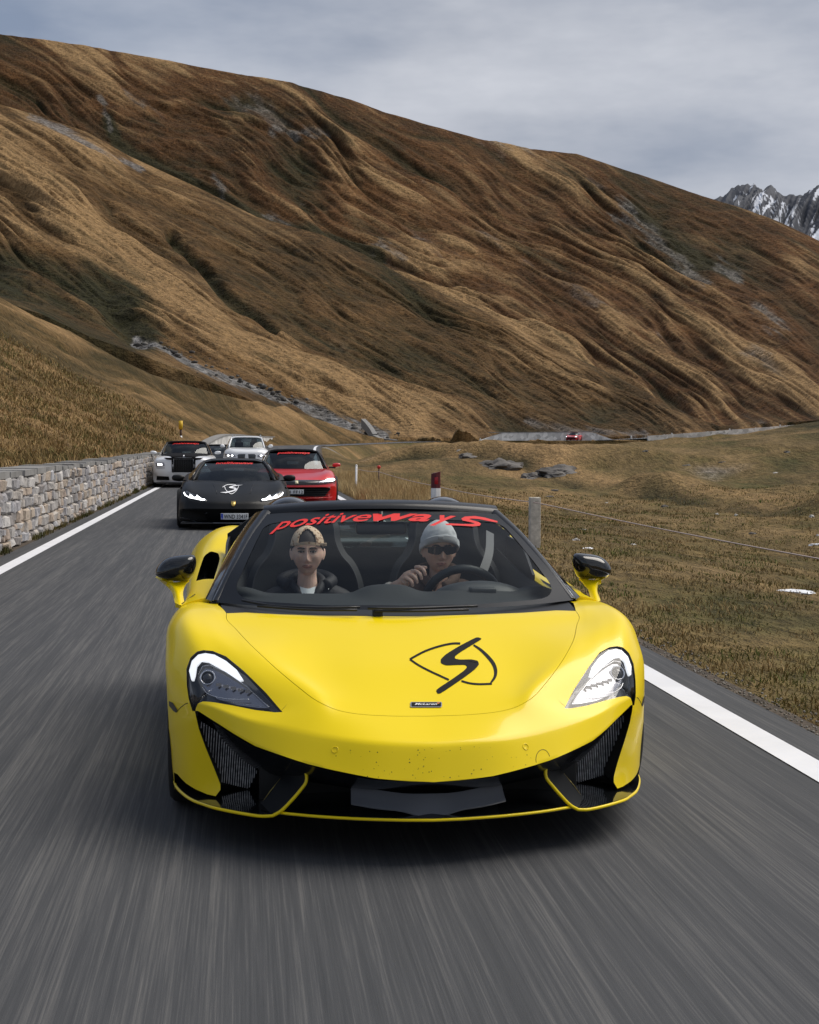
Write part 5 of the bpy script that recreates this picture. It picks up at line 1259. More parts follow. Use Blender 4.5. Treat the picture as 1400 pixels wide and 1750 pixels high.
_cap()
cap_shell('cap', P_c, P_R, .98, m_cap, P_T, .050, .018, .006, hole=(.62, .0, .62), top=.133)
cap_shell('hair', P_c, P_R, .98, m_hair, P_T, .052, -.035, .0008, top=.126)
band = [on_head(P_R, P_c, .98, (math.sin(a)*.089, -math.cos(a)*.1035, .050+.004*math.cos(a)-.01*abs(math.sin(a)))) for a in np.linspace(-1.25, 1.25, 20)]
bandG = np.array([[tuple(p+Vector((0, 0, dz))) for p in band] for dz in (-.007, 0, .007)]); sheet('cap_strap', bandG, m_cap, P_T, -.003)
bevel_box('cap_strap_tab', P_c.x+.058, P_c.x+.092, P_c.y-.085, P_c.y-.078, P_c.z+.036, P_c.z+.052, m_cap, P_T, .002)
m_jack = mat('dark_jacket', (.008, .010, .015), .7, bump=(35, .5, .006)); m_shirt = mat('white_shirt', (.62, .68, .70), .8, bump=(60, .3, .002)); m_zip = mat('zip_metal', (.6, .62, .63), .35, metal=.9)
def jacket(name, cx, cy, cz, m, parent, extra=(), w=.225, sh_z=-.235, voxel=.008):
    parts = [limb([(cx, cy+.055, cz-.66), (cx, cy+.05, cz-.42), (cx, cy+.05, cz-.30)], [.17, .19, .15], 20), prim_blob((cx, cy+.05, cz-.42), (.225, .125, .20), 24, 14)]
    for s in (-1, 1): parts += [limb([(cx+.03*s, cy+.05, cz-.225), (cx+.12*s, cy+.05, cz+sh_z), (cx+(w-.02)*s, cy+.04, cz+sh_z-.045), (cx+(w+.035)*s, cy+.0, cz-.42)], [.06, .072, .066, .06], 16)]
    return remeshed(name, parts+list(extra), voxel, m, parent, 6)
armsP = [limb([(P_C.x+.24*s, P_C.y+.0, P_C.z-.40), (P_C.x+.25*s, P_C.y-.12, P_C.z-.54), (P_C.x+.10*s, P_C.y-.32, P_C.z-.56)], [.055, .05, .042]) for s in (-1, 1)]
jacket('jacket', P_C.x, P_C.y, P_C.z, m_jack, P_T, armsP)
# open collar, hood behind, shirt and zip
def ringc(name, cx, cy, cz, pts, r, m, parent): return tube(name, smooth_open([(cx+a, cy+b, cz+c) for a, b, c in pts], 5), r, m, parent, 10)
ringc('jacket_collar', *P_C, [(-.012, -.055, -.245), (-.052, -.035, -.195), (-.078, .03, -.150), (-.05, .10, -.125), (0, .115, -.12), (.05, .10, -.125), (.078, .03, -.150), (.052, -.035, -.195), (.012, -.055, -.245)], .020, m_jack, P_T)
ringc('jacket_hood', *P_C, [(-.09, .0, -.17), (-.125, .07, -.15), (-.08, .135, -.13), (0, .15, -.12), (.08, .135, -.13), (.125, .07, -.15), (.09, .0, -.17)], .032, m_jack, P_T)
sv = np.array([[(P_C.x-.040+.0, P_C.y-.030, P_C.z-.168), (P_C.x, P_C.y-.048, P_C.z-.178), (P_C.x+.040, P_C.y-.030, P_C.z-.168)], [(P_C.x-.028, P_C.y-.065, P_C.z-.21), (P_C.x, P_C.y-.076, P_C.z-.212), (P_C.x+.028, P_C.y-.065, P_C.z-.21)], [(P_C.x-.004, P_C.y-.095, P_C.z-.26), (P_C.x, P_C.y-.097, P_C.z-.262), (P_C.x+.004, P_C.y-.095, P_C.z-.26)]], float)
sheet('shirt', surf(sv, 4, 3), m_shirt, P_T, .003)
tube('zip', [(P_C.x, P_C.y-.103, P_C.z-.245), (P_C.x+.001, P_C.y-.115, P_C.z-.30)], .0035, m_zip, P_T)
for dx, dz in ((-.042, -.222), (.055, -.225), (.103, -.182)):
    v, f = prim_blob((P_C.x+dx, P_C.y-.08+abs(dx)*.3, P_C.z+dz), (.0035, .003, .0035), 8, 6); mk('snap', v, f, m_zip, P_T, True)
# ---- driver
D_C = Vector((.338, 2.58, .932))
hand_c = Vector(K(707, 988, 1.90))
def hnd(dx, dy, dz): return hand_c+Vector((dx, dy, dz))
fing = []
# four fingers over the rim, knuckles towards the windscreen, from thumb side (upper right) to little finger (lower left)
for k, (ax, az, ln) in enumerate(((.036, .036, 1.0), (.018, .018, 1.06), (-.002, .000, 1.0), (-.020, -.017, .88))):
    b0 = hnd(ax-.022, .045, az+.012); fing += finger([b0, hnd(ax-.006, .004, az+.014), hnd(ax+.010*ln, -.026, az+.002), hnd(ax+.016*ln, -.020, az-.018*ln)], .0092, .0078)
fing += finger([hnd(-.005, .055, .018), hnd(.022, .052, .034), hnd(.045, .042, .046), hnd(.060, .030, .046)], .0105, .0088)
palm = limb([hnd(-.05, .085, -.035), hnd(-.020, .055, -.004), hnd(.002, .038, .012)], [.026, .033, .028], 14); palm2 = limb([hnd(-.035, .050, -.028), hnd(-.012, .035, -.004), hnd(.010, .030, .020)], [.020, .022, .018], 12)
wrist = limb([hnd(-.05, .085, -.035), hnd(-.095, .16, -.075), hnd(-.13, .26, -.12)], [.027, .033, .04])
D_T, D_c, D_R = person('person at the steering wheel with pale knitted hat, wide dark sunglasses and brown hooded top', *D_C, .05, .02, m_skin2, -.04, 1.0, fing+[palm, palm2, wrist])
face_details(D_T, D_c, D_R, 1.0, m_skin2, True, False, -.04)
m_knit = bpy.data.materials.new('grey_knit'); m_knit.use_nodes = True
def _kn():
    n = m_knit.node_tree; N = n.nodes.new; K_ = n.links.new; b = n.nodes['Principled BSDF']; b.inputs['Roughness'].default_value = .95; b.inputs['Base Color'].default_value = (.50, .53, .54, 1)
    t = N('ShaderNodeTexCoord'); w = N('ShaderNodeTexWave'); w.inputs['Scale'].default_value = 95; w.inputs['Distortion'].default_value = 1.2; K_(t.outputs['Object'], w.inputs[0]); bp = N('ShaderNodeBump'); bp.inputs['Strength'].default_value = .5; bp.inputs['Distance'].default_value = .002
    K_(w.outputs[0], bp.inputs['Height']); K_(bp.outputs[0], b.inputs['Normal'])
_kn()
cap_shell('knitted_hat', D_c, D_R, 1.0, m_knit, D_T, .046, -.050, .011, top=.150, noisef=.05, stretch=.6)
hc = [on_head(D_R, D_c, 1.0, (math.sin(a)*.097, -math.cos(a)*.111, .052+(-.05-.052)*(.5-.5*math.cos(a))*1.0)) for a in np.linspace(0, 2*PI, 48)]
hb = np.array([[tuple(p+Vector((0, 0, dz))+(p-D_c)*k) for p in hc] for dz, k in ((-.006, -.01), (-.003, .05), (.012, .06), (.027, .05), (.031, .0))]); sheet('hat_cuff', hb, m_knit, D_T, -.004)
bevel_box('hat_patch', D_c.x-.022, D_c.x+.006, D_c.y-.128, D_c.y-.1185, D_c.z+.058, D_c.z+.075, mat('patch_grey', (.36, .38, .39), .8), D_T, .002)
m_lensd = mat('dark_lens', (.006, .007, .008), .08, coat=1)
def shades():
    xs_ = np.linspace(-.071, .071, 31); G = []
    for v_ in np.linspace(0, 1, 9):
        row = []
        for x in xs_:
            u = abs(x)/.071; top = .0245-.004*u**2; bot = -.0185+.010*u**3+ (.020*math.exp(-(x/.0105)**2)); z = bot+(top-bot)*v_
            y = -.1075+.36*u**2.6*.071*1.0+.004*(1-v_); row.append(tuple(on_head(D_R, D_c, 1, (x, y, z))))
        G.append(row)
    o = sheet('sunglasses', np.array(G), m_lensd, D_T, .003)
    for s in (-1, 1): v, f = tubes([[on_head(D_R, D_c, 1, p) for p in ((.070*s, -.082, .017), (.079*s, -.05, .014), (.082*s, .0, .008))]], .0032, 6); mk('sunglasses_arm', v, f, m_lensd, o, True)
shades()
m_hood = mat('brown_fleece', (.125, .082, .062), .9, bump=(60, .6, .004), var=(20, .25)); m_wstripe = mat('white_knit', (.6, .58, .52), .9)
armD = [limb([(D_C.x-.20, D_C.y+.02, D_C.z-.29), (D_C.x-.27, D_C.y-.16, D_C.z-.36), tuple(hnd(-.13, .26, -.13)), tuple(hnd(-.10, .17, -.085))], [.068, .062, .056, .044], 16),
        limb([(D_C.x+.22, D_C.y, D_C.z-.30), (D_C.x+.26, D_C.y-.14, D_C.z-.46), (D_C.x+.20, D_C.y-.42, D_C.z-.36)], [.066, .058, .045], 14)]
jacket('hooded_top', *D_C, m_hood, D_T, armD, w=.215, sh_z=-.225)
ringc('hood', *D_C, [(-.02, -.060, -.185), (-.062, -.040, -.160), (-.090, .03, -.120), (-.07, .11, -.10), (0, .13, -.09), (.07, .11, -.10), (.090, .03, -.120), (.062, -.040, -.160), (.02, -.060, -.185)], .026, m_hood, D_T)
for k, mm in enumerate((m_wstripe, m_jack, m_wstripe)):
    a = hnd(-.092-.016*k, .150+.02*k, -.078-.012*k); d = Vector((-.6, .72, -.35)).normalized(); v, f = tubes([[a-d*.005, a+d*.005]], .0485+.002*k, 20); mk('cuff_stripe', v, f, mm, D_T, True)
# ------------------------------------------------------------ the cars behind, each in its own frame: x across, y back from the nose, z up
def loft_half(rows, ku, kv, cu=(), cv=()):
    """rows of points from the centre line outwards (left half) -> full-width grid"""
    G = surf(np.array(rows, float), ku, kv, cu, cv); Rr_ = G[:, 1:]*[-1, 1, 1]; return np.concatenate([G[:, ::-1], Rr_], 1)
def car_solid(rows, name, m, parent, ku=5, kv=5, cu=(), cv=()):
    """closed body: rows (stations) run nose to tail, points run from the centre top around to the centre bottom"""
    G = surf(np.array(rows, float), ku, kv, cu, cv)
    for it in range(2):
        Q = G.copy(); Q[1:-1, 1:-1] = .6*G[1:-1, 1:-1]+.1*(G[2:, 1:-1]+G[:-2, 1:-1]+G[1:-1, 2:]+G[1:-1, :-2]); G = Q
    o = solid_from_grid(G, m, name); o.data.set_sharp_from_angle(angle=math.radians(42)); return o
def xz(pts, y): return [(p[0], y, p[1]) for p in pts]
def sym(P): return [p for p in P]+[(-p[0], p[1], p[2]) for p in P[::-1]]
def wheel_for(parent, x, y, r, w, m_rim):
    t = empty('wheel'); t.parent = parent; t.location = (x, y, r)
    prof = [(r*.66, -w/2), (r*.92, -w/2), (r*.985, -w*.42), (r, -w*.3), (r, w*.3), (r*.985, w*.42), (r*.92, w/2), (r*.66, w/2)]; V = []; F = []; n = 28
    for rr_, xx in prof:
        for k in range(n): a = 2*PI*k/n; V.append((xx, rr_*math.cos(a), rr_*math.sin(a)))
    for i in range(len(prof)-1):
        for k in range(n): F.append((i*n+k, i*n+(k+1) % n, (i+1)*n+(k+1) % n, (i+1)*n+k))
    mk('tyre', V, F, m_rub, t, True); sg = 1 if x > 0 else -1; P = []
    P.append(tubes([[(sg*w*.25, 0, 0), (sg*w*.47, 0, 0)]], r*.2, 12))
    for k in range(7): a = 2*PI*k/7; P.append(tubes([[(sg*w*.36, r*.1*math.cos(a), r*.1*math.sin(a)), (sg*w*.42, r*.68*math.cos(a), r*.68*math.sin(a))]], r*.06, 5))
    v, f = join(P); mk('rim', v, f, m_rim, t, True); v, f = tubes([[(-w*.2, 0, 0), (w*.1, 0, 0)]], r*.64, 24); mk('brake_disc', v, f, m_metal, t)
def plate(parent, cx, y, z, w, h, txt, tilt=0, band=True):
    o = bevel_box('number_plate', cx-w/2, cx+w/2, y-.006, y+.006, z-h/2, z+h/2, m_plate, parent, .003)
    x0 = cx-w/2
    if band:
        v, f = box_vf(x0+.004, x0+w*.085, y-.0085, y-.006, z-h/2+.005, z+h/2-.005); mk('plate_band', v, f, m_blue, o)
        def pb(u, v_): return Vector((x0+.010+u*(w*.085-.018), y-.0095, z-h*.38+v_*.022))
        text_on('plate_letters', 'PL', m_wht, o, pb, bold=.02)
    def pl(u, v_): return Vector((x0+w*.115+u*(w*.85), y-.0085, z-h*.34+v_*h*.92))
    text_on('plate_letters', txt, m_vin, o, pl, bold=.016, spacing=1.1)
    return o
m_plate = mat('plate_white', (.62, .64, .66), .45); m_blue = mat('plate_blue', (.02, .06, .45), .4)
m_beam = mat('lamp_beam', (.95, .96, 1), .3, emit=(.95, .97, 1), estr=2.6)
def quadpatch(name, A, B, Cc, D, m, parent, n=5, bulge=(0, 0, 0), thick=.004):
    """slightly domed four-sided panel A-B top edge, D-C bottom edge"""
    A, B, Cc, D = map(np.array, (A, B, Cc, D)); G = []
    for v in np.linspace(0, 1, n):
        G.append([((A*(1-v)+D*v)*(1-u)+(B*(1-v)+Cc*v)*u)+np.array(bulge)*4*u*(1-u)*(1-.3*v) for u in np.linspace(0, 1, n*2)])
    return sheet(name, np.array(G, float), m, parent, thick)
def screen(parent, yb, zb, wbm, yt, zt, wt_, m_s, sweep_b=.25, sweep_t=.12, bulge=.03, side=True, frame=None, yr=None, zr=None, wr=None):
    """windscreen sheet between scuttle and header"""
    rows = []
    for t in np.linspace(0, 1, 5):
        w_ = wbm+(wt_-wbm)*t; y = yb+(yt-yb)*t; z = zb+(zt-zb)*t+bulge*math.sin(PI*t); sw_ = sweep_b+(sweep_t-sweep_b)*t
        rows.append([(w_*u, y+sw_*abs(u)**2.2, z-.012*u*u) for u in np.linspace(-1, 1, 13)])
    return sheet('windscreen', surf(np.array(rows, float), 3, 2), m_s, parent, -.005)
m_dglass = thin_glass('tinted_screen', (.30, .36, .38), .55, .03, .05)
def cabin_fill(parent, w, y0, y1, z0, z1):
    """dark seats and headrests behind a screen"""
    for s in (-1, 1):
        o = bevel_box('seat', s*w*.5-w*.28, s*w*.5+w*.28, y1-.16, y1, z0, z1-.16, m_int, parent, .05, 3); bevel_box('headrest', s*w*.5-.12, s*w*.5+.12, y1-.13, y1-.04, z1-.18, z1-.02, m_int, o, .03, 3)
    bevel_box('dashboard', -w*.95, w*.95, y0, y0+.35, z0+.1, z0+.3, m_int, parent, .05, 3)
    v, f = tubes([[(w*.48+.17*math.cos(a), y0+.46, z0+.26+.17*math.sin(a)) for a in np.linspace(0, 2*PI, 25)]], .014, 6); mk('steering_wheel', v, f, m_carb, parent, True)
def occupant(label, world, skin, cloth, hatm=None, glasses=False, rz=0):
    """seated figure, small in the picture; head, neck and shoulders in one skin, clothes over them"""
    t = empty('person', world); t.rotation_euler = (0, 0, rz); tag(t, label, 'person')
    V, T = head_grid(0); nz, nx = V.shape[:2]; F = [tuple(q) for q in grid_faces(nz, nx)]+[(i*nx+nx-1, i*nx, (i+1)*nx, (i+1)*nx+nx-1) for i in range(nz-1)]+[tuple(range(nx))[::-1], tuple((nz-1)*nx+k for k in range(nx))]
    parts = [(V.reshape(-1, 3), F), limb([(0, .02, -.06), (0, .03, -.13), (0, .04, -.24)], [.05, .052, .07], 14), prim_blob((0, .05, -.42), (.17, .10, .2), 14, 8), prim_blob((0, -.02, -.66), (.17, .14, .13), 12, 8)]
    for s in (-1, 1): parts.append(limb([(.05*s, .04, -.245), (.17*s, .04, -.275)], [.05, .052], 10)); parts.append(limb([(.09*s, -.05, -.66), (.12*s, -.48, -.58)], [.085, .06], 10)); v, f = prim_blob((.079*s, .008, -.01), (.008, .017, .03), 8, 6); parts.append((v, f))
    for s in (-1, 1): parts += [limb([(.14*s, -.40, -.34), (.12*s, -.46, -.30), (.13*s, -.50, -.27)], [.03, .034, .022], 10)]+[q for k in range(4) for q in finger([Vector((.13*s+(k-1.5)*.017, -.49, -.275)), Vector((.13*s+(k-1.5)*.018, -.525, -.262)), Vector((.13*s+(k-1.5)*.018, -.54, -.285))], .0095, .008)]+finger([Vector((.10*s, -.45, -.285)), Vector((.085*s, -.49, -.262)), Vector((.088*s, -.515, -.255))], .011, .009)+[limb([(.21*s, -.16, -.46), (.17*s, -.30, -.40), (.14*s, -.41, -.335)], [.04, .034, .028], 10)]
    remeshed('body', parts, .007, skin, t, 1)
    arms = [limb([(.19*s, .04, -.29), (.235*s, .0, -.42), (.215*s, -.14, -.475), (.15*s, -.36, -.37)], [.066, .058, .052, .044], 12) for s in (-1, 1)]
    jacket('jacket', 0, 0, 0, cloth, t, arms, voxel=.012)
    cap_shell('hair' if hatm is None else 'cap', Vector((0, 0, 0)), Matrix.Identity(3), 1.0, hatm or m_hair, t, .048, -.03, .004, top=.132)
    for s in (-1, 1): v, f = prim_blob((.0305*s, -.086, .008), (.014, .004, .005), 8, 6); mk('eye', v, f, m_iris, t, True)
    return t
def place_car(t, x, y, rz=0): t.location = (x, y, 0); t.rotation_euler = (0, 0, rz)

m_mblk2 = mat('roof_black_cloth', (.005, .005, .006), .85, spec=.05)
# ---- black wedge-shaped supercar
def P2(px, py, Y, ox, oy):
    p = at_y(px, py, Y); return (p[0]-ox, Y-oy, p[2])
m_bpaint = mat('black_paint', (.004, .0045, .005), .45, spec=.25, coat=.12, coat_rough=.12)
bx, by = -.17, 26.6
bcar = empty('sports_car'); tag(bcar, 'matt-looking black wedge sports car with a white winged emblem on its bonnet', 'sports car', 'sports cars following behind')
rows = [ # nose section to tail, each: centre top .. shoulder .. side .. sill .. bottom centre
    [(0, .02, .36), (-.35, .05, .36), (-.62, .16, .36), (-.82, .34, .35), (-.90, .50, .33), (-.92, .56, .24), (-.90, .56, .12), (-.5, .30, .10), (0, .20, .10)],
    [(0, .08, .46), (-.33, .11, .465), (-.60, .22, .47), (-.80, .40, .50), (-.90, .55, .46), (-.935, .62, .34), (-.93, .62, .11), (-.5, .5, .10), (0, .45, .10)],
    [(0, .40, .58), (-.30, .42, .60), (-.58, .48, .60), (-.76, .58, .64), (-.88, .68, .62), (-.945, .74, .45), (-.93, .74, .11), (-.5, .7, .10), (0, .65, .10)],
    [(0, .80, .68), (-.28, .80, .71), (-.55, .85, .71), (-.74, .95, .745), (-.87, 1.0, .73), (-.955, 1.05, .58), (-.93, 1.05, .11), (-.5, 1.0, .10), (0, 1.0, .10)],
    [(0, 1.15, .76), (-.26, 1.15, .79), (-.52, 1.2, .79), (-.72, 1.3, .80), (-.86, 1.35, .78), (-.955, 1.4, .62), (-.93, 1.4, .11), (-.5, 1.4, .10), (0, 1.4, .10)],
    [(0, 1.9, .80), (-.26, 1.9, .81), (-.52, 1.9, .82), (-.70, 1.9, .82), (-.84, 1.9, .80), (-.945, 1.9, .62), (-.94, 1.9, .11), (-.5, 1.9, .10), (0, 1.9, .10)],
    [(0, 2.9, .88), (-.26, 2.9, .88), (-.52, 2.9, .87), (-.72, 2.9, .86), (-.90, 2.9, .84), (-.97, 2.9, .66), (-.96, 2.9, .12), (-.5, 2.9, .12), (0, 2.9, .12)],
    [(0, 3.6, .92), (-.26, 3.6, .92), (-.55, 3.6, .91), (-.76, 3.6, .91), (-.90, 3.6, .86), (-.98, 3.6, .66), (-.97, 3.6, .14), (-.5, 3.6, .14), (0, 3.6, .14)],
    [(0, 4.4, .86), (-.26, 4.4, .86), (-.50, 4.4, .85), (-.70, 4.38, .84), (-.82, 4.34, .80), (-.90, 4.3, .66), (-.88, 4.3, .30), (-.5, 4.4, .28), (0, 4.4, .28)]]
bmats = [m_bpaint, m_void]
bb = car_solid(rows, 'body', bmats, None, 5, 5, cu=(1,), cv=(3, 6))
def arch(o, ys, r, mats, w=1.0):
    for y in ys:
        for s in (-1, 1): bool_op(o, prism([(-1.15*s, y+r*math.cos(a), r*.88+r*math.sin(a)) for a in np.linspace(0, 2*PI, 32, endpoint=False)], (.42*s, 0, 0), mats, 0, 1))
arch(bb, (1.0, 3.62), .375, bmats)
def twocut(o, ring, vec, mats, idx=1):
    for s in (-1, 1):
        R = fl(ring, s); bool_op(o, prism(R, vec, mats, 0, idx))
twocut(bb, [(-.86, -.1, .34), (-.50, -.1, .30), (-.44, -.1, .17), (-.60, -.1, .145), (-.90, -.1, .20)], (0, .62, 0), bmats)      # side intakes
lampb = [(-.86, 0, .615), (-.66, 0, .525), (-.42, 0, .49), (-.40, 0, .525), (-.55, 0, .545), (-.80, 0, .655)]
lin = separate_idx(bb, 1, 'intake_lining', m_void, bcar); bb.data.materials.pop(index=1); bb.parent = bcar
bbt = tree_of(bb)
def drop(tree, x, z, off=.004):
    r = tree.ray_cast(Vector((x, -2, z)), Vector((0, 1, 0))); return r[0]+r[1]*off if r[0] is not None else Vector((x, .3, z))
def front_decal(name, ring, tree, m, parent, off=.004, s=1):
    """shape given in x-z, laid onto the front of a body"""
    bm = bmesh.new(); vs = [bm.verts.new((p[0]*s, 0, p[1])) for p in ring]
    for t_ in tess(ring): bm.faces.new([vs[q] for q in t_])
    for _ in range(3):
        lg = [e for e in bm.edges if e.calc_length() > .05]
        if lg: bmesh.ops.subdivide_edges(bm, edges=lg, cuts=1); bmesh.ops.triangulate(bm, faces=[q for q in bm.faces if len(q.verts) > 3])
    for v in bm.verts: v.co = drop(tree, v.co.x, v.co.z, off)
    o = mesh_of(bm, name, m, parent); return o
def fdc_depth(o, d): md = o.modifiers.new('t', 'SOLIDIFY'); md.thickness = d; md.offset = 0; return o
for s in (-1, 1):
    h = front_decal('headlight', [(-.80, .645), (-.845, .60), (-.80, .545), (-.62, .485), (-.46, .47), (-.44, .50), (-.56, .55), (-.70, .60)], bbt, m_lampin, bcar, .003, s); fdc_depth(h, .004)
    d1 = front_decal('running_light', [(-.83, .62), (-.815, .585), (-.76, .545), (-.73, .56), (-.74, .59), (-.70, .565), (-.66, .535), (-.62, .545), (-.62, .575), (-.58, .545), (-.53, .515), (-.48, .51), (-.47, .495), (-.52, .485), (-.62, .505), (-.74, .525), (-.82, .565), (-.845, .605)], bbt, m_beam, h, .010, s); fdc_depth(d1, .004)
    f1 = front_decal('bumper_fold', [(-.90, .20), (-.70, .165), (-.66, .155), (-.45, .30), (-.43, .295), (-.62, .14), (-.66, .135), (-.90, .17)], bbt, m_carb, bcar, .012, s); fdc_depth(f1, .01)
m_bk2 = mat('bumper_black', (.012, .013, .014), .3, coat=.4)
bevel_box('splitter', -.88, .88, .10, .6, .10, .125, m_bk2, bcar, .008)
v, f = tubes([[(-.86, .52, .125), (-.6, .22, .122), (-.3, .09, .12), (0, .05, .12), (.3, .09, .12), (.6, .22, .122), (.86, .52, .125)]], .006, 5); mk('splitter_edge', v, f, m_chromed, bcar, True)
m_white = mat('white_vinyl', (.82, .83, .85), .5)
def emblem_small(parent, tree, cx, cz, k, m, off=.004):
    e1 = cr2([(-.16, .030), (-.11, .062), (-.02, .072), (.07, .066)], 4); e2 = cr2([(-.13, .055), (-.11, .0), (-.05, -.055), (.0, -.072), (.07, -.03), (.11, .03), (.12, .060)], 4)
    for pts, w in ((e1, .009), (e2, .009)):
        front_decal('emblem', [(cx+p[0]*k, cz+p[1]*k) for p in stroke(pts, w)], tree, m, parent, off)
    swr = [(.19, .066), (.10, .062), (.02, .055), (-.045, .035), (-.05, .018), (.0, .010), (.045, .004), (.035, -.012), (-.02, -.028), (-.10, -.042), (-.20, -.05), (-.10, -.062), (.0, -.045), (.075, -.022), (.09, .006), (.06, .022), (.01, .028), (.02, .036), (.10, .052)]
    front_decal('emblem', [(cx+p[0]*k, cz+p[1]*k) for p in swr], tree, m, parent, off+.002)
emblem_small(bcar, bbt, -.03, .665, 1.0, m_white, .008)
m_goldp = mat('gold_badge', (.75, .52, .15), .3, metal=.9)
fdc_depth(front_decal('badge', [(-.036, .480), (.036, .480), (.038, .44), (.02, .405), (0, .395), (-.02, .405), (-.038, .44)], bbt, m_goldp, bcar, .008), .004)
plate(bcar, .02, -.02, .235, .46, .105, 'WND 3341F')
for sx in (-.28, .28):
    v, f = tubes([[drop(bbt, sx*1.0, .60, .004), drop(bbt, sx*1.1, .68, .004), drop(bbt, sx*1.25, .75, .004)]], .004, 5); mk('bonnet_crease', v, f, m_carb, bcar, True)
# greenhouse
screen(bcar, 1.20, .775, .70, 2.05, 1.135, .50, m_dglass, .22, .12)
rf = []
for y, z, w in ((2.02, 1.14, .53), (2.25, 1.165, .55), (2.7, 1.16, .55), (3.1, 1.10, .52), (3.6, .98, .45)): rf.append([(w*u, y+(.12*abs(u)**2 if y < 2.3 else 0), z-.02*u*u-.03*max(0, abs(u)-.8)*5) for u in np.linspace(-1, 1, 9)])
sheet('roof', surf(np.array(rf), 4, 2), m_bpaint, bcar, .02)
for s in (-1, 1):
    tube('windscreen_pillar', smooth_open([(-.72*s, 1.38, .79), (-.64*s, 1.75, .96), (-.53*s, 2.17, 1.125)], 4), .028, m_bpaint, bcar, 8)
    G = np.array([[(-.80*s, 1.5, .80), (-.82*s, 2.1, .82), (-.83*s, 2.8, .88)], [(-.70*s, 1.6, .93), (-.66*s, 2.15, 1.05), (-.62*s, 2.75, 1.08)], [(-.62*s, 1.95, 1.06), (-.56*s, 2.3, 1.14), (-.55*s, 2.7, 1.13)]], float); sheet('side_window', surf(G, 4, 4), m_blk, bcar, .008*s)
    cap = pillow('door_mirror', smooth_closed([(-1.06, 0, .80), (-1.09, 0, .84), (-1.06, 0, .895), (-.93, 0, .90), (-.87, 0, .865), (-.90, 0, .80), (-.97, 0, .785)], 3), 1.52, .06, .06, m_bpaint, bcar, s); bevel_box('mirror_arm', min(-.80*s, -.95*s), max(-.80*s, -.95*s), 1.50, 1.56, .79, .81, m_bpaint, cap, .006)
cabin_fill(bcar, .60, 1.45, 2.5, .45, 1.05)
v, f = tubes([[(-.04, 2.06, 1.10), (.04, 2.06, 1.10)]], .03, 8); mk('rear_view_mirror', v, f, m_carb, bcar, True)
def ws_text(parent, yt, zt, w, txt, m, hgt=.075, yb=None, dz=.0, bold=.03):
    def q(u, v_): x = (-1+2*u)*w; return Vector((x, yt-(.75-v_)*hgt*1.9+.12*abs(x/.5)**2.2, zt-(.75-v_)*hgt*.85-.012*(x/.5)**2+.006+dz))
    return text_on('screen_lettering', txt, m, parent, q, bold=bold, shear=.3)
ws_text(bcar, 2.0, 1.125, .34, 'positiveways', m_red)
for s in (-1, 1):
    for y in (1.0, 3.62): wheel_for(bcar, .845*s, y, .335, .25, m_carb)
place_car(bcar, bx, by)

# ---- red coupe with a long bonnet
m_rpaint = mat('red_paint', (.62, .012, .014), .28, coat=.7, coat_rough=.04)
rcar = empty('sports_car'); tag(rcar, 'bright red front-engined coupe with black nose band and one white door edge', 'sports car', 'sports cars following behind')
rows = [
    [(0, .0, .50), (-.35, .03, .50), (-.62, .13, .50), (-.82, .33, .50), (-.91, .50, .48), (-.945, .60, .40), (-.93, .60, .14), (-.5, .35, .12), (0, .25, .12)],
    [(0, .02, .62), (-.33, .05, .62), (-.62, .16, .63), (-.80, .36, .66), (-.90, .54, .64), (-.95, .66, .50), (-.94, .66, .13), (-.5, .5, .12), (0, .45, .12)],
    [(0, .28, .70), (-.30, .30, .71), (-.55, .36, .74), (-.74, .50, .79), (-.88, .66, .76), (-.96, .76, .58), (-.95, .76, .13), (-.5, .7, .12), (0, .65, .12)],
    [(0, .80, .80), (-.28, .80, .805), (-.52, .84, .83), (-.74, .95, .885), (-.88, 1.02, .86), (-.97, 1.08, .66), (-.95, 1.08, .13), (-.5, 1.0, .12), (0, 1.0, .12)],
    [(0, 1.35, .90), (-.26, 1.35, .90), (-.50, 1.38, .905), (-.72, 1.45, .925), (-.86, 1.5, .89), (-.96, 1.5, .68), (-.95, 1.5, .13), (-.5, 1.5, .12), (0, 1.5, .12)],
    [(0, 1.75, .93), (-.26, 1.78, .93), (-.52, 1.85, .93), (-.72, 1.9, .93), (-.85, 1.9, .89), (-.94, 1.9, .68), (-.94, 1.9, .13), (-.5, 1.9, .12), (0, 1.9, .12)],
    [(0, 2.9, .94), (-.26, 2.9, .94), (-.52, 2.9, .94), (-.72, 2.9, .93), (-.86, 2.9, .90), (-.95, 2.9, .70), (-.95, 2.9, .13), (-.5, 2.9, .12), (0, 2.9, .12)],
    [(0, 3.8, .98), (-.26, 3.8, .98), (-.55, 3.8, .97), (-.76, 3.8, .96), (-.92, 3.8, .92), (-.99, 3.8, .72), (-.98, 3.8, .15), (-.5, 3.8, .14), (0, 3.8, .14)],
    [(0, 4.7, .96), (-.26, 4.7, .96), (-.50, 4.7, .95), (-.70, 4.66, .93), (-.84, 4.6, .88), (-.92, 4.55, .70), (-.90, 4.55, .30), (-.5, 4.7, .28), (0, 4.7, .28)]]
rows = [[(p[0], p[1], p[2]*(.92 if p[1] < 2.5 else .95)) for p in r] for r in rows]
rmats = [m_rpaint, m_void]
rb = car_solid(rows, 'body', rmats, None, 5, 5, cu=(1,), cv=(6,)); arch(rb, (1.05, 3.75), .39, rmats)
bool_op(rb, prism(sym([(0, -.2, .46), (-.60, -.2, .455), (-.78, -.2, .43), (-.80, -.2, .30), (-.72, -.2, .235), (0, -.2, .225)][1:-1]), (0, .55, 0), rmats, 0, 1))
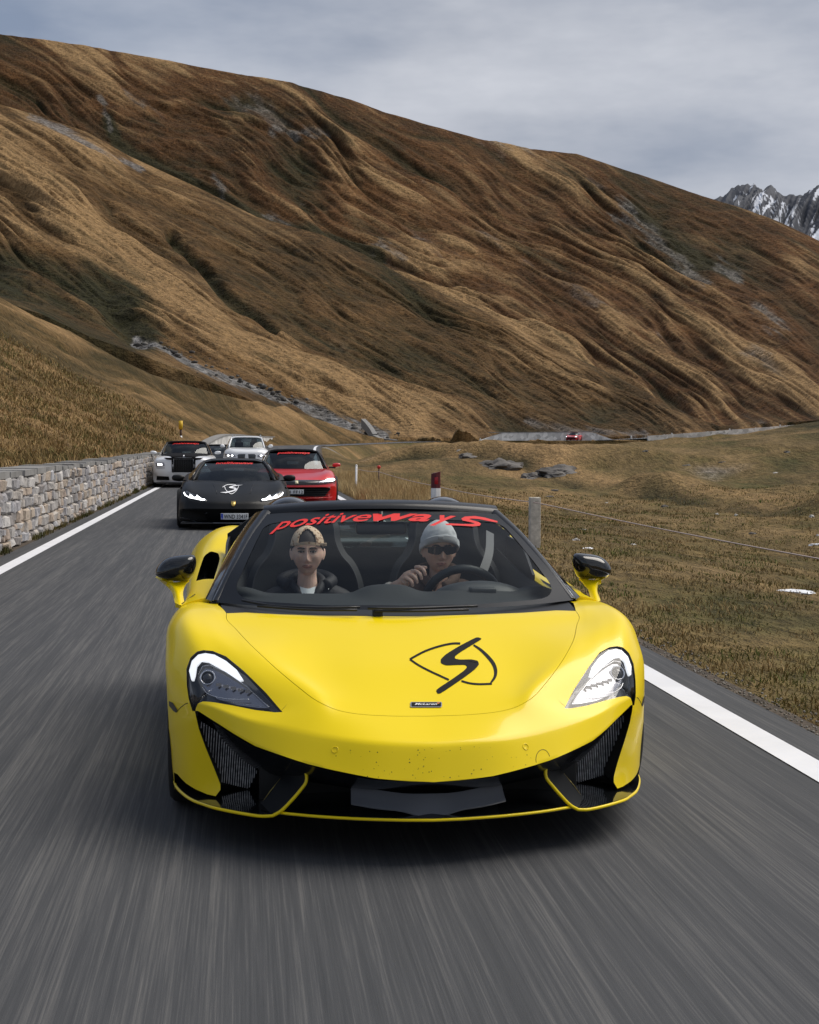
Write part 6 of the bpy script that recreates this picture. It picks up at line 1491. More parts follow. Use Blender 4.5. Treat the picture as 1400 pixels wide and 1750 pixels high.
separate_idx(rb, 1, 'intake_lining', m_void, rcar); rb.data.materials.pop(index=1); rb.parent = rcar; rbt = tree_of(rb)
fdc_depth(front_decal('nose_band', [(-.93, .565), (-.80, .61), (-.3, .615), (.3, .615), (.80, .61), (.93, .565), (.90, .53), (.5, .51), (0, .505), (-.5, .51), (-.90, .53)], rbt, m_blk, rcar, .004), .006)
for s in (-1, 1):
    h = front_decal('headlight', [(-.93, .63), (-.86, .66), (-.66, .62), (-.48, .565), (-.46, .54), (-.70, .545), (-.90, .56)], rbt, m_refl, rcar, .010, s); fdc_depth(h, .006)
    fdc_depth(front_decal('lamp', [(-.86, .645), (-.76, .64), (-.66, .605), (-.68, .575), (-.84, .58), (-.90, .61)], rbt, m_beam if s < 0 or True else m_lampin, h, .018, s), .004)
fdc_depth(front_decal('badge', [(-.035, .59), (.035, .59), (.035, .53), (-.035, .53)], rbt, mat('cream_badge', (.75, .70, .45), .4), rcar, .014), .004)
for z in (.25, .30, .35, .40): v, f = tubes([[(-.74, .34, z), (-.3, .10, z), (.3, .10, z), (.74, .34, z)]], .006, 5); mk('grille_bar', v, f, m_carb, rcar, True)
plate(rcar, -.06, -.03, .35, .44, .105, 'P1 FF12')
bevel_box('splitter', -.86, .86, .14, .6, .11, .135, m_bk2, rcar, .008)
v, f = tubes([[(-.84, .42, .215), (-.5, .12, .205), (0, .02, .20), (.5, .12, .205), (.84, .42, .215)]], .012, 6); mk('bumper_blade', v, f, m_rpaint, rcar, True)
screen(rcar, 1.60, .852, .74, 2.32, 1.265, .56, m_dglass, .26, .14)
rf = []
for y, z, w in ((2.28, 1.27, .59), (2.5, 1.30, .61), (2.9, 1.29, .60), (3.4, 1.20, .56), (4.2, 1.0, .48)): rf.append([(w*u, y+(.14*abs(u)**2 if y < 2.55 else 0), z-.025*u*u-.03*max(0, abs(u)-.8)*5) for u in np.linspace(-1, 1, 9)])
sheet('roof', surf(np.array(rf), 4, 2), m_mblk2, rcar, .02)
for s in (-1, 1):
    tube('windscreen_pillar', smooth_open([(-.77*s, 1.84, .85), (-.69*s, 2.1, 1.05), (-.59*s, 2.46, 1.25)], 4), .028, m_bpaint, rcar, 8)
    G = np.array([[(-.84*s, 1.9, .84), (-.85*s, 2.5, .86), (-.86*s, 3.2, .89)], [(-.74*s, 2.05, 1.05), (-.71*s, 2.5, 1.16), (-.69*s, 3.1, 1.16)], [(-.67*s, 2.28, 1.18), (-.61*s, 2.6, 1.27), (-.60*s, 3.0, 1.25)]], float); sheet('side_window', surf(G, 4, 4), m_blk, rcar, .008*s)
    cap = pillow('door_mirror', smooth_closed([(-1.09, 0, .90), (-1.12, 0, .94), (-1.09, 0, .985), (-.97, 0, .985), (-.92, 0, .95), (-.95, 0, .895)], 3), 1.9, .06, .06, m_rpaint, rcar, s); bevel_box('mirror_arm', min(-.84*s, -1.0*s), max(-.84*s, -1.0*s), 1.88, 1.94, .86, .90, m_bk2, cap, .006)
ws_text(rcar, 2.27, 1.255, .40, 'positiveways', m_red)
cabin_fill(rcar, .64, 1.8, 2.8, .6, 1.2)
for s in (-1, 1):
    for y in (1.05, 3.75): wheel_for(rcar, .86*s, y, .35, .26, m_carb)
place_car(rcar, 1.21, 36.2)

# ---- white and black grand saloon with an upright grille
m_mblk = mat('matt_black', (.006, .006, .007), .75, spec=.12)
m_wpaint = mat('white_paint', (.80, .82, .84), .3, coat=.6)
wcar = empty('luxury_car'); tag(wcar, 'white grand tourer with black bonnet and tall upright grille beside the stone wall', 'car')
rows = [
    [(0, .0, .50), (-.40, .03, .50), (-.68, .08, .50), (-.86, .22, .50), (-.93, .38, .48), (-.955, .5, .42), (-.94, .5, .17), (-.5, .3, .15), (0, .2, .15)],
    [(0, .0, .92), (-.34, .03, .92), (-.64, .08, .90), (-.84, .22, .86), (-.93, .40, .78), (-.965, .52, .56), (-.95, .52, .16), (-.5, .4, .15), (0, .35, .15)],
    [(0, .10, 1.00), (-.34, .12, 1.0), (-.62, .18, .97), (-.82, .32, .93), (-.93, .5, .85), (-.97, .62, .60), (-.955, .62, .16), (-.5, .6, .15), (0, .55, .15)],
    [(0, .9, 1.07), (-.34, .9, 1.065), (-.62, .92, 1.04), (-.82, 1.0, 1.0), (-.94, 1.1, .92), (-.975, 1.1, .66), (-.955, 1.1, .16), (-.5, 1.1, .15), (0, 1.1, .15)],
    [(0, 1.75, 1.10), (-.34, 1.75, 1.10), (-.62, 1.8, 1.08), (-.82, 1.85, 1.03), (-.93, 1.9, .95), (-.97, 1.9, .68), (-.955, 1.9, .16), (-.5, 1.9, .15), (0, 1.9, .15)],
    [(0, 3.4, 1.10), (-.34, 3.4, 1.10), (-.62, 3.4, 1.09), (-.82, 3.4, 1.04), (-.93, 3.4, .96), (-.97, 3.4, .70), (-.955, 3.4, .16), (-.5, 3.4, .15), (0, 3.4, .15)],
    [(0, 5.1, 1.0), (-.34, 5.1, 1.0), (-.60, 5.1, .98), (-.76, 5.06, .95), (-.86, 5.0, .88), (-.92, 4.95, .66), (-.90, 4.95, .30), (-.5, 5.1, .26), (0, 5.1, .26)]]
wm = [m_wpaint, m_void]; wb_ = car_solid(rows, 'body', wm, None, 5, 5, cu=(1,), cv=(6,)); arch(wb_, (1.0, 4.15), .42, wm)
bool_op(wb_, prism(sym([(-.30, -.2, .93), (-.33, -.2, .50)]), (0, .45, 0), wm, 0, 1))
twocut(wb_, [(-.84, -.2, .38), (-.46, -.2, .36), (-.44, -.2, .24), (-.86, -.2, .24)], (0, .75, 0), wm)
separate_idx(wb_, 1, 'intake_lining', m_void, wcar); wb_.data.materials.pop(index=1); wb_.parent = wcar; wtt = tree_of(wb_)
for k in range(11): bevel_box('grille_bar', -.275+k*.055-.012, -.275+k*.055+.006, .05, .07, .51, .925, m_bk2, wcar, .004)
def top_panel(name, ring, tree, m, parent, off=.014):
    bm = bmesh.new(); vs = [bm.verts.new((p[0], p[1], 0)) for p in ring]
    for t_ in tess(ring): bm.faces.new([vs[q] for q in t_])
    for _ in range(6):
        lg = [e for e in bm.edges if e.calc_length() > .09]
        if lg: bmesh.ops.subdivide_edges(bm, edges=lg, cuts=1); bmesh.ops.triangulate(bm, faces=[q for q in bm.faces if len(q.verts) > 3])
    for v in bm.verts:
        r = tree.ray_cast(Vector((v.co.x, v.co.y, 3)), Vector((0, 0, -1))); v.co = r[0]+r[1]*off if r[0] is not None else Vector((v.co.x, v.co.y, 1))
    o = mesh_of(bm, name, m, parent); return fdc_depth(o, .006)
top_panel('bonnet', [(-.36, .06), (.36, .06), (.72, 1.0), (.80, 1.75), (.3, 1.72), (-.3, 1.72), (-.80, 1.75), (-.72, 1.0)], wtt, m_mblk, wcar)
for s in (-1, 1):
    h = front_decal('headlight', [(-.86, .80), (-.60, .815), (-.58, .70), (-.84, .68)], wtt, m_refl, wcar, .008, s); fdc_depth(h, .006)
    fdc_depth(front_decal('lamp', [(-.80, .78), (-.66, .785), (-.65, .72), (-.79, .715)], wtt, m_beam, h, .016, s), .004)
    fdc_depth(front_decal('indicator_strip', [(-.84, .645), (-.58, .65), (-.58, .635), (-.84, .63)], wtt, m_void, wcar, .006, s), .004)
fdc_depth(front_decal('bonnet_front', [(-.60, .965), (.60, .965), (.52, .915), (.37, .90), (.36, .50), (.31, .50), (.31, .932), (-.31, .932), (-.31, .50), (-.36, .50), (-.37, .90), (-.52, .915)], wtt, m_mblk, wcar, .010), .006)
dome('mascot', 0, .10, 1.0, .03, .06, .07, m_chrome, wcar)
screen(wcar, 1.75, 1.11, .70, 2.35, 1.47, .58, m_dglass, .22, .14)
rf = []
for y, z, w in ((2.30, 1.475, .60), (2.55, 1.505, .63), (3.1, 1.50, .62), (3.7, 1.42, .58), (4.4, 1.15, .52)): rf.append([(w*u, y+(.14*abs(u)**2 if y < 2.6 else 0), z-.025*u*u-.03*max(0, abs(u)-.8)*5) for u in np.linspace(-1, 1, 9)])
sheet('roof', surf(np.array(rf), 4, 2), m_mblk2, wcar, .02)
for s in (-1, 1):
    tube('windscreen_pillar', smooth_open([(-.75*s, 1.94, 1.08), (-.69*s, 2.2, 1.27), (-.61*s, 2.47, 1.45)], 4), .032, m_bpaint, wcar, 8)
    G = np.array([[(-.84*s, 1.95, 1.05), (-.86*s, 2.7, 1.06), (-.84*s, 3.8, 1.08)], [(-.76*s, 2.12, 1.22), (-.74*s, 2.7, 1.32), (-.73*s, 3.5, 1.30)], [(-.68*s, 2.35, 1.38), (-.64*s, 2.7, 1.46), (-.63*s, 3.3, 1.45)]], float); sheet('side_window', surf(G, 4, 4), m_blk, wcar, .008*s)
    cap = pillow('door_mirror', smooth_closed([(-1.10, 0, 1.08), (-1.13, 0, 1.13), (-1.10, 0, 1.18), (-.98, 0, 1.18), (-.92, 0, 1.13), (-.95, 0, 1.08)], 3), 1.95, .06, .06, m_wpaint, wcar, s); bevel_box('mirror_arm', min(-.84*s, -1.0*s), max(-.84*s, -1.0*s), 1.93, 1.99, 1.065, 1.085, m_bk2, cap, .006)
ws_text(wcar, 2.33, 1.462, .44, 'positiveways', m_red)
cabin_fill(wcar, .64, 1.95, 3.0, .75, 1.4)
bevel_box('bumper_foot', -.85, .85, .12, .5, .13, .18, m_bk2, wcar, .01)
for s in (-1, 1):
    for y in (1.0, 4.15): wheel_for(wcar, .85*s, y, .38, .26, m_carb)
place_car(wcar, -1.93, 51.5); wcar.scale = (1.04, 1, 1)

# ---- white sport-utility car
suv = empty('suv'); tag(suv, 'white sport-utility car with roof rails, tallest in the line', 'car')
def suv_rows(h=1.0):
    return [
    [(0, .0, .62), (-.40, .03, .62), (-.68, .10, .62), (-.86, .26, .62), (-.94, .42, .60), (-.965, .5, .50), (-.95, .5, .24), (-.5, .3, .22), (0, .2, .22)],
    [(0, .02, .98), (-.38, .05, .98), (-.66, .12, .96), (-.85, .28, .92), (-.94, .44, .86), (-.975, .54, .64), (-.96, .54, .23), (-.5, .4, .22), (0, .35, .22)],
    [(0, .16, 1.09), (-.36, .18, 1.10), (-.64, .24, 1.10), (-.83, .38, 1.05), (-.94, .52, .96), (-.985, .62, .70), (-.965, .62, .22), (-.5, .6, .22), (0, .55, .22)],
    [(0, .9, 1.16), (-.36, .9, 1.175), (-.64, .92, 1.175), (-.83, 1.0, 1.13), (-.95, 1.05, 1.02), (-.99, 1.05, .76), (-.97, 1.05, .22), (-.5, 1.1, .22), (0, 1.1, .22)],
    [(0, 1.45, 1.19), (-.36, 1.45, 1.20), (-.64, 1.5, 1.20), (-.83, 1.6, 1.15), (-.94, 1.6, 1.03), (-.985, 1.6, .76), (-.97, 1.6, .22), (-.5, 1.6, .22), (0, 1.6, .22)],
    [(0, 3.4, 1.20), (-.36, 3.4, 1.20), (-.64, 3.4, 1.20), (-.83, 3.4, 1.16), (-.94, 3.4, 1.04), (-.985, 3.4, .78), (-.97, 3.4, .22), (-.5, 3.4, .22), (0, 3.4, .22)],
    [(0, 4.9, 1.15), (-.36, 4.9, 1.15), (-.62, 4.9, 1.15), (-.80, 4.86, 1.1), (-.90, 4.8, 1.0), (-.94, 4.78, .78), (-.92, 4.78, .34), (-.5, 4.9, .32), (0, 4.9, .32)]]
sb = car_solid(suv_rows(), 'body', wm, None, 5, 5, cu=(1,), cv=(6,)); arch(sb, (1.0, 3.95), .45, wm)
twocut(sb, [(-.06, -.2, .93), (-.34, -.2, .93), (-.38, -.2, .88), (-.36, -.2, .68), (-.08, -.2, .68)], (0, .3, 0), wm)
separate_idx(sb, 1, 'grille_lining', m_void, suv); sb.data.materials.pop(index=1); sb.parent = suv; sbt = tree_of(sb)
for s in (-1, 1):
    for k in range(6): bevel_box('grille_bar', s*(.10+k*.047)-.006, s*(.10+k*.047)+.006, .03, .05, .685, .925, m_chromed, suv, .002)
    h = front_decal('headlight', [(-.90, .93), (-.62, .92), (-.46, .88), (-.46, .82), (-.88, .80)], sbt, m_refl, suv, .008, s); fdc_depth(h, .006)
    for q in (-.60, -.76): fdc_depth(front_decal('lamp', [(q+.05*math.cos(a), .865+.035*math.sin(a)) for a in np.linspace(0, 2*PI, 12, endpoint=False)], sbt, m_beam, h, .016, s), .004)
    fdc_depth(front_decal('bumper_intake', [(-.84, .46), (-.52, .44), (-.50, .34), (-.80, .34)], sbt, m_void, suv, .006, s), .004)
fdc_depth(front_decal('lower_grille', [(-.44, .56), (.44, .56), (.40, .36), (-.40, .36)], sbt, m_void, suv, .006), .004)
plate(suv, 0, -.03, .56, .50, .105, 'W1 5UV'[:0]+'', band=False) if False else bevel_box('number_plate', -.25, .25, -.03, -.02, .52, .62, m_plate, suv, .003)
screen(suv, 1.48, 1.21, .72, 2.15, 1.63, .60, m_dglass, .20, .12)
rf = []
for y, z, w in ((2.10, 1.635, .62), (2.4, 1.675, .66), (3.2, 1.68, .66), (4.2, 1.64, .62), (4.7, 1.45, .60)): rf.append([(w*u, y+(.12*abs(u)**2 if y < 2.45 else 0), z-.02*u*u-.03*max(0, abs(u)-.8)*5) for u in np.linspace(-1, 1, 9)])
sheet('roof', surf(np.array(rf), 4, 2), m_wpaint, suv, .02)
sr_ = np.array([[(-.30, 2.5, 1.692), (0, 2.48, 1.70), (.30, 2.5, 1.692)], [(-.30, 3.6, 1.69), (0, 3.6, 1.70), (.30, 3.6, 1.69)]], float); sheet('sunroof', surf(sr_, 2, 3), m_blk, suv, .006)
for s in (-1, 1):
    tube('windscreen_pillar', smooth_open([(-.76*s, 1.66, 1.18), (-.70*s, 1.95, 1.42), (-.635*s, 2.27, 1.62)], 4), .034, m_wpaint, suv, 8)
    G = np.array([[(-.86*s, 1.75, 1.16), (-.89*s, 2.7, 1.18), (-.88*s, 4.3, 1.2)], [(-.79*s, 1.95, 1.36), (-.79*s, 2.7, 1.45), (-.78*s, 4.2, 1.42)], [(-.70*s, 2.2, 1.56), (-.68*s, 2.7, 1.62), (-.67*s, 4.1, 1.6)]], float); sheet('side_window', surf(G, 4, 4), m_blk, suv, .008*s)
    tube('roof_rail', smooth_open([(-.60*s, 2.35, 1.67), (-.61*s, 2.45, 1.72), (-.61*s, 3.3, 1.735), (-.60*s, 4.2, 1.71), (-.59*s, 4.35, 1.65)], 4), .018, m_chromed, suv, 6)
    cap = pillow('door_mirror', smooth_closed([(-1.10, 0, 1.20), (-1.13, 0, 1.26), (-1.10, 0, 1.33), (-.98, 0, 1.33), (-.93, 0, 1.27), (-.95, 0, 1.20)], 3), 1.72, .07, .06, m_wpaint, suv, s); bevel_box('mirror_arm', min(-.86*s, -1.0*s), max(-.86*s, -1.0*s), 1.70, 1.76, 1.175, 1.205, m_bk2, cap, .006)
cabin_fill(suv, .66, 1.7, 2.7, .9, 1.6)
for s in (-1, 1):
    for y in (1.0, 3.95): wheel_for(suv, .86*s, y, .39, .26, m_carb)
place_car(suv, .13, 66.5); suv.location.z = .06
# ---- dark car half hidden between the two white ones
def tree_copy(o, parent=None):
    c = o.copy(); C.objects.link(c); c.parent = parent
    for ch in o.children: tree_copy(ch, c)
    return c
hid = tree_copy(bcar); tag(hid, 'dark low car mostly hidden between the white grand tourer and the white utility car', 'sports car', 'sports cars following behind'); place_car(hid, -1.2, 73.5); hid.location.z = .2
for ch in list(hid.children):
    if ch.name.startswith(('number_plate', 'emblem', 'screen_lettering', 'badge')):
        for g in list(ch.children): bpy.data.objects.remove(g, do_unlink=True)
        bpy.data.objects.remove(ch, do_unlink=True)
# ---- tiny red car far up the road
far = tree_copy(rcar); tag(far, 'tiny red car far up the valley road in front of the long retaining wall', 'car')
for ch in list(far.children):
    if ch.name.startswith(('number_plate', 'screen_lettering', 'badge')):
        for g in list(ch.children): bpy.data.objects.remove(g, do_unlink=True)
        bpy.data.objects.remove(ch, do_unlink=True)
_i = min(range(len(RC)), key=lambda i: abs(700+CAM_F*math.tan(math.atan2(RC[i][0], RC[i][1])-CAM_YAW)-974)+(RC[i][1] < 100)*1e4)
_p = RC[_i]+RN[_i]*1.3; far.location = tuple(_p); far.rotation_euler = (0, 0, math.atan2(RN[_i][1], RN[_i][0])+PI if False else math.radians(-25))
# ---- people in the black and the red car
occupant('person driving the black wedge sports car', (bx+.33, by+2.22, .93), m_skin, m_jack)
occupant('person in the passenger seat of the black wedge sports car', (bx-.33, by+2.25, .93), m_skin2, m_hood)
occupant('person driving the bright red coupe', (1.21+.35, 36.2+2.62, 1.05), m_skin2, m_jack)
# ------------------------------------------------------------ stone walls
rw = random.Random(21)
def stone_mat():
    m = bpy.data.materials.new('wall_stone'); m.use_nodes = True; n = m.node_tree; N = n.nodes.new; K_ = n.links.new; b = n.nodes['Principled BSDF']; b.inputs['Roughness'].default_value = .9; b.inputs['Specular IOR Level'].default_value = .2
    oi = N('ShaderNodeObjectInfo'); g = N('ShaderNodeNewGeometry'); ad = N('ShaderNodeMath'); ad.operation = 'ADD'; K_(oi.outputs['Random'], ad.inputs[0]); K_(g.outputs['Random Per Island'], ad.inputs[1]); fr = N('ShaderNodeMath'); fr.operation = 'FRACT'; K_(ad.outputs[0], fr.inputs[0])
    r = N('ShaderNodeValToRGB'); r.color_ramp.interpolation = 'CONSTANT'; cols = [(.0, (.40, .38, .36)), (.14, (.32, .31, .31)), (.26, (.48, .44, .40)), (.38, (.44, .37, .30)), (.48, (.36, .35, .36)), (.6, (.54, .52, .50)), (.7, (.27, .25, .24)), (.78, (.46, .38, .31)), (.86, (.43, .43, .45)), (.94, (.38, .31, .26))]
    e = r.color_ramp.elements; e[0].position = 0; e[0].color = (*cols[0][1], 1); e[1].position = .14; e[1].color = (*cols[1][1], 1)
    for p, c in cols[2:]: q = e.new(p); q.color = (*c, 1)
    K_(fr.outputs[0], r.inputs[0]); t = N('ShaderNodeTexCoord'); z = N('ShaderNodeTexNoise'); z.inputs['Scale'].default_value = 14; z.inputs['Detail'].default_value = 7; z.inputs['Roughness'].default_value = .65
    gp = N('ShaderNodeNewGeometry'); K_(gp.outputs['Position'], z.inputs[0]); h = N('ShaderNodeMapRange'); h.inputs[1].default_value = .3; h.inputs[2].default_value = .7; h.inputs[3].default_value = .62; h.inputs[4].default_value = 1.3; K_(z.outputs[0], h.inputs[0])
    v = N('ShaderNodeVectorMath'); v.operation = 'SCALE'; K_(r.outputs[0], v.inputs[0]); K_(h.outputs[0], v.inputs['Scale']); K_(v.outputs[0], b.inputs['Base Color'])
    bp = N('ShaderNodeBump'); bp.inputs['Strength'].default_value = .7; bp.inputs['Distance'].default_value = .02; K_(z.outputs[0], bp.inputs['Height']); K_(bp.outputs[0], b.inputs['Normal']); return m
m_stone = stone_mat(); m_mortar = mat('mortar', (.27, .25, .225), .95, var=(5, .35), bump=(25, .8, .02)); m_cope = mat('coping_concrete', (.23, .225, .215), .9, var=(3, .25), bump=(20, .5, .01))
def stone_mesh(seed):
    r = random.Random(seed); bm = bmesh.new(); bmesh.ops.create_cube(bm, size=1.0); bmesh.ops.bevel(bm, geom=bm.edges[:], offset=.14, segments=1, affect='EDGES')
    for v in bm.verts:
        v.co.x += r.uniform(-.05, .05); v.co.z += r.uniform(-.06, .06); v.co.y += r.uniform(-.06, .06)
    me = bpy.data.meshes.new('stone'); bm.to_mesh(me); bm.free(); me.materials.append(m_stone); return me
st_meshes = [stone_mesh(k) for k in range(14)]
ARC = np.concatenate([[0], np.cumsum(np.linalg.norm(np.diff(RC[:, :2], axis=0), axis=1))])
def on_path(s, off):
    p = np.array([np.interp(s, ARC, RC[:, k]) for k in range(3)]); n = np.array([np.interp(s, ARC, RN[:, k]) for k in range(3)]); n /= np.linalg.norm(n); return p+n*off, n
S0 = np.interp(2.0, RC[:60, 1], ARC[:60]); S_end = np.interp(62, RC[:, 1][:90], ARC[:90])
WALL_OFF, WALL_H = -3.10, .97
wall = empty('stone_wall', (0, 0, 0)); tag(wall, 'long rough stone wall with grey coping along the near side of the road, below the grass bank', 'wall')
far_V, far_F = [], []; specs = []
zr = 0.0; rows_h = []
while zr < WALL_H-.05: h = rw.uniform(.12, .21); h = min(h, WALL_H-zr); rows_h.append((zr, h)); zr += h
rows_h[-1] = (rows_h[-1][0], WALL_H-rows_h[-1][0])
for z0, h in rows_h:
    s = S0+rw.uniform(0, .3)
    while s < S_end:
        w_ = rw.uniform(.17, .56)*(1.15 if s-S0 > 30 else 1)
        k = rw.random()
        if k < .22 and h > .18:      # two thinner ones stacked
            specs.append((s+w_/2, z0+h*.25, w_, h*.5)); specs.append((s+w_/2, z0+h*.75, w_*rw.uniform(.8, 1), h*.5))
        else: specs.append((s+w_/2, z0+h/2+rw.uniform(-.025, .025), w_, h*rw.uniform(.88, 1.12)))
        s += w_
def vis_key(sp):                     # nearest that the picture shows come first
    p, n = on_path(sp[0], WALL_OFF); return p[1] if p[1] > 17 else 500-p[1]
specs.sort(key=vis_key)
for i, (s, z, w_, h) in enumerate(specs):
    p, n = on_path(s, WALL_OFF); rz = math.atan2(-n[0], n[1])+PI/2 if False else 0; ang = math.atan2(n[1], n[0]); me = st_meshes[rw.randrange(14)]
    if i < 298:
        o = bpy.data.objects.new('stone', me); o.location = (p[0]-n[0]*.10, p[1]-n[1]*.10, p[2]+z); o.rotation_euler = (rw.uniform(-.04, .04), rw.uniform(-.05, .05), ang-PI/2+rw.uniform(-.03, .03)+(PI if rw.random() < .5 else 0))
        o.scale = (w_*.96, .26+rw.uniform(0, .07), h*.94); link(o, wall)
    else:
        b0 = len(far_V); Mx = Matrix.Translation((p[0]-n[0]*.10, p[1]-n[1]*.10, p[2]+z)) @ Matrix.Rotation(ang-PI/2, 4, 'Z') @ Matrix.Diagonal((w_*.96, .26+rw.uniform(0, .07), h*.94, 1))
        far_V += [tuple(Mx @ v.co) for v in me.vertices]; far_F += [tuple(b0+q for q in f.vertices) for f in me.polygons]
o = mk('stone', far_V, far_F, m_stone, wall); o['kind'] = 'stuff'
def wall_strip(name, s0, s1, o0, o1, z0, z1, m, parent, step=1.0, hvar=None, taper=0):
    ss = np.arange(s0, s1, step); V = []; F = []
    for s in ss:
        k = min(1, (s-s0+.1)/max(taper, .1), (s1-s)/max(taper, .1)) if taper else 1; zt = z0+(z1-z0)*max(.05, k)+(hvar(s) if hvar else 0)
        for o_, z in ((o0, z0), (o1, z0), (o1, zt), (o0, zt)): p, n = on_path(s, o_); V.append((p[0], p[1], p[2]+z))
    for i in range(len(ss)-1):
        for k in range(4): F.append((i*4+k, i*4+(k+1) % 4, (i+1)*4+(k+1) % 4, (i+1)*4+k))
    F.append((0, 3, 2, 1)); b0 = (len(ss)-1)*4; F.append((b0, b0+1, b0+2, b0+3)); return mk(name, V, F, m, parent)
wall_strip('mortar_core', S0-.2, S_end, WALL_OFF-.55, WALL_OFF-.015, -.1, WALL_H, m_mortar, wall)
s = S0
while s < S_end:                      # coping slabs
    l = rw.uniform(.7, 1.5); wall_strip('coping', s, min(s+l-.02, S_end), WALL_OFF-.60, WALL_OFF+rw.uniform(.0, .05), WALL_H+.002, WALL_H+.075+rw.uniform(-.02, .025), m_cope, wall, step=l*.9/2 if l > .5 else .2); s += l
# masonry texture for walls too far to show single stones
def masonry(name, sc, c0, c1):
    m = bpy.data.materials.new(name); m.use_nodes = True; n = m.node_tree; N = n.nodes.new; K_ = n.links.new; b = n.nodes['Principled BSDF']; b.inputs['Roughness'].default_value = .9
    t = N('ShaderNodeTexCoord'); v = N('ShaderNodeTexVoronoi'); v.inputs['Scale'].default_value = sc; K_(t.outputs['Object'], v.inputs[0]); r = N('ShaderNodeValToRGB'); r.color_ramp.elements[0].color = (*c0, 1); r.color_ramp.elements[1].color = (*c1, 1)
    sp = N('ShaderNodeSeparateColor'); K_(v.outputs['Color'], sp.inputs[0]); K_(sp.outputs[0], r.inputs[0]); K_(r.outputs[0], b.inputs['Base Color']); return m
m_mas = masonry('far_masonry', 1.6, (.42, .41, .39), (.80, .78, .74))
def s_of_px(px):
    q = [(abs(700+CAM_F*math.tan(math.atan2(p[0], p[1])-CAM_YAW)-px), ARC[i]) for i, p in enumerate(RC) if p[1] > 85]; return min(q)[1]
fw = empty('stone_wall', (0, 0, 0)); tag(fw, 'low pale stone wall on the outer side of the bend, beyond the white utility car', 'wall')
wall_strip('masonry', S_end+.02, s_of_px(640), WALL_OFF-.5, WALL_OFF, -.6, .75, m_mas, fw, 2.0); wall_strip('coping', S_end+.02, s_of_px(640), WALL_OFF-.55, WALL_OFF+.04, .752, .83, m_cope, fw, 2.0)
rt = empty('retaining_wall', (0, 0, 0)); tag(rt, 'long pale retaining wall on the uphill side of the distant valley road', 'wall')
sA, sB = s_of_px(818), s_of_px(1082)
wall_strip('masonry', min(sA, sB), max(sA, sB), -3.9, -3.3, -.8, 1.35, m_mas, rt, 1.5, taper=6); wall_strip('coping', min(sA, sB)+4, max(sA, sB)-4, -4.0, -3.25, 1.352, 1.45, m_cope, rt, 1.5)
ke = empty('parapet', (0, 0, 0)); tag(ke, 'low pale parapet edging the distant valley road where it climbs to the right', 'parapet')
wall_strip('masonry', *sorted((s_of_px(1092), s_of_px(1640))), 3.15, 3.5, -.5, .42, m_mas, ke, 2.0)
# guard stones along the far road
gm = mat('guard_stone_white', (.62, .61, .58), .8); gpx = [1094, 1122, 1134, 1162, 1199, 1233, 1265, 1280, 1325, 1349, 1395, 795]
for i, px in enumerate(gpx):
    p, n = on_path(s_of_px(px), 3.3 if i % 3 else -3.4); v, f = tubes([[(0, 0, -.2), (0, 0, .28), (0, 0, .48)]], [.15, .14, .09], 7); g = mk('guard_stone', v, f, gm); g.location = tuple(p); tag(g, 'small pale guard stone standing in the row along the distant valley road', 'guard stone', 'guard stones along the distant road')

# ------------------------------------------------------------ verge: posts, wire, culvert, rocks
def gz(x, y):
    z, d = ground_z(np.array([[x]], float), np.array([[y]], float)); return float(z[0, 0])
def ground_px(px, py, r0=6, r1=300):
    d = ray(px, py); R_ = np.exp(np.linspace(math.log(r0), math.log(r1), 500)); P = cO[None]+d[None]*(R_/math.hypot(d[0], d[1]))[:, None]; z, _ = ground_z(P[:, 0][None], P[:, 1][None]); k = np.nonzero(P[:, 2] < z[0])[0]
    return P[k[0]] if len(k) else P[-1]
m_wood = mat('weathered_wood', (.50, .47, .41), .9, var=(12, .3), bump=(60, .6, .006)); m_pw = mat('post_white', (.78, .78, .78), .5, var=(6, .08)); m_pred = mat('post_dark_red', (.10, .012, .018), .4); m_redc = mat('cap_red', (.55, .03, .02), .5); m_rust = mat('rusty_iron', (.10, .06, .045), .7); m_ypole = mat('pole_yellow', (.75, .48, .03), .5)
# delineator post
dp = empty('delineator_post', (3.32, 27.2, gz(3.32, 27.2)-.1)); tag(dp, 'white roadside delineator post with dark red top, behind the windscreen of the yellow car', 'roadside post')
def tri_post(z0, z1, r, name, m, slope=0):
    V = []; ring_ = [(-r, 0), (-r*.8, -r*.5), (0, -r*.85), (r*.8, -r*.5), (r, 0), (r*.7, r*.6), (-r*.7, r*.6)]
    for z in (z0, z1):
        for x, y in ring_: V.append((x, y, z+(slope*x if z == z1 else 0)))
    n = len(ring_); F = [(k, (k+1) % n, n+(k+1) % n, n+k) for k in range(n)]+[tuple(range(n))[::-1], tuple(range(n, 2*n))]; return mk(name, V, F, m, dp)
tri_post(0, .83, .084, 'post_body', m_pw); tri_post(.832, 1.10, .082, 'post_cap', m_pred, .25); bevel_box('reflector', -.03, .03, -.076, -.070, .90, 1.02, mat('reflector_red', (.35, .01, .02), .2), dp, .002)
wp_ = empty('fence_post', (4.19, 22.5, -.3)); tag(wp_, 'weathered square wooden fence post at the edge of the meadow', 'fence post'); bevel_box('post', -.078, .078, -.07, .07, -.3, 1.0, m_wood, wp_, .01); tube('staple', [(-.02, -.072, .93), (0, -.085, .94), (.02, -.072, .93)], .004, m_rust, wp_)
tp = empty('marker_pole', (3.4, 48, -.35)); tag(tp, 'thin white marker pole right beside the red coupe, in dry grass', 'marker pole'); tube('pole', [(0, 0, -.1), (.02, 0, 1.13)], .032, m_pw, tp, 8); v, f = prim_blob((.02, 0, 1.14), (.036, .036, .03), 8, 6); mk('pole_cap', v, f, m_pw, tp, True)
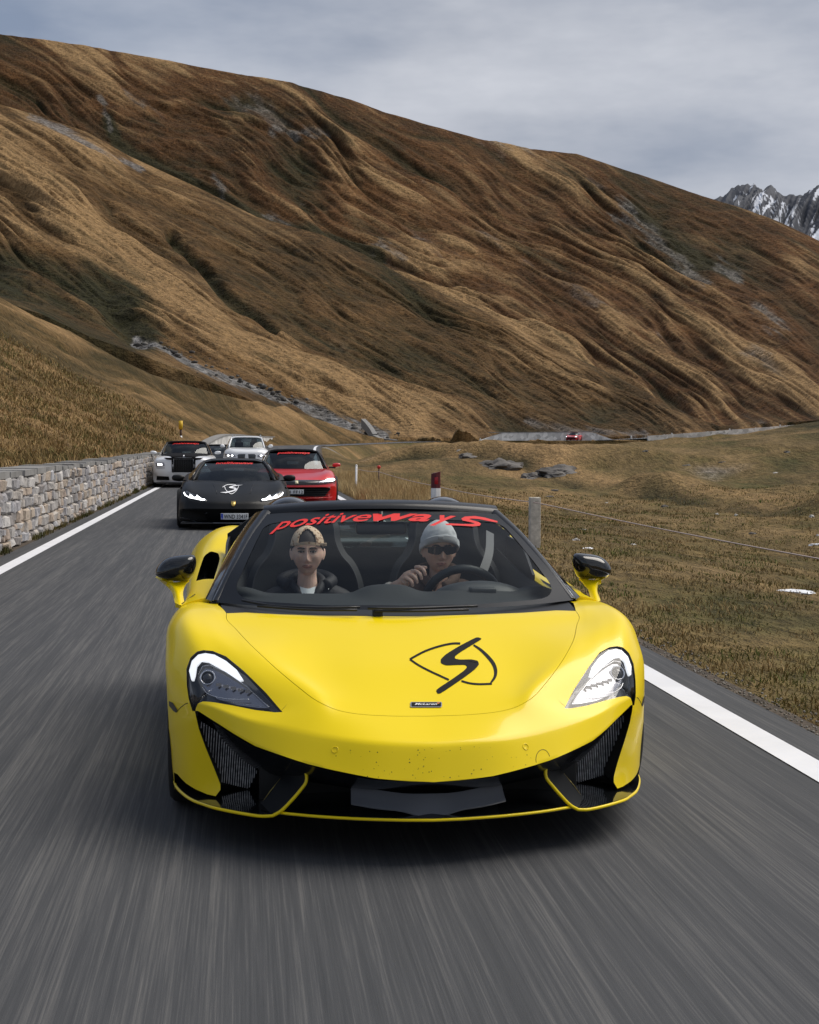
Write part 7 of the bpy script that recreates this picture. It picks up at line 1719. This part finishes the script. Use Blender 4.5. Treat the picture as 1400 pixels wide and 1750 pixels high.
rp = empty('marker_pole', (4.5, 52.7, -.75)); tag(rp, 'thin rusty iron pole with small red cap, left of the delineator post', 'marker pole'); tube('pole', [(0, 0, 0), (.01, 0, 1.38)], .026, m_rust, rp, 6); v, f = prim_blob((.01, 0, 1.42), (.065, .065, .06), 8, 6); mk('pole_cap', v, f, m_redc, rp, True)
yp = at_r(309, 756, 96); ym = empty('marker_pole', tuple(yp)); tag(ym, 'tall marker pole with yellow top, above the stone wall behind the white grand tourer', 'marker pole')
tube('pole', [(0, 0, -1.0), (0, 0, .40)], .085, m_pw, ym, 8); tube('pole_middle', [(0, 0, .40), (0, 0, .78)], .07, m_rust, ym, 8); tube('pole_top', [(0, 0, .78), (0, 0, 1.30)], .12, m_ypole, ym, 8)
def wire_pts(P, sag):
    out = []
    for a, b in zip(P[:-1], P[1:]):
        for k in range(10): t = k/10; q = np.array(a)*(1-t)+np.array(b)*t; q[2] -= sag*4*t*(1-t); out.append(tuple(q))
    return out+[tuple(P[-1])]
w1 = wire_pts([(3.42, 48, .60), (4.51, 52.7, .62)], .05); wireA = [tuple(at_y(609, 801, 48)), tuple(at_y(647, 806, 44)), tuple(at_y(746, 831, 33)), (4.16, 22.42, .63)]
fw_ = tube('fence_wire', wire_pts(wireA, .03)+wire_pts([(4.19, 22.42, .63), tuple(at_y(1400, 955, 14)), (6.1, 9.0, .2)], .02)[1:], .008, mat('wire_pale', (.45, .36, .32), .6), None, 4); tag(fw_, 'thin pale fence wire running from post to post over the meadow', 'wire')
ep = empty('fence_post', (6.1, 9.0, gz(6.1, 9.0)-.3)); tag(ep, 'wooden fence post outside the picture that holds the wire', 'fence post'); bevel_box('post', -.07, .07, -.07, .07, 0, 1.15, m_wood, ep, .01)
# concrete torrent channel that meets the road
cc = empty('concrete_channel', (0, 0, 0)); tag(cc, 'narrow grey concrete channel wall bending down the foot of the hillside to the road', 'channel')
def bar3(name, pts, w, h, m, parent):
    V = []; F = []
    for i, p in enumerate(pts):
        a = Vector(pts[max(0, i-1)]); b = Vector(pts[min(len(pts)-1, i+1)]); t = (b-a); t.z = 0; t.normalize(); n = Vector((t.y, -t.x, 0)); q = Vector(p)
        V += [tuple(q-n*w), tuple(q+n*w), tuple(q+n*w+Vector((0, 0, h))), tuple(q-n*w+Vector((0, 0, h)))]
    for i in range(len(pts)-1):
        for k in range(4): F.append((i*4+k, i*4+(k+1) % 4, (i+1)*4+(k+1) % 4, (i+1)*4+k))
    F += [(0, 3, 2, 1), tuple(len(V)-4+k for k in range(4))]; return mk(name, V, F, m, parent)
c_a = [tuple(at_r(a, b, r)+np.array([0, 0, -.9])) for a, b, r in ((621, 720, 252), (628, 727, 248), (635, 736, 244), (641, 746, 239))]; c_b = [tuple(at_r(a, b, r)+np.array([0, 0, -.8])) for a, b, r in ((641, 746, 238.5), (652, 751, 235), (676, 753.5, 232))]
bar3('channel_wall', c_a, .35, 1.3, m_cope, cc); bar3('channel_wall', c_b, .35, 1.0, m_cope, cc)
# rocks
m_rock = mat('outcrop_rock', (.125, .115, .105), .9, var=(.8, .55), bump=(3, 1.0, .1)); m_pale = mat('pale_boulder', (.52, .50, .47), .9, var=(3, .25))
def rock(name, c, r, seed, m):
    bm = bmesh.new(); bmesh.ops.create_icosphere(bm, subdivisions=4, radius=1); o_ = Vector((seed*7.3, seed*3.1, 0))
    for v in bm.verts:
        q = v.co.copy(); d = mnoise.fractal(q*1.3+o_, .9, 2, 6)*.38; cl_ = mnoise.cell(q*2.1+o_)*.10; v.co = q*(1+d+cl_); v.co.x *= r[0]; v.co.y *= r[1]; v.co.z *= r[2]
    o = mesh_of(bm, name, m, None, True, 30); o.location = c; return o
rl = ['large grey rock outcrop on the meadow slope, left and lower of the group', 'long dark grey rock outcrop right of the big one on the meadow slope', 'low split grey rock outcrop above the wooden fence post', 'small dark rock outcrop nearest the retaining wall']
for i, (px, py, rx, ry, rz_) in enumerate(((858, 798, 1.9, 1.3, .45), (958, 808, 2.0, 1.2, .42), (905, 817, .9, .8, .28), (802, 783, 1.1, .9, .28))):
    p = ground_px(px, py); k = p[1]/70.0; o = rock('rock_outcrop', (p[0], p[1], p[2]-.35*rz_*k), (rx*k*.55, ry*k, rz_*k*1.0), i+1, m_rock); tag(o, rl[i], 'rock')
rb_ = random.Random(5)
for i in range(26):
    px = rb_.uniform(700, 1400); py = rb_.uniform(770, 900) if i < 18 else rb_.uniform(900, 1000)
    p = ground_px(px, py)
    if p[0] < 3.8 and p[1] < 60: continue
    k = max(.5, p[1]/60); o = rock('boulder', tuple(p), (.10*k*rb_.uniform(.6, 1.8), .10*k, .06*k*rb_.uniform(.6, 1.3)), i+10, m_pale if rb_.random() < .6 else m_rock); tag(o, 'small loose stone lying in the dry grass beyond the fence wire', 'stone', 'loose stones scattered over the meadow')
m_snowp = mat('old_snow', (.85, .87, .9), .6)
for (px, py, w_, lab) in ((1356, 1013, .17, 'thin white streak of old snow, the longest one on the meadow'), (1400, 932, .16, 'short white streak of old snow higher up at the edge of the picture')):
    p = ground_px(px, py); o = rock('snow_patch', (p[0], p[1], p[2]+.0), (w_*1.25, .10, .035), 90+px, m_snowp); o.rotation_euler = (0, 0, -.35); tag(o, lab, 'snow')
for px in (1044,): p = ground_px(1004, 939); o = rock('snow_patch', tuple(p), (.09, .08, .03), 7, m_snowp); tag(o, 'tiny white snow crumb in the grass beside the door mirror of the yellow car', 'snow')

# scree in the stony gully under the spur
def verts_of(o):
    a = np.empty(len(o.data.vertices)*3, np.float32); o.data.vertices.foreach_get('co', a); return a.reshape(-1, 3).astype(float)
hv_ = verts_of(hillB); ra = np.empty(len(hv_), np.float32); hillB.data.attributes['rock'].data.foreach_get('value', ra)
cand = np.nonzero((ra > .75) & (hv_[:, 2] < 75) & (np.hypot(hv_[:, 0], hv_[:, 1]) < 420))[0]
if len(cand):
    pick = rng.choice(cand, 260); bmx = bmesh.new(); bmesh.ops.create_icosphere(bmx, subdivisions=1, radius=1); iv = np.array([v.co[:] for v in bmx.verts]); fi_ = np.array([[v.index for v in f.verts] for f in bmx.faces]); bmx.free()
    SV, SF = [], []
    for i, q in enumerate(pick):
        r_ = rng.uniform(.1, 1)**3*.7+.10; d = iv*(1+rng.uniform(-.28, .28, (len(iv), 1)))*np.array([r_*rng.uniform(.8, 1.5), r_, r_*rng.uniform(.5, .9)]); SV.append(d+hv_[q]+rng.normal(0, 2.2, 3)*[1, 1, .0]-[0, 0, r_*.3]); SF.append(fi_+i*len(iv))
    sc_ = mk_np('scree', np.concatenate(SV), np.concatenate(SF), masonry('scree_stone', .35, (.035, .032, .028), (.15, .14, .125))); sc_['kind'] = 'stuff'
# ------------------------------------------------------------ grass blades
def blade_mat(name, c0, c1, c2):
    m = bpy.data.materials.new(name); m.use_nodes = True; n = m.node_tree; N = n.nodes.new; K_ = n.links.new; b = n.nodes['Principled BSDF']; b.inputs['Roughness'].default_value = .85; b.inputs['Specular IOR Level'].default_value = .15
    g = N('ShaderNodeNewGeometry'); r = N('ShaderNodeValToRGB'); e = r.color_ramp.elements; e[0].color = (*c0, 1); e[1].color = (*c1, 1); q = e.new(.5); q.color = (*c2, 1)
    t = N('ShaderNodeTexNoise'); t.inputs['Scale'].default_value = .9; K_(g.outputs['Position'], t.inputs[0]); mx = N('ShaderNodeMath'); mx.operation = 'MULTIPLY_ADD'; mx.inputs[1].default_value = .5; mx.inputs[2].default_value = -.25; K_(g.outputs['Random Per Island'], mx.inputs[0])
    t2 = N('ShaderNodeMath'); t2.operation = 'MULTIPLY_ADD'; t2.inputs[1].default_value = 2.6; t2.inputs[2].default_value = -.8; K_(t.outputs[0], t2.inputs[0]); ad = N('ShaderNodeMath'); ad.operation = 'ADD'; ad.use_clamp = True; K_(mx.outputs[0], ad.inputs[0]); K_(t2.outputs[0], ad.inputs[1]); K_(ad.outputs[0], r.inputs[0]); K_(r.outputs[0], b.inputs['Base Color']); return m
def blades(name, x, y, z, h, w, m, lean=.5, wind=(0, 0)):
    n = len(x); a = rng.uniform(0, 2*PI, n); la = rng.uniform(0, 2*PI, n); l = h*lean*rng.uniform(.2, 1, n); dx, dy = np.cos(a)*w/2, np.sin(a)*w/2; ex, ey = np.cos(la)*l+wind[0]*h, np.sin(la)*l+wind[1]*h
    V = np.stack([np.stack([x-dx, y-dy, z-.03], -1), np.stack([x+dx, y+dy, z-.03], -1), np.stack([x+dx*.7+ex*.35, y+dy*.7+ey*.35, z+h*.6], -1), np.stack([x-dx*.7+ex*.35, y-dy*.7+ey*.35, z+h*.6], -1), np.stack([x+ex, y+ey, z+h], -1)], 1).reshape(-1, 3)
    i = np.arange(n)[:, None]*5; F = np.concatenate([i+[0, 1, 2], i+[0, 2, 3], i+[3, 2, 4]]); o = mk_np(name, V, F, m); o['kind'] = 'stuff'; return o
m_bl = blade_mat('verge_blades', (.085, .115, .025), (.36, .25, .12), (.215, .155, .065)); m_straw = blade_mat('straw_blades', (.34, .23, .10), (.58, .44, .23), (.46, .33, .16)); m_gb = blade_mat('green_blades', (.045, .055, .015), (.20, .15, .06), (.10, .09, .03))
n = 120000; yy = 3.5+ (rng.uniform(0, 1, n)**1.4)*50; xx = 2.98-.06+rng.uniform(0, 1, n)**1.7*(3.5+yy*.35); zz, _ = ground_z(xx[None], yy[None]); zz = zz[0]
cl = fbm(xx*1.3, yy*.9, 3); keep = cl > -.12+.25*rng.uniform(-1, 1, n)*.6; xx, yy, zz, cl = xx[keep], yy[keep], zz[keep], cl[keep]
blades('verge_grass', xx, yy, zz, (.015+.045*rng.uniform(0, 1, len(xx))*np.clip(.6+cl*1.6, .2, 1.6))*(.8+yy/90), .006+yy*.0004, m_bl, 1.5)
n = 16000; yy = rng.uniform(34, 66, n); xx = 3.0-.05+rng.uniform(0, 1, n)**1.6*2.6; zz, _ = ground_z(xx[None], yy[None]); blades('tall_dry_grass', xx, yy, zz[0], rng.uniform(.14, .44, n), .014, m_straw, .45)
n = 9000; yy = rng.uniform(8, 62, n)**1; xx = -3.19+.13*rng.uniform(0, 1, n)**2; c = fbm(yy*.55+xx*0, xx*0+3, 3); k = c > -.05; blades('wall_foot_grass', xx[k], yy[k], 0*xx[k]+.0, (.05+.16*np.clip(c[k]+.2, 0, .7))*rng.uniform(.5, 1.2, k.sum()), .012, m_gb, .8)

hc_ = verts_of(hillC); d_ = np.hypot(hc_[:, 0], hc_[:, 1]); c_ = np.nonzero((d_ < 95) & (hc_[:, 1] > 10))[0]; wgt = 1/np.maximum(d_[c_], 15)**.5; pick = rng.choice(c_, 45000, p=wgt/wgt.sum())
p_ = hc_[pick]+rng.normal(0, 1, (len(pick), 3))*(.10+.004*d_[pick])[:, None]*[1, 1, 0]; k = p_[:, 0] < -3.75-.0*p_[:, 1]; p_ = p_[k]; dd = np.hypot(p_[:, 0], p_[:, 1])
m_bank = blade_mat('bank_blades', (.085, .095, .028), (.40, .27, .12), (.23, .155, .062))
blades('bank_grass', p_[:, 0], p_[:, 1], p_[:, 2], rng.uniform(.02, .09, len(p_))*(1+dd/80), .008+dd*.0004, m_bank, 1.6)

# gravel crumbs along the broken asphalt edge
n = 2200; yy = 4+rng.uniform(0, 1, n)**1.3*34; xx = 2.90+np.abs(rng.normal(0, .10, n)); bmx = bmesh.new(); bmesh.ops.create_cube(bmx, size=1); iv = np.array([v.co[:] for v in bmx.verts]); fi_ = np.array([[v.index for v in f.verts] for f in bmx.faces]); bmx.free()
SV = [iv*(1+rng.uniform(-.3, .3, (8, 3)))*rng.uniform(.004, .012)+[x, y, .002] for x, y in zip(xx, yy)]; gv_ = mk_np('gravel', np.concatenate(SV), np.concatenate([fi_+8*i for i in range(n)]), masonry('gravel_stone', 30, (.09, .08, .065), (.30, .28, .25))); gv_['kind'] = 'stuff'
print('scene built:', len(bpy.data.objects), 'objects')
